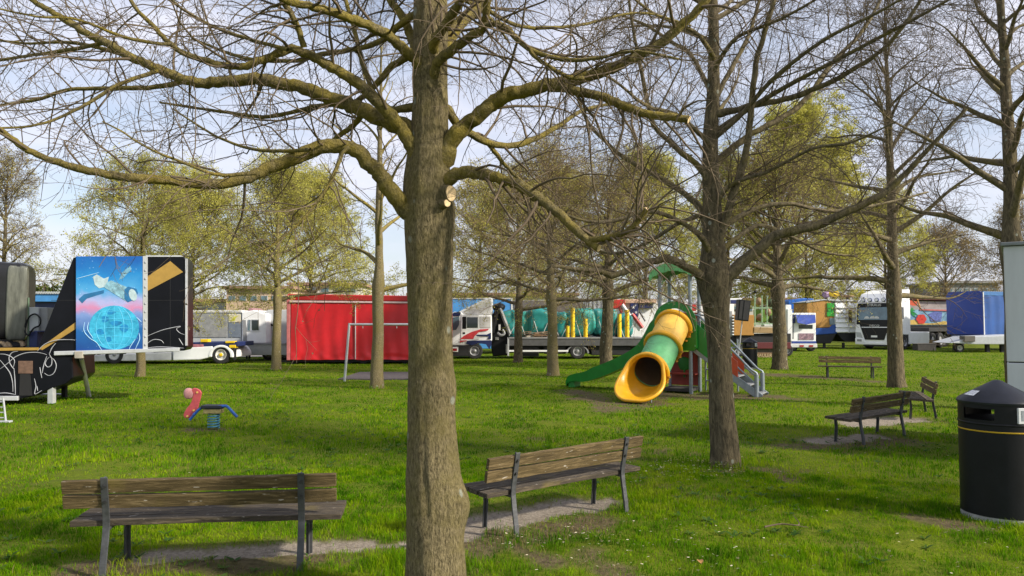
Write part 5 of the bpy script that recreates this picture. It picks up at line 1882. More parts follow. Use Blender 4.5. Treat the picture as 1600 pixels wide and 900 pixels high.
def jack():
    b = gnd(4, 660)
    d = b[1]
    t = thing('jack_stand', 'small silver lattice jack stand at the picture edge below the black trailer', 'jack stand', b)
    L = lambda x, y, dd=0: Vector(at(x, y, d + dd)) - Vector(b)
    for x0, x1 in ((-6, -8), (5, 9)):
        MB().tube([L(x0, 622), Vector((L(x1, 660).x, 0, 0.02))], 0.016, 8).build('rail', SILV, t)
    m = MB()
    for k in range(5):
        z = 0.08 + k * .09
        m.tube([(L(-7, 600).x, 0, z), (L(8, 600).x - .02 * k * .3, 0, z)], 0.010, 6)
    m.build('rung', SILV, t)
    MB().box(L(-14, 600).x, L(19, 600).x, -.05, .05, 0, .03).build('foot', GREYL, t, bevel=0.005)
jack()

def blue_shed():
    t, b = rig('blue_trailer', 'blue sided trailer with a corrugated roof edge behind the black show trailer', 'trailer', 60, 505, d=30)
    d = 30
    B = lambda m, name, mt, par=t, **k: m.build(name, mt, par, off=b, **k)
    B(MB().pixrect(-120, 460, 110, 471, d, d + 2.4), 'fascia', BLUEL)
    B(MB().pixrect(-120, 471, 110, 552, d + .2, d + 2.4), 'body', NAVY)
    m = MB()
    for k in range(60):
        x = -120 + k * 3.9
        p = at(x, 457.5, d - .05)
        m.tube([p, (p[0], p[1] + 2.5, p[2] + .02)], 0.055, 6)
    B(m, 'corrugated_roof', GREYL)
    for px in (-60, 20, 80):
        wpx(t, b, px, 560, 13, d + .2)
    B(MB().pixrect(-118, 552, 108, 560, d + .3, d + 2.2), 'chassis', CHASSIS)
blue_shed()

# ---- white lorry chassis and tractor seen under the black trailer
def white_tractor():
    b = gnd(260, 569)
    d = b[1]
    t = thing('drawbar_lorry', 'white low lorry chassis with white wheel arches behind the black show trailer', 'lorry', b)
    B = lambda m, name, mt, par=t, **k: m.build(name, mt, par, off=b, **k)
    B(MB().pix([(270, 544), (332, 541), (330, 558), (312, 562), (270, 563)], d, d + 2.2), 'side_skirt', WHITEV, bevel=0.03)
    B(MB().pix([(130, 556), (268, 550), (268, 563), (130, 565)], d + .05, d + 2.2), 'side_skirt', WHITEG, bevel=0.03)
    arc = [(345 + 19 * math.cos(a), 556 - 17 * math.sin(a)) for a in np.linspace(-.15, 3.25, 18)]
    arc += [(345 + 14.5 * math.cos(a), 556 - 13.5 * math.sin(a)) for a in np.linspace(3.25, -.15, 18)]
    B(MB().pix(arc, d - .02, d + 2.2), 'wheel_arch', WHITEV, bevel=0.02)
    for px, rm in ((178, RIM), (345, RIMW)):
        wpx(t, b, px, 555, 14.5, d + .03, rim=rm, hub=YEL if px == 345 else RIM)
    wpx(t, b, 130, 555, 14.0, d + .1)
    B(MB().pixrect(240, 540, 360, 552, d + .4, d + 2), 'chassis', CHASSIS)
    B(MB().pix([(296, 535), (372, 534), (372, 541), (310, 541)], d + .02, d + 1.9), 'deck_beam', NAVY, bevel=0.02)
    for q in ((313, 530, 325, 534.5), (358, 539, 368, 543.5), (352, 533, 366, 536)):
        B(MB().pixrect(*q, d - .02, d + .3), 'yellow_block', YEL, bevel=0.01)
    B(MB().pixrect(296, 538, 318, 546, d + .01, d + .3), 'pink_box', mat('pink_box', (0.45, 0.17, 0.20), 0.5, var=0.4, scale=9), bevel=0.01)
    B(MB().pix([(363, 545), (369, 546), (368, 562), (364, 562)], d + .1, d + .16), 'mudflap', CHASSIS)
white_tractor()

def cabin_trailer():
    d = 33.5
    t, b = rig('cabin_trailer', 'grey trailer carrying a small white cabin with dark window, next to the red trailer', 'trailer', 360, 505, d=d)
    B = lambda m, name, mt, par=t, **k: m.build(name, mt, par, off=b, **k)
    B(MB().pixrect(240, 489, 377, 537, d, d + 2.3), 'box_body', GREYL, bevel=0.02)
    B(MB().pixrect(296, 490, 355, 527, d - .03, d - .001), 'mesh_panel', mat('mesh_panel', (0.27, 0.275, 0.265), 0.6, var=0.3, scale=5), bevel=0.01)
    B(MB().pixrect(357, 504.5, 376, 527, d - .03, d - .001), 'locker_door', mat('slate', (0.16, 0.19, 0.23), 0.5), bevel=0.01)
    pl = B(MB().pixrect(357, 491, 376, 503.5, d - .04, d - .001), 'sign', mat('cream', (0.62, 0.58, 0.42), 0.5, var=0.1), bevel=0.01)
    B(MB().pix([(361, 500), (366, 495), (373, 493), (368, 497), (367, 501), (362, 502)], d - .05, d - .0405), 'emblem', mat('lime', (0.55, 0.55, 0.05), 0.5), pl)
    B(MB().pix([(296, 505), (299, 504), (313, 517), (311, 518.5)], d - .05, d - .031), 'stay', CHASSIS)
    B(MB().pixrect(290, 484.5, 378, 488.8, d - .04, d + 2.4), 'roof_edge', WHITEG, bevel=0.02)
    cab = B(MB().pix([(377.6, 488), (396, 484.5), (416, 491), (416, 536), (377.6, 536)], d - .06, d + 2.2), 'cabin', WHITEV, bevel=0.03)
    w = B(MB().pixrect(392.5, 499, 405, 517, d - .09, d - .058), 'window', SILV, cab)
    B(MB().pixrect(393.6, 500.2, 404, 516, d - .10, d - .0905), 'pane', GLASS, w)
    w = B(MB().pix([(386, 517), (388.5, 499), (391, 499), (391, 517)], d - .09, d - .058), 'window', SILV, cab)
    B(MB().pix([(387, 516.2), (389, 500), (390.4, 500), (390.4, 516.2)], d - .10, d - .0905), 'pane', GLASSB, w)
    B(MB().pix([(379, 500), (384, 500), (386, 533), (380, 535)], d - .075, d - .058), 'door_recess', GREYV, cab)
    B(MB().pix([(387, 488), (388, 481.5), (393, 481), (400, 486.5)], d + .2, d + 1.4), 'roof_hatch', mat('mauve', (0.32, 0.17, 0.17), 0.5), cab, bevel=0.02)
    B(MB().pix([(350, 538), (460, 538), (460, 555), (385, 555), (366, 546)], d - .1, d + 2.2), 'side_skirt', mat('skirt', (0.36, 0.38, 0.37), 0.5, var=0.1), bevel=0.02)
    B(MB().pix([(345, 536.2), (460, 536.2), (460, 538.4), (345, 538.4)], d - .14, d + 2.2), 'deck_edge', GREYV)
    for x in (384, 388):
        B(MB().pixrect(x, 554, x + 2.2, 560.5, d, d + .1), 'support_leg', CHASSIS)
    B(MB().pixrect(416.5, 484, 452, 536, d + .6, d + 2.0), 'rear_box', GREYL, bevel=0.03)
    B(MB().pix([(418, 506), (424, 506), (436, 511), (434, 513), (424, 509)], d + .57, d + .599), 'black_swoosh', BLACKP)
    for px in (420, 445):
        wpx(t, b, px, 553, 11, d + .3)
cabin_trailer()

# ---- red curtain trailer
def red_trailer():
    b = gnd(560, 569)
    d = b[1]
    t = thing('curtain_trailer', 'red box trailer with a wrinkled tarpaulin curtain side and white band', 'trailer', b)
    B = lambda m, name, mt, par=t, **k: m.build(name, mt, par, off=b, **k)
    B(MB().pix([(449, 459), (700, 463), (700, 560), (449, 560)], d + .08, d + 2.5), 'box_body', REDV, bevel=0.04)
    # wrinkled curtain as a fine sheet with thickness
    x0, x1 = at(455, 500, d)[0], at(699, 500, d)[0]
    z0, z1 = at(455, 562, d)[2], at(455, 474, d)[2]
    nx, nz = 150, 44
    v, f = [], []
    for sh in (0, 1):
        for i in range(nx + 1):
            for j in range(nz + 1):
                u, w = i / nx, j / nz
                fold = 0.013 * math.sin(u * 75 + 2.0 * math.sin(w * 3)) * (0.35 + 0.65 * (1 - w))
                fold += 0.024 * mnoise.noise(Vector((u * 9 - w * 1.6, w * 1.3, 3)))
                fold += 0.03 * math.exp(-((u - 0.05 - 0.10 * (1 - w)) / 0.015) ** 2) * w
                fold += 0.06 * mnoise.noise(Vector((u * 22, w * 9, 9))) * max(0, 0.16 - w) / 0.16
                seam = -0.03 * math.exp(-((u - 0.415) / 0.004) ** 2)
                zz = z0 + (z1 - z0) * w + (0.035 * mnoise.noise(Vector((u * 14, 0, 1))) if j == 0 else 0)
                v.append((x0 + (x1 - x0) * u - b[0], fold + seam - 0.03 + sh * .03, zz))
    M1 = (nx + 1) * (nz + 1)
    for i in range(nx):
        for j in range(nz):
            a = i * (nz + 1) + j
            q = (a, a + nz + 1, a + nz + 2, a + 1)
            f.append(q)
            f.append(tuple(M1 + k for k in q[::-1]))
    MB().add(v, f).build('curtain', REDC, t, smooth='full')
    B(MB().pix([(452, 469.5), (699, 472), (699, 474.5), (452, 472.5)], d - .07, d + .06), 'white_band', mat('band', (0.62, 0.45, 0.45), 0.5), bevel=0.01)
    B(MB().pix([(452, 460), (699, 463.5), (699, 471), (452, 468.5)], d - .03, d + .07), 'valance', mat('valance', (0.40, 0.018, 0.018), 0.45, var=0.3, scale=2, bump=.2, bscale=5), bevel=0.015)
    B(MB().pixrect(447.5, 461, 453.5, 563, d - .02, d + .08), 'corner_post', mat('corner_pink', (0.52, 0.16, 0.16), 0.45), bevel=0.02)
    B(MB().pixrect(554.8, 476, 555.9, 561, d - .09, d - .06), 'rope', WHITEG)
    B(MB().pixrect(447, 561, 700, 565.5, d + .1, d + 2.4), 'chassis', CHASSIS)
    for px in (544, 568):
        wpx(t, b, px, 568, 9.5, d + .10, rim=RIM)
    for px in (458, 632):
        B(MB().pixrect(px - 3, 563, px + 3, 570.5, d + .2, d + .4), 'support_leg', CHASSIS)
    B(MB().pixrect(436, 563.5, 449, 566, d + .5, d + .6), 'drawbar', CHASSIS)
red_trailer()

# ---- flatbed lorry with crane
def flatbed():
    b = gnd(840, 561)
    d = b[1]
    t = thing('flatbed_lorry', 'white cab flatbed lorry with a red swoosh and a black loading crane', 'lorry', b)
    B = lambda m, name, mt, par=t, **k: m.build(name, mt, par, off=b, **k)
    c = lambda x, y: (690 + x / 7.5, 450 + y / 7.5)
    cab = B(MB().pix([c(95, 300), c(150, 278), c(225, 280), c(262, 310), c(588, 318), c(590, 620), c(540, 660), c(500, 650), c(360, 660), c(300, 680), c(60, 670), c(60, 520), c(75, 345)], d, d + 2.4), 'cab', WHITEV, bevel=0.05)
    B(MB().pix([c(225, 292), c(330, 220), c(560, 112), c(588, 112), c(588, 316), c(262, 309)], d + .12, d + 2.25), 'roof_fairing', WHITEG, bevel=0.05)
    B(MB().pix([c(110, 330), c(140, 288), c(200, 276), c(228, 288), c(212, 330)], d - .03, d + 2.3), 'sun_visor', NAVY, cab, bevel=0.02)
    B(MB().pix([c(70, 350), c(208, 335), c(205, 430), c(170, 490), c(70, 500)], d - .02, d + 2.38), 'windscreen', GLASSB, cab, bevel=0.02)
    dr = B(MB().pix([c(232, 312), c(440, 312), c(440, 600), c(225, 640)], d - .025, d - .001), 'door', WHITEV, cab, bevel=0.008)
    B(MB().pixrect(*c(298, 342), *c(425, 466), d - .035, d - .026), 'side_window', GLASS, dr)
    B(MB().pixrect(*c(450, 336), *c(575, 466), d - .02, d - .001), 'rear_panel', WHITEG, cab, bevel=0.01)
    B(MB().pixrect(*c(240, 335), *c(288, 480), d - .30, d - .12), 'mirror', BLACKP, cab, bevel=0.03)
    B(MB().pixrect(*c(248, 518), *c(275, 540), d - .035, d - .0255), 'handle', BLACKP, dr)
    B(MB().pix([c(215, 600), c(260, 560), c(350, 515), c(450, 485), c(555, 478), c(540, 498), c(440, 515), c(390, 560), c(370, 598)], d - .033, d - .0265), 'red_swoosh', mat('swoosh_red', (0.60, 0.05, 0.06), 0.4), cab)
    B(MB().pix([c(215, 615), c(300, 612), c(290, 622), c(240, 632), c(215, 640)], d - .033, d - .0265), 'red_swoosh', mat('swoosh_red', (0.60, 0.05, 0.06), 0.4), cab)
    B(MB().pix([c(400, 548), c(530, 545), c(580, 522), c(580, 598), c(540, 598), c(555, 565), c(420, 565)], d - .033, d - .0205), 'dark_swoosh', NAVY, cab)
    B(MB().pix([c(300, 618), c(585, 612), c(585, 660), c(560, 720), c(520, 660), c(430, 645), c(350, 672), c(285, 655)], d - .04, d - .001), 'wheel_arch', NAVY, cab, bevel=0.01)
    B(MB().pix([c(90, 672), c(330, 668), c(330, 800), c(100, 800), c(85, 740)], d - .02, d + 2.3), 'bumper', CHASSIS, bevel=0.03)
    hl = B(MB().pix([c(120, 690), c(195, 690), c(192, 750), c(120, 748)], d - .06, d - .021), 'headlight', WHITEV, bevel=0.01)
    B(MB().pixrect(*c(125, 708), *c(180, 738), d - .07, d - .061), 'lamp_glass', LAMPR, hl)
    B(MB().pixrect(*c(105, 560), *c(128, 650), d - .02, d - .001), 'grille', BLACKP, cab)
    for px, py in ((741.5, 553), (902.5, 551)):
        wpx(t, b, px, py, 12.5 if px < 800 else 12.0, d - .02, rim=RIM)
    arc = [(902.5 + 18 * math.cos(a), 552 - 13 * math.sin(a)) for a in np.linspace(0, 3.14, 14)] + [(902.5 + 15.5 * math.cos(a), 552 - 12.3 * math.sin(a)) for a in np.linspace(3.14, 0, 14)]
    B(MB().pix(arc, d + .0, d + .6), 'mudguard', GREYV)
    bed = B(MB().pix([(794, 529), (1010, 529), (1010, 540.5), (794, 540.5)], d - .05, d + 2.45), 'load_bed', mat('bed_grey', (0.085, 0.085, 0.088), 0.6, var=.3), bevel=0.02)
    B(MB().pix([(794, 527), (1010, 527), (1010, 529), (794, 529)], d - .08, d + 2.45), 'bed_edge', GREYV)
    B(MB().pixrect(770, 541, 1005, 551, d + .5, d + 2.0), 'chassis', CHASSIS)
    for q in ((812, 541, 842, 557), (850, 541, 884, 553), (924, 541, 985, 555)):
        B(MB().pixrect(*q, d + .1, d + 2.2), 'tank_box', CHASSIS, bevel=.03)
    B(MB().pix([(793, 547), (888, 547), (888, 549.5), (793, 549.5)], d - .05, d + .0), 'side_guard', WHITEV)
    B(MB().pixrect(793, 527, 795.5, 556, d - .08, d + .0), 'rear_post', GREYL)
    # crane
    cr_ = B(MB().pix([c(590, 320), c(640, 230), c(700, 230), c(720, 330), c(770, 420), c(800, 620), c(790, 790), c(600, 800), c(580, 700)], d + .3, d + 1.7), 'crane', BLACKP, bevel=0.05)
    B(MB().lump(at(779.5, 480, d + .6), (.30, .35, .20), 2, .8, .1), 'crane_head', BLACKP, cr_, smooth=True)
    B(MB().tube([at(781, 482, d + .3), at(797, 522, d + .2)], 0.09, 8), 'crane_boom', GREYV, cr_)
    B(MB().tube([at(777, 484, d + .2), at(770, 520, d + .2)], 0.10, 8), 'crane_arm', BLACKP, cr_)
    B(MB().tube([tuple(p) for p in catmull([at(778, 520, d + .1), at(783, 524, d), at(788, 521, d), at(785, 515, d)], 16)], 0.06, 8), 'hook_arm', GREYV, cr_)
    B(MB().pixrect(774, 527, 779, 531, d + .1, d + .29), 'label_plate', WHITEG, cr_)
    B(MB().pixrect(779, 507, 782, 516, d + .1, d + .29), 'label_plate', WHITEG, cr_)
    B(MB().pixrect(790.5, 538, 792.8, 552, d + .0, d + .1), 'stabiliser', WHITEG, cr_)
    return d, b
FD, FB = flatbed()

TARP = tarp_mat('turquoise_tarp', (0.012, 0.20, 0.19))
TARP2 = tarp_mat('turquoise_tarp_worn', (0.03, 0.28, 0.24))
def load():
    spec = [(792, 486, 806, 530, .5, 'first covered ride car on the flatbed, half hidden by the black crane'),
            (823, 488, 833, 527, .5, 'narrow turquoise covered ride car standing between the two tree trunks on the flatbed'),
            (844, 482, 859, 524, .4, 'wide turquoise covered ride car just behind a bare trunk on the flatbed'),
            (875, 488, 882, 528, .5, 'small turquoise covered ride car right next to the thin yellow post pair'),
            (909, 482, 931, 524, .6, 'pale worn turquoise covered ride car behind the tall yellow posts'),
            (945, 483, 958, 524, .4, 'dark turquoise covered ride car beside the leaning tree'),
            (976, 490, 984, 528, .5, 'last turquoise covered ride car at the rear end of the flatbed')]
    hw = [16, 13, 19, 13, 23, 20, 13]
    for k, (cx, y0, _, y1, w, lab) in enumerate(spec):
        d = FD + 0.7 + 0.15 * (k % 2)
        p0, p1 = at(cx - hw[k], y1, d), at(cx + hw[k], y0, d)
        c = ((p0[0] + p1[0]) / 2, d + .5, (p0[2] + p1[2]) / 2)
        t = thing('covered_ride_car', lab, 'ride car', (c[0], c[1], at(cx, 529, FD)[2]), 0, 'turquoise covered ride cars on the flatbed')
        m = MB().lump((0, 0, c[2] - t.location.z), ((p1[0] - p0[0]) / 2, .62, (p1[2] - p0[2]) / 2), k * 2 + 1, 0.42, 0.16, 0.06, nu=64, nv=30)
        m.build('cover', TARP2 if k in (1, 4) else TARP, t, smooth='full')
        zz = p0[2] - t.location.z
        MB().box(-.35, .35, -.3, .3, 0.0, zz + .12).build('base_frame', CHASSIS, t, bevel=0.02)
        m = MB()
        m.tube([(-.3, -.66, zz + .7), (-.05, -.72, 0.03)], 0.014, 6)
        m.tube([(.35, -.66, zz + .6), (.05, -.72, 0.03)], 0.014, 6)
        m.build('strap', WHITEG, t)
    posts = [(807, 482, 530, 2.6, 'bent yellow padded post next to the black crane'), (887, 510, 530, 3.0, 'shortest yellow padded post on the flatbed'), (895, 482, 530, 3.3, 'tallest yellow padded post on the flatbed'),
             (915, 499, 530, 3.3, 'medium yellow padded post in front of the pale worn tarpaulin'), (968, 491, 528, 3.2, 'yellow padded post right beside the leaning tree'), (980, 485, 528, 3.4, 'yellow padded post at the rear end of the flatbed')]
    for px, y0, y1, r, lab in posts:
        d = FD + 0.12
        p = at(px, y1, d)
        zb = at(px, 529, FD)[2]
        t = thing('yellow_post', lab, 'post', (p[0], d, zb), 0, 'yellow padded posts on the flatbed')
        zt = at(px, y0, d)[2] - zb
        rr = r * d / F
        MB().tube([(0, 0, 0), (0.02 if px == 807 else 0, 0, zt * .55), (0.0, 0, zt)], rr, 14).build('sleeve', YEL, t, smooth=True)
        MB().lathe([(rr * 1.05, zt), (rr * 1.05, zt + .025), (0.001, zt + .03)], sides=14).build('cap', mat('cap_yellow', (0.6, 0.4, 0.02), 0.5), t, smooth=True)
    # scrap timber lying on the bed
    rng = random.Random(3)
    for k, px in enumerate((818, 838, 848)):
        p = at(px, 526, FD + .2)
        t = thing('plank_heap', ('brown tangle of ropes on the flatbed behind the thin trunk', 'pale boards lying on the flatbed between the two trunks', 'dark boards lying on the flatbed against a bare trunk')[k], 'boards', (p[0], p[1], at(px, 529, FD)[2]))
        m = MB()
        for q in range(7):
            a = rng.uniform(-.5, .5)
            m.bar((-.45 + rng.uniform(-.1, .1), rng.uniform(-.2, .3), .03 + .04 * q), (.35 + rng.uniform(-.2, .1), rng.uniform(-.2, .3) + a * .2, .05 + .045 * q + a * .1), .12, .03)
        m.build('boards', (WOODB, mat('board_pale', (0.46, 0.42, 0.34), 0.8, var=0.3), WOODB)[k], t)
load()

def back_boxes():
    # blue and white box trailer behind the flatbed cab
    d = 41
    t, b = rig('box_trailer', 'blue and white painted box trailer behind the flatbed lorry cab', 'trailer', 735, 505, d=d)
    B = lambda m, name, mt, par=t, **k: m.build(name, mt, par, off=b, **k)
    bd = B(MB().pixrect(660, 467, 800, 545, d, d + 2.5), 'box_body', BLUEL, bevel=0.03)
    B(MB().pix([(715, 488), (735, 478), (757, 467.5), (767, 467.5), (767, 500), (715, 500)], d - .02, d - .001), 'white_sweep', WHITEG, bd)
    B(MB().pixrect(798.5, 467, 801, 545, d - .03, d + .1), 'corner_post', WHITEG, bd)
    B(MB().pixrect(660, 465.5, 801, 467.2, d - .03, d + 2.5), 'roof_edge', WHITEG, bd)
    for px in (690, 780):
        wpx(t, b, px, 548, 10, d + .1)
    t, b = rig('box_trailer', 'long brown box trailer behind the turquoise covered ride cars', 'trailer', 855, 505, d=42)
    d = 42
    B(MB().pixrect(802, 469.5, 910, 540, d, d + 2.5), 'box_body', mat('brown_box', (0.135, 0.115, 0.10), 0.6, var=0.15, scale=1), t, bevel=0.03)
    for m_ in (0,):
        bpy.data.objects[t.children[0].name].data.update()
    for px in (825, 890):
        wpx(t, b, px, 545, 10, d + .1)
    t, b = rig('box_trailer', 'pale grey ribbed box trailer behind the rear of the flatbed', 'trailer', 930, 505, d=43)
    d = 43
    bd = MB().pixrect(911, 468, 968, 540, d, d + 2.5).build('box_body', GREYL, t, off=b, bevel=0.03)
    m = MB()
    for k in range(8):
        m.pixrect(914 + k * 6.5, 470, 915 + k * 6.5, 538, d - .03, d - .001)
    m.build('rib', GREYV, bd, off=b)
    for px in (925, 955):
        wpx(t, b, px, 545, 10, d + .1)
back_boxes()

def ride_trailer():
    d = 40
    t, b = rig('folded_ride', 'folded funfair ride, white with red arms and navy star panels, behind the slides', 'fairground ride', 1030, 505, d=d)
    B = lambda m, name, mt, par=t, **k: m.build(name, mt, par, off=b, **k)
    B(MB().pixrect(972, 473, 1140, 535, d + .5, d + 2.6), 'back_wall', WHITEV, bevel=0.02)
    B(MB().pixrect(950, 468, 977, 482, d, d + 1.5), 'red_head', REDV, bevel=0.04)
    B(MB().pixrect(946, 476, 954, 484, d + .1, d + 1), 'red_joint', REDV, bevel=0.03)
    B(MB().tube([at(972, 476, d - .1), at(1000, 516, d - .1)], 0.10, 8), 'white_arm', WHITEV, smooth=True)
    B(MB().tube([at(988, 491, d - .2), at(1004, 512, d - .2)], 0.10, 8), 'red_arm', REDV, smooth=True)
    B(MB().tube([at(968, 480, d - .05), at(976, 500, d - .05)], 0.08, 8), 'red_arm', REDV, smooth=True)
    sp = B(MB().pixrect(985, 474, 997, 495, d + .2, d + .48), 'star_panel', NAVY, bevel=0.01)
    m = MB()
    for (x, y, s) in ((990, 480, 3.0), (994, 488, 2.4), (988, 490, 2.0), (993, 477, 1.6)):
        m.pix([(x + (s if k % 2 == 0 else s * .42) * math.sin(k * math.pi / 5), y - (s if k % 2 == 0 else s * .42) * math.cos(k * math.pi / 5)) for k in range(10)], d + .17, d + .199)
    B(m, 'star', WHITEV, sp)
    B(MB().pixrect(998, 474, 1020, 481.5, d + .3, d + .48), 'blue_sign', NAVY, bevel=0.01)
    B(MB().pixrect(975, 467.5, 1026, 473.5, d + .2, d + 2.5), 'top_beam', mat('beam_peach', (0.60, 0.40, 0.28), 0.5, var=0.5, scale=4), bevel=0.02)
    B(MB().tube([at(999, 487, d + .3), at(1008, 502, d + .3)], 0.04, 6), 'strut', CHASSIS)
    B(MB().pixrect(1076, 476, 1088, 486, d - .1, d + .4), 'red_box', REDV, bevel=0.02)
    B(MB().pixrect(1088, 465, 1108, 471, d + .2, d + .49), 'white_sign', WHITEV, bevel=0.01)
    B(MB().pixrect(1134, 466, 1160, 476, d + .2, d + .49), 'white_sign', WHITEV, bevel=0.01)
    B(MB().pixrect(1142, 468.5, 1160, 474.5, d + .15, d + .19), 'navy_lettering', NAVY)
    B(MB().pixrect(970, 535, 1140, 545, d + .6, d + 2.4), 'chassis', CHASSIS)
    for px in (1000, 1015, 1120):
        wpx(t, b, px, 548, 9, d + .5)
ride_trailer()

def wood_wagon():
    d = 38
    t, b = rig('wooden_wagon', 'ride wagon with an orange wooden box and green railings, dark red chassis, beside the loudspeaker', 'wagon', 1190, 505, d=d)
    B = lambda m, name, mt, par=t, **k: m.build(name, mt, par, off=b, **k)
    bx = B(MB().pixrect(1147, 492, 1178, 524, d, d + 2.2), 'wooden_box', WOODW, bevel=0.02)
    m = MB()
    for k in range(7):
        m.pixrect(1144.5, 494 + k * 4.6, 1147, 496 + k * 4.6, d - .05, d + .2)
    B(m, 'lamp_strip', WHITEV, bx)
    B(MB().pixrect(1139, 486, 1144, 526, d + .1, d + .5), 'grey_column', GREYV, bevel=0.02)
    B(MB().pixrect(1134, 493, 1138.8, 536, d + .1, d + .5), 'white_column', WHITEV, bevel=0.02)
    B(MB().pixrect(1128, 475, 1147, 492, d + .8, d + 2), 'white_panel', WHITEV, bevel=0.02)
    m = MB()
    gr = mat('pale_green', (0.24, 0.36, 0.22), 0.5)
    for x in (1179, 1190, 1198, 1212):
        m.pixrect(x, 462, x + 1.8, 510, d + .1, d + .16)
    for y in (480, 505):
        m.pixrect(1176, y, 1216, y + 2.2, d + .09, d + .17)
    B(m, 'green_railing', gr)
    B(MB().pixrect(1179, 484, 1214, 504, d + .9, d + 1.1), 'green_backboard', mat('lime_board', (0.16, 0.33, 0.035), 0.6, var=0.6, scale=2.5))
    for k, (x, y) in enumerate(((1186, 471), (1204, 473), (1187, 496), (1206, 499), (1200, 488))):
        p = at(x, y, d + .6)
        B(MB().lump(p, (.16, .16, .2), k, .9, .2, nu=14, nv=10), 'carved_head', mat('carved' + str(k % 2), ((0.30, 0.19, 0.10), (0.04, 0.06, 0.02))[k % 2], 0.6), smooth=True)
    B(MB().pix([(1178, 511), (1216, 512), (1216, 521), (1178, 520)], d - .03, d + 2), 'plank_deck', mat('tan_plank', (0.36, 0.24, 0.11), 0.7, var=0.5, scale=6, stretch=(.5, 1, 6)), bevel=0.02)
    B(MB().pixrect(1194, 507, 1208, 510, d, d + .4), 'white_pad', WHITEG, bevel=0.02)
    B(MB().pix([(1150, 524), (1236, 521), (1236, 537), (1150, 536)], d + .1, d + 2), 'chassis', CHASSIS, bevel=0.02)
    B(MB().pixrect(1183, 535, 1236, 545, d - .03, d + 2), 'red_chassis', mat('maroon', (0.11, 0.014, 0.016), 0.5), bevel=0.02)
    B(MB().pixrect(1178, 544, 1214, 553, d + .2, d + 2), 'under_box', mat('under', (0.12, 0.10, 0.09), 0.7), bevel=0.02)
    for px in (1160, 1230):
        wpx(t, b, px, 548, 9.5, d + .05)
    B(MB().pixrect(1230.5, 483, 1238, 533, d + .2, d + .8), 'white_panel', WHITEV, bevel=0.02)
    # banner board with lettering
    d2 = 36.8
    t, b = rig('banner_board', 'low brown board with cream lettering standing under the wooden wagon', 'sign', 1196, 505, d=d2)
    bo = MB().pixrect(1181, 551, 1210, 564, d2, d2 + .06).build('board', WOODB, t, off=b, bevel=0.006)
    cream = mat('cream_letters', (0.55, 0.44, 0.25), 0.6)
    p = at(1196, 555.5, d2)
    text('RAULERZ', .22, cream, bo, (p[0] - b[0], -.012, p[2]))
    p = at(1199, 560.3, d2)
    text('GOMM', .16, cream, bo, (p[0] - b[0], -.012, p[2]))
    for x in (1183, 1208):
        p = at(x, 560, d2)
        MB().box(p[0] - b[0] - .03, p[0] - b[0] + .03, .065, .12, 0, p[2]).build('post', WOODB, t)
wood_wagon()

def speaker():
    b = gnd(1156, 560)
    d = b[1]
    t = thing('loudspeaker', 'black loudspeaker leaning on a thin pole above the far litter bin', 'loudspeaker', b)
    L = lambda x, y, dd=0: Vector(at(x, y, d + dd)) - Vector(b)
    c = lambda x, y: (1120 + x / 6, 450 + y / 6)
    pts = [c(212, 105), c(322, 118), c(298, 312), c(195, 300)]
    MB().prism([tuple(L(*p)) for p in pts], (0, .5, 0)).build('cabinet', BLACKP, t, bevel=0.02)
    g0 = [c(222, 118), c(250, 121), c(232, 292), c(205, 290)]
    MB().prism([tuple(L(*p, -.012)) for p in g0], (0, .011, 0)).build('grille', CHASSIS, t)
    g0 = [c(262, 122), c(312, 126), c(291, 302), c(242, 297)]
    MB().prism([tuple(L(*p, -.012)) for p in g0], (0, .011, 0)).build('grille', CHASSIS, t)
    MB().tube([L(*c(238, 305), .2), Vector((L(*c(210, 560)).x, .2, 0))], 0.03, 8).build('pole', GALV, t)
    for s in (-1, 1):
        MB().tube([(L(*c(214, 500)).x, .2, .6), (L(*c(210, 560)).x + s * .4, .2 + .2 * s, 0)], 0.018, 6).build('leg', GALV, t)
    MB().tube([L(*c(232, 108), .2), L(*c(360, 35), .2)], 0.018, 6).build('arm', BLACKP, t)
    MB().lump(tuple(L(*c(362, 36), .2)), (.09, .06, .06), 1, .9, .1, nu=12, nv=8).build('lamp', BLACKP, t, smooth=True)
speaker()

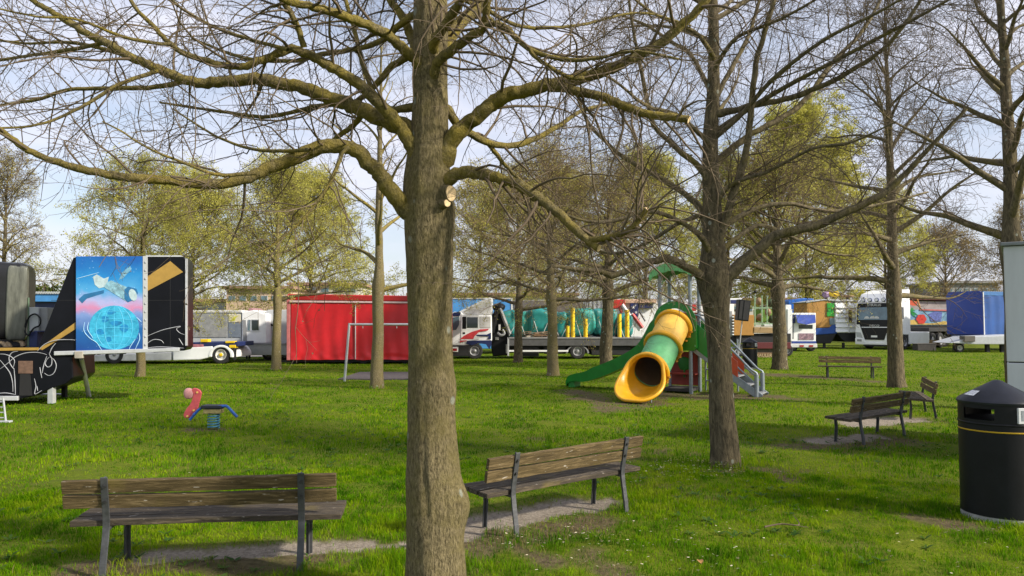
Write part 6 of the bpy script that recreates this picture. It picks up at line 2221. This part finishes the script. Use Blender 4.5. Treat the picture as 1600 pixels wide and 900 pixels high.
def ticket_cabin():
    b = gnd(1256, 549)
    d = b[1]
    t = thing('ticket_cabin', 'white and blue ticket cabin on wheels with blue awning flap', 'cabin', b)
    B = lambda m, name, mt, par=t, **k: m.build(name, mt, par, off=b, **k)
    c = lambda x, y: (1220 + x / 8.185, 450 + y / 8.185)
    W = lambda i: None
    body = B(MB().pix([c(135, 318), c(450, 318), c(450, 712), c(135, 712)], d, d + 2.3), 'body', WHITEV, bevel=0.04)
    B(MB().pixrect(*c(60, 215), *c(134, 665), d + .5, d + 2.2), 'side_body', WHITEV, bevel=0.03)
    B(MB().pixrect(*c(140, 340), *c(188, 450), d - .03, d - .001), 'blue_panel', NAVY, body)
    aw = [Vector(at(*c(195, 345), d - .02)), Vector(at(*c(442, 345), d - .02)), Vector(at(*c(448, 445), d - .35)), Vector(at(*c(330, 468), d - .37)), Vector(at(*c(215, 445), d - .35))]
    B(MB().prism(aw, (0, .03, 0.02)), 'awning', mat('awning_blue', (0.035, 0.07, 0.32), 0.35, var=0.5, scale=1.5), bevel=0.01)
    B(MB().pixrect(*c(230, 470), *c(408, 520), d - .02, d - .001), 'window', GLASS, body)
    pc = B(MB().pixrect(*c(230, 580), *c(422, 662), d - .03, d - .001), 'picture_panel', mat('picture_panel', (0.10, 0.09, 0.22), 0.5, var=0.8, scale=9, col2=(0.50, 0.32, 0.36)), body)
    B(MB().pixrect(*c(140, 680), *c(455, 708), d - .03, d - .001), 'blue_band', mat('band_blue', (0.02, 0.05, 0.25), 0.5), body)
    bu = B(MB().pixrect(*c(105, 712), *c(468, 762), d - .08, d + 2.2), 'bumper', WHITEG, bevel=0.03)
    for x in (242, 362):
        B(MB().pixrect(*c(x, 730), *c(x + 52, 752), d - .10, d - .079), 'tail_lamp', LAMPR, bu)
    for x in (150,):
        B(MB().pixrect(*c(145, 450), *c(168, 650), d - .02, d - .001), 'door', GREYV, body)
    for px in (1240, 1268):
        wpx(t, b, px, 544, 7, d + .1)
ticket_cabin()

def louvre_wagon():
    d = 50
    t, b = rig('louvre_wagon', 'trailer with an orange wooden end, green sign and white louvred side, behind the ticket cabin', 'wagon', 1300, 505, d=d)
    B = lambda m, name, mt, par=t, **k: m.build(name, mt, par, off=b, **k)
    c = lambda x, y: (1220 + x / 8.185, 450 + y / 8.185)
    wd = B(MB().pix([c(335, 190), c(560, 158), c(600, 160), c(640, 162), c(700, 500), c(335, 515)], d, d + 2.4), 'wooden_end', WOODW, bevel=0.03)
    B(MB().pix([c(320, 178), c(555, 142), c(900, 150), c(1060, 160), c(1060, 172), c(700, 172), c(560, 156), c(330, 190)], d - .06, d + 2.5), 'roof_edge', GREYL, bevel=0.02)
    wh = B(MB().pix([c(690, 190), c(1065, 190), c(1065, 575), c(720, 575), c(700, 545), c(690, 500)], d - .02, d + 2.4), 'white_side', WHITEV, bevel=0.03)
    m = MB()
    for k in range(6):
        y = 200 + k * 62
        q = [Vector(at(*c(705, y), d - .04)), Vector(at(*c(1065, y), d - .04)), Vector(at(*c(1065, y + 52), d - .16)), Vector(at(*c(705, y + 52), d - .16))]
        m.prism(q, (0, .03, .01))
    B(m, 'louvre', WHITEV, wh)
    B(MB().pixrect(*c(868, 180), *c(880, 575), d - .2, d - .04), 'divider', WHITEG, wh)
    sg = B(MB().pixrect(*c(592, 192), *c(684, 362), d - .06, d - .001), 'green_sign', mat('sign_green', (0.012, 0.34, 0.03), 0.5), wd, bevel=0.01)
    p = at(*c(640, 282), d - .062)
    text('CH', .38, mat('sign_dark', (0.01, 0.05, 0.012), 0.5), sg, (p[0] - b[0], p[1] - b[1] - .004, p[2] - b[2]))
    B(MB().pixrect(*c(625, 385), *c(690, 470), d - .05, d - .001), 'window', GLASSB, wd)
    B(MB().pix([c(440, 515), c(620, 510), c(690, 440), c(720, 520), c(720, 580), c(440, 600)], d - .03, d + 2.3), 'blue_base', BLUEV, bevel=0.03)
    B(MB().pix([c(440, 600), c(715, 580), c(640, 710), c(470, 712)], d, d + 2.2), 'gooseneck', CHASSIS, bevel=0.03)
    B(MB().pix([c(720, 580), c(1065, 578), c(1065, 690), c(820, 688), c(770, 640)], d, d + 2.2), 'gooseneck', CHASSIS, bevel=0.03)
    for x in (560, 805):
        p = at(*c(x, 700), d + .1)
        B(MB().box(p[0] - .07, p[0] + .07, d + .1, d + .24, 0, p[2]), 'support_leg', CHASSIS)
        B(MB().box(p[0] - .2, p[0] + .2, d + .05, d + .35, 0, .06), 'foot_pad', CHASSIS)
    # funfair figures on the roof behind
    for k, (x, y, s, m_) in enumerate(((675, 80, (.42, .3, .20), YEL), (575, 85, (.25, .2, .22), mat('mauve_fig', (0.30, 0.20, 0.34), 0.6)), (850, 105, (.45, .2, .10), WOODB))):
        p = at(*c(x, y), d + 1.6)
        lab = ('yellow rounded ride ornament on the louvred wagon roof', 'mauve ride ornament beside the yellow one on the louvred wagon roof', 'brown ride ornament on the louvred wagon roof')[k]
        q = thing('ride_ornament', lab, 'ornament', (p[0], p[1], p[2] - s[2]), 0, 'ride ornaments on the wagon roof')
        MB().lump((0, 0, s[2]), s, k, .8, .15, nu=24, nv=14).build('figure', m_, q, smooth=True)
        MB().box(-.06, .06, -.06, .06, at(600, 470, d + 1.6)[2] - q.location.z - .2, s[2]).build('stand', CHASSIS, q)
louvre_wagon()

def palm_trailer():
    d = 54
    t, b = rig('tarp_trailer', 'bright blue trailer with a dark painted palm, behind the ticket cabin roof', 'trailer', 1248, 505, d=d)
    B = lambda m, name, mt, par=t, **k: m.build(name, mt, par, off=b, **k)
    c = lambda x, y: (1220 + x / 8.185, 450 + y / 8.185)
    bd = B(MB().pix([c(100, 170), c(180, 140), c(300, 130), c(420, 135), c(420, 700), c(100, 700)], d, d + 2.4), 'cover', mat('bright_blue', (0.015, 0.13, 0.50), 0.45, var=0.2), bevel=0.05)
    m = MB()
    x, y = c(245, 220)
    for a in np.linspace(-2.9, -0.2, 8):
        m.pix([(x, y), (x + 6 * math.cos(a) - 1 * math.sin(a), y + 5 * math.sin(a) + 1), (x + 9 * math.cos(a), y + 6 * math.sin(a) + 2.5)], d - .03, d - .002)
    m.pix([(x - .6, y), (x + .6, y), (x + 1, y + 12), (x - 1, y + 12)], d - .04, d - .031)
    B(m, 'painted_palm', NAVY, bd)
    B(MB().pix([c(180, 310), c(220, 275), c(260, 265), c(300, 310)], d - .05, d - .041), 'painted_island', GREYV, bd)
    for px in (1240, 1262):
        wpx(t, b, px, 541, 8, d + .1)
palm_trailer()

# ---- big white lorry facing the viewer
def big_lorry():
    p = at(1366, 505, 48.3)
    t = thing('articulated_lorry', 'white lorry with black grille and roof lamps behind the tall dark tree', 'lorry', (p[0], p[1], 0), R(-52))
    W = 1.27
    B = lambda m, name, mt, par=t, **k: m.build(name, mt, par, **k)
    side = [(0.0, .42), (0.0, 1.15), (0.06, 1.75), (0.18, 2.95), (0.9, 3.65), (2.25, 3.95), (2.3, 3.9), (2.3, .95), (0.9, .95)]
    cab = B(MB().prism([(-W, y, z) for y, z in side], (2 * W, 0, 0)), 'cab', WHITEV, bevel=0.08)
    def front(poly, y0, th, m_, nm, par=cab, **k):
        # poly in (x, z) on the sloping front face
        def yy(z):
            return np.interp(z, [0, 1.15, 1.75, 2.95], [0, 0, .06, .18])
        return B(MB().prism([(x, yy(z) - y0, z) for x, z in poly], (0, th, 0)), nm, m_, par, **k)
    front([(-1.2, 1.62), (1.2, 1.62), (1.18, 3.02), (-1.18, 3.02)], .025, .03, BLACKP, 'windscreen_surround', bevel=.01)
    front([(-1.08, 1.92), (1.08, 1.92), (1.07, 2.74), (-1.07, 2.74)], .035, .02, GLASSB, 'windscreen')
    for x in (-.35, 0, .3):
        front([(x - .16 + .3 * math.cos(a) * .55, 2.0 + .16 * abs(math.sin(a))) for a in np.linspace(0, 3.14, 8)], .045, .008, WHITEG, 'cushion')
    front([(-.98, 1.62), (.98, 1.62), (.62, .62), (-.62, .62)], .05, .07, BLACKP, 'grille', bevel=.01)
    front([(-.85, 1.46), (.85, 1.46), (.83, 1.41), (-.83, 1.41)], .058, .006, SILV, 'chrome_bar')
    front([(-.20, .78), (.20, .78), (.20, .90), (-.20, .90)], .06, .008, WHITEV, 'number_plate')
    bm = front([(-1.27, .30), (1.27, .30), (1.27, .72), (.72, .72), (.6, .46), (-.6, .46), (-.72, .72), (-1.27, .72)], .07, .25, WHITEV, 'bumper', t, bevel=.03)
    front([(-.75, .20), (.75, .20), (.62, .42), (-.62, .42)], .05, .2, CHASSIS, 'bumper_intake', bm)
    for s in (-1, 1):
        front([(s * .78, .72), (s * 1.18, .80), (s * 1.22, 1.12), (s * .90, 1.08)], .02, .03, GREYL, 'headlight', bevel=.01)
        front([(s * .82, .50), (s * 1.12, .50), (s * 1.12, .64), (s * .82, .64)], .085, .02, GREYV, 'fog_lamp', bm)
        mi = B(MB().box(s * 1.52 - .10, s * 1.52 + .10, -.22, -.06, 1.75, 2.6), 'mirror', BLACKP, cab, bevel=.04)
        B(MB().bar((s * 1.25, .1, 2.45), (s * 1.5, -.12, 2.45), .05, .05), 'mirror_arm', BLACKP, mi)
    # roof lamps on a bar
    bar = B(MB().tube([(-1.1, .02, 3.08), (1.1, .02, 3.08)], .03, 8), 'lamp_bar', SILV, cab)
    for x in (-.66, -.22, .22, .66):
        B(MB().lathe([(.001, -.10), (.13, -.09), (.14, 0), (.06, .08), (.001, .09)], (x, -.02, 3.22), 18, 'y'), 'roof_lamp', NAVY, bar, smooth=True)
        B(MB().lathe([(.001, -.112), (.10, -.108), (.11, -.093)], (x, -.02, 3.22), 16, 'y'), 'lamp_glass', SILV, bar, smooth=True)
    for x in (-1.0, 1.0):
        B(MB().tube([(x, .1, 3.1), (x + .2, .35, 3.42)], .03, 6), 'air_horn', CHASSIS, bar)
    white = mat('letter_white', (0.7, 0.7, 0.7), 0.4)
    text('STRALIS', .22, white, cab, (-.05, .135, 2.88), rot=(R(90 - 6), 0, 0), ex=.01, sx=1.2)
    text('IVECO', .19, white, cab, (0, .0, 1.53), rot=(R(87), 0, 0), ex=.01, sx=1.2)
    # sides: door, window, black ornament, tank skirt
    for s in (-1, 1):
        dr = B(MB().box(s * W - .012, s * W + .012, .30, 1.45, .98, 2.9), 'door', WHITEV, cab, bevel=.006)
        B(MB().box(s * W - .02, s * W + .02, .38, 1.35, 1.95, 2.75), 'door_window', GLASS, dr)
    m = MB()
    for pts in ([(1.6, 3.5), (1.9, 3.2), (1.7, 2.9), (2.1, 2.6)], [(1.5, 3.0), (2.0, 2.8), (2.2, 2.5)], [(1.7, 2.6), (1.85, 2.1), (1.75, 1.6), (2.1, 1.3)], [(1.6, 2.3), (2.2, 2.2)], [(1.6, 3.75), (2.1, 3.45), (2.2, 3.1)], [(1.55, 1.6), (2.2, 1.45)]):
        P = catmull([(-W - .005, y, z) for y, z in pts], 14)
        m.tube([tuple(p) for p in P], [.03 + .035 * math.sin(math.pi * i / 13) for i in range(14)], 6)
    m.build('black_ornament', BLACKP, cab)
    sk = B(MB().box(-W, W, 2.05, 5.1, .32, 1.12), 'side_skirt', WHITEV, bevel=.04)
    for z in (.55, .88):
        B(MB().box(-W - .012, -W + .01, 2.35, 2.75, z - .06, z + .06), 'step_slot', BLACKP, sk)
    text('IVECO', .2, mat('letter_grey', (0.12, 0.12, 0.13), 0.4), sk, (-W - .006, 3.55, .95), rot=(R(90), 0, R(-90)), ex=.004)
    B(MB().box(-.6, .6, 2.3, 7.2, .75, 1.05), 'chassis', CHASSIS)
    for y in (1.5, 5.75, 6.95):
        for s in (-1, 1):
            r = .52
            x = s * (W - .02)
            pr = [(r * .58, 0.03), (r * .62, 0.0), (r * .8, -.01), (r, .03), (r, .30), (r * .6, .33)]
            pr = [(a, -s * h if s > 0 else h) for a, h in pr]
            w = B(MB().lathe(pr, (x, y, r), 32, 'x'), 'wheel', TYRE, smooth=True)
            B(MB().lathe([(r * .6, -s * .01), (r * .5, -s * .06), (r * .2, -s * .05), (.002, -s * -.02)], (x, y, r), 24, 'x'), 'rim', RIM, w, smooth=True)
    B(MB().box(-W + .05, W - .05, .05, 2.2, .45, .95), 'underbody', CHASSIS)
    # fifth wheel and long deck behind the cab
    B(MB().box(-1.2, 1.2, 5.2, 15, 1.12, 1.38), 'trailer_deck', CHASSIS, bevel=.02)
big_lorry()

def beach_trailer():
    d = 53
    t, b = rig('painted_trailer', 'trailer painted with palm leaves, a red flower and a beach, behind the white lorry', 'trailer', 1455, 505, d=d)
    B = lambda m, name, mt, par=t, **k: m.build(name, mt, par, off=b, **k)
    c = lambda x, y: (1400 + x / 6.925, 430 + y / 6.925)
    side = mat('beach_side', (0.06, 0.26, 0.52), 0.5, var=0.5, scale=1.6, col2=(0.35, 0.58, 0.72))
    bd = B(MB().pixrect(1395, 484, 1530, 508.5, d, d + 2.4), 'side_panel', side, bevel=.02)
    B(MB().pixrect(1395, 471, 1530, 484, d + .3, d + 2.2), 'upper_panel', mat('weathered_grey', (0.33, 0.29, 0.27), 0.7, var=0.25, scale=2), bevel=.02)
    B(MB().pix([c(260, 365), c(610, 375), c(610, 390), c(260, 380)], d - .05, d + .1), 'pink_rail', mat('pink_rail', (0.55, 0.16, 0.14), 0.5))
    B(MB().pix([c(-40, 240), c(110, 235), c(700, 258), c(700, 275), c(110, 262), c(-40, 262)], d + .1, d + 2.3), 'roof_edge', mat('roof_rust', (0.16, 0.05, 0.04), 0.7, var=0.6, scale=3), bevel=.02)
    m = MB()
    x, y = c(150, 400)
    for a in np.linspace(-3.6, 0.6, 11):
        L_ = 11 + 3 * math.sin(a * 5)
        m.pix([(x, y), (x + L_ * .55 * math.cos(a) - 1.6 * math.sin(a), y + L_ * .55 * math.sin(a) + 1.6 * math.cos(a)), (x + L_ * math.cos(a), y + L_ * .8 * math.sin(a) + 3), (x + L_ * .55 * math.cos(a) + 1.2 * math.sin(a), y + L_ * .55 * math.sin(a) - 1.2 * math.cos(a))], d - .03, d - .002)
    B(m, 'palm_leaves', mat('palm_green', (0.02, 0.30, 0.06), 0.5, var=0.5, scale=4), bd)
    B(MB().pix([c(120, 265), c(225, 285), c(230, 330), c(180, 330), c(125, 305)], d - .06, d - .031), 'red_painted_roof', mat('orange_red', (0.60, 0.10, 0.04), 0.5), bd)
    m = MB()
    x, y = c(275, 475)
    for k in range(6):
        a = k * 1.047
        px_, py_ = x + 4.2 * math.cos(a), y + 4.2 * math.sin(a)
        m.pix([(px_ + 4.0 * math.cos(q), py_ + 3.8 * math.sin(q)) for q in np.linspace(0, 5.6, 9)], d - .05 - .004 * k, d - .031)
    B(m, 'red_flower', mat('flower_red', (0.60, 0.045, 0.03), 0.5, var=0.3, scale=4), bd)
    B(MB().pix([c(-40, 535), c(60, 500), c(200, 480), c(250, 520), c(420, 520), c(520, 495), c(700, 535)], d - .028, d - .001), 'painted_sand', mat('sand', (0.60, 0.42, 0.10), 0.6, var=0.3), bd)
    B(MB().pix([c(350, 420), c(420, 390), c(500, 400), c(490, 500), c(380, 500)], d - .02, d - .001), 'painted_wave', mat('violet', (0.12, 0.16, 0.45), 0.6, var=0.7, scale=8), bd)
    B(MB().tube([at(*c(225, 245), d - .3), at(*c(265, 370), d - .3)], .05, 6), 'orange_strut', mat('orange', (0.55, 0.25, 0.05), 0.5))
    B(MB().pixrect(1395, 509, 1530, 513, d + .05, d + 2.3), 'chassis', CHASSIS)
    B(MB().pixrect(1395, 513, 1530, 527, d + .9, d + 2.3), 'under_frame', CHASSIS)
    for x in (1425, 1450, 1475):
        B(MB().tube([at(x, 524, d + .1), at(x + 8, 512, d + .1)], .05, 6), 'brace', GREYV)
    for px in (1458, 1475, 1500):
        wpx(t, b, px, 535, 9, d + .2)
beach_trailer()

def blue_tarp_trailer():
    p = at(1537, 505, 45)
    t = thing('tarp_trailer', 'blue tarpaulin covered box trailer at the far side by the kiosk', 'trailer', (p[0], p[1], 0), R(18))
    zt, zb = at(1537, 454, 45)[2], at(1537, 523, 45)[2]
    dk = mat('royal_blue', (0.010, 0.045, 0.30), 0.5, var=0.12, scale=1)
    lt = mat('tarp_blue', (0.006, 0.062, 0.25), 0.45, var=0.2, scale=1.5, bump=.2, bscale=3)
    MB().prism([(0, 0, zb), (0, 2.55, zb), (0, 2.55, zt - .2), (0, 2.35, zt), (0, .2, zt), (0, 0, zt - .2)], (-.04, 0, 0)).build('end_panel', dk, t, bevel=.01)
    nx, nz = 60, 14
    v, f = [], []
    for i in range(nx + 1):
        for j in range(nz + 1):
            u, w = i / nx, j / nz
            v.append((u * 7, 0.03 * mnoise.noise(Vector((u * 16, w * 2, 0))) + .02 * math.sin(u * 60), zb + (zt - .05 - zb) * w))
    for i in range(nx):
        for j in range(nz):
            a = i * (nz + 1) + j
            f.append((a, a + nz + 1, a + nz + 2, a + 1))
    MB().add(v, f).build('curtain', lt, t, smooth='full')
    MB().box(0.0, 7, .06, 2.5, zb, zt - .06).build('box_body', lt, t, bevel=.05)
    MB().box(0, 7, -.03, .05, zt - .30, zt - .05).build('valance', mat('valance_blue', (0.02, 0.12, 0.33), .5), t, bevel=.01)
    MB().box(-.02, .04, -.04, .02, zb, zt - .1).build('corner_rope', WHITEG, t)
    MB().box(0.6, 7, -.03, .3, zb - .32, zb - .03).build('cream_rail', mat('cream_rail', (0.62, 0.56, 0.42), 0.6), t, bevel=.02)
    MB().box(0, .5, -.03, .3, zb - .32, zb - .01).build('blue_corner', BLUEL, t, bevel=.02)
    MB().box(0, 7, .3, 2.3, .75, zb).build('chassis', NAVY, t, bevel=.02)
    for x in (2.2, 3.4, 5.6):
        wheel(t, (x, .15, .48), .48)
    MB().box(-.02, .1, .4, 2.2, zb - .35, zb - .05).build('end_frame', mat('end_frame', (0.06, 0.12, 0.25), 0.6, var=0.6, scale=8), t)
    # long pale drawbar deck in front
    d = 43
    t, b = rig('low_loader', 'low pale grey drawbar deck on short legs below the blue tarpaulin trailer', 'trailer', 1540, 505, d=d)
    B = lambda m, name, mt, par=t, **k: m.build(name, mt, par, off=b, **k)
    B(MB().pix([(1486, 536), (1522, 526), (1600, 523), (1600, 538), (1524, 538)], d, d + 2), 'deck', mat('deck_grey', (0.42, 0.44, 0.47), 0.5, var=0.15), bevel=.03)
    B(MB().pixrect(1507, 525, 1524, 534, d - .1, d + .4), 'tool_box', mat('olive_box', (0.10, 0.09, 0.075), 0.7), bevel=.02)
    for px in (1544, 1567):
        p = at(px, 538, d + .3)
        B(MB().box(p[0] - .09, p[0] + .09, d + .3, d + .5, 0, p[2] + .05), 'support_leg', CHASSIS)
    wpx(t, b, 1500, 540, 7, d + .3, rim=RIMW)
    B(MB().tube([at(1480, 536, d + .8), at(1510, 531, d + .8)], .06, 8), 'drawbar', GREYL)
    g = gnd(1449, 548)
    q = thing('dark_crate', 'low dark crate on the lawn beside the tiny far bench', 'crate', g)
    MB().box(-.60, .55, 0, .6, 0, .40).build('box', mat('crate_dark', (0.05, 0.045, 0.04), 0.8, var=.4), q, bevel=.02)
    MB().box(-.62, .57, -.02, .62, .405, .44).build('lid', mat('crate_lid', (0.10, 0.09, 0.08), 0.8), q, bevel=.01)
blue_tarp_trailer()

# ------------------------------------------------------------------ houses far behind
def houses():
    wall = mat('pink_wall', (0.55, 0.40, 0.29), 0.9, var=0.12, scale=.6)
    wall2 = mat('pale_wall', (0.50, 0.48, 0.44), 0.9, var=0.12, scale=.6)
    roofm = mat('roof_tile', (0.28, 0.17, 0.12), 0.9, var=0.3, scale=3)
    def house(x0, x1, y0, d, lab, wm, nwin, wy0, wy1, roof=True):
        t, b = rig('house', lab, 'house', (x0 + x1) / 2, 505, 'buildings behind the lorries', d=d)
        B = lambda m, name, mt, par=t, **k: m.build(name, mt, par, off=b, **k)
        p0, p1 = at(x0, y0, d), at(x1, y0, d)
        B(MB().box(p0[0], p1[0], d, d + 9, 0, p0[2]), 'wall', wm)
        B(MB().box(p0[0] - .4, p1[0] + .4, d - .4, d + 9.4, p0[2], p0[2] + .35), 'roof', roofm if roof else wm, bevel=.05)
        for k in range(nwin):
            x = x0 + (x1 - x0) * (k + .5) / nwin
            w = (x1 - x0) / nwin * .32
            f = B(MB().pixrect(x - w, wy0, x + w, wy1, d - .06, d - .002), 'window', GREYL)
            B(MB().pixrect(x - w * .82, wy0 + .6, x + w * .82, wy1 - .6, d - .08, d - .061), 'pane', GLASSB, f)
    house(354, 455, 452, 78, 'pink rendered house with a row of windows behind the red trailer corner', wall, 6, 462, 470)
    house(455, 560, 446, 85, 'pale house whose upper floor shows over the red trailer', wall2, 5, 450, 457)
    house(292, 352, 472, 80, 'low pale house behind the grey trailer box', wall2, 3, 478, 484)
    house(1478, 1560, 443, 95, 'grey flat roofed building behind the blue tarpaulin trailer', mat('grey_wall', (0.26, 0.25, 0.24), 0.9), 6, 450, 456, False)
    house(1140, 1240, 470, 90, 'low pale building behind the wooden wagon', wall2, 5, 478, 486)
    house(640, 900, 462, 92, 'long pale hall behind the flatbed lorry', wall2, 9, 470, 478)
houses()

def far_woods():
    """the brown mass of woods beyond everything"""
    rng = np.random.default_rng(9)
    parts = []
    pos = []
    for k in range(150):
        px = rng.uniform(-700, 2300)
        d = rng.uniform(105, 150)
        p = at(px, 505, d)
        H = rng.uniform(5.5, 9.0)
        pos.append((p[0], d, H))
    LP, LR = [], []
    for x, y, H in pos:
        for s in range(7):
            a = rng.random() * 6.28
            q0 = np.array([x, y, 0 if s == 0 else H * .25])
            q1 = np.array([x + (0 if s == 0 else math.cos(a) * H * .38), y + (0 if s == 0 else math.sin(a) * H * .38), H * (1 if s == 0 else rng.uniform(.55, .95))])
            tt = np.linspace(0, 1, 6)[:, None]
            LP.append(q0 * (1 - tt) + q1 * tt + rng.normal(size=(6, 3)) * .15)
            LR.append(np.linspace(.12, .03, 6))
    LP, LR = np.array(LP), np.array(LR)
    b1 = grow(LP, LR, 9, (1.2, 3.0), (25, 65), 5, rng, trop=.05, wob=.15, tmin=.15, rmax=.035, rend=.015)
    b2 = grow(*b1, 5, (.5, 1.3), (25, 60), 3, rng, trop=.04, wob=.15, rmax=.016, rend=.012)
    V, Q = join([tubes_np(LP, LR, 4), tubes_np(*b1, 3), tubes_np(*b2, 3)])
    struct(link('far_woods', mesh_np('far_woods', V, [Q]), mat('woods', (0.12, 0.095, 0.06), 0.9, var=.4, scale=.3)), 'stuff')
    t = thing('hedge', 'dark green hedge behind the blue corrugated trailer', 'hedge', (at(60, 505, 36)[0], 36, 0))
    lp = np.array([[[rng.uniform(-8, 6), rng.uniform(-1, 1), 0], [rng.uniform(-8, 6), rng.uniform(-1, 1), 3.6]] for _ in range(60)])
    for q in lp:
        q[1, 0] = q[0, 0] + rng.normal() * .3
    lp = np.stack([lp[:, 0] * (1 - s) + lp[:, 1] * s for s in np.linspace(0, 1, 5)], 1)
    V, Q = tubes_np(lp, np.full(lp.shape[:2], .03), 4)
    link('stem', mesh_np('stem', V, [Q]), BARK_DARK, t)
    n = 14000
    c = np.column_stack([rng.uniform(-8, 6, n), rng.normal(size=n) * .7, 3.55 * rng.random(n) ** .7])
    c[:, 2] *= 0.85 + 0.3 * fnoise(c[:, 0], c[:, 1], .8, 3)
    V, Q = leaves_np(np.stack([c, c], 1), n, rng, .08, .12)
    me = mesh_np('foliage', V, [Q])
    set_tint(me, np.repeat(rng.random(n), 4))
    link('foliage', me, LEAF_DARK, t)
far_woods()

# ------------------------------------------------------------------ small things on the lawn
def bits():
    a, b = gnd(1195, 835), gnd(1240, 820)
    t = thing('fallen_twig', 'thin fallen twig lying on the shaded lawn before the dark tree', 'twig', (a[0], a[1], 0.06))
    pts = catmull([(0, 0, 0), (.15, .05, .01), (.3, .06, .0), (b[0] - a[0], b[1] - a[1], .02)], 14)
    MB().tube([tuple(p) for p in pts], [.008 - .0004 * i for i in range(14)], 6).build('stem', BARK_TWIG, t)
    MB().tube([(.15, .05, .01), (.24, -.03, .02), (.33, -.05, .01)], .003, 5).build('side_shoot', BARK_TWIG, t)
    g = gnd(1094, 893)
    t = thing('dead_leaf', 'single dry brown leaf on the grass in front, below the tree with daisies', 'leaf', (g[0], g[1], .06))
    v, f = [], []
    for i in range(7):
        u = i / 6
        w = .022 * math.sin(math.pi * min(1, u * .9 + .08))
        for s in (-1, 0, 1):
            v.append((s * w, (u - .5) * .07, .008 * (s * s) + .012 * math.sin(u * 3)))
    for i in range(6):
        for s in range(2):
            f.append((i * 3 + s, i * 3 + s + 1, i * 3 + s + 4, i * 3 + s + 3))
    MB().add(v, f).build('blade', mat('dry_leaf', (0.33, 0.17, 0.05), .8), t, smooth='full')
    # grass tufts round the trunk feet
bits()

# trees outside the frame, to the right, whose shade lies across the near lawn
def shade_trees():
    src = [o for o in bpy.data.objects if o.get('label', '').startswith('tall dark bare tree in front')][0]
    for k, (x, y, a) in enumerate(((13.0, 3.9, 1.0),)):
        c = copy_tree(src)
        c.location = (x, y, 0)
        c.rotation_euler = (0, 0, a)
        c['label'] = 'bare tree out of view beside the bin, its shade lying on the near lawn'
shade_trees()
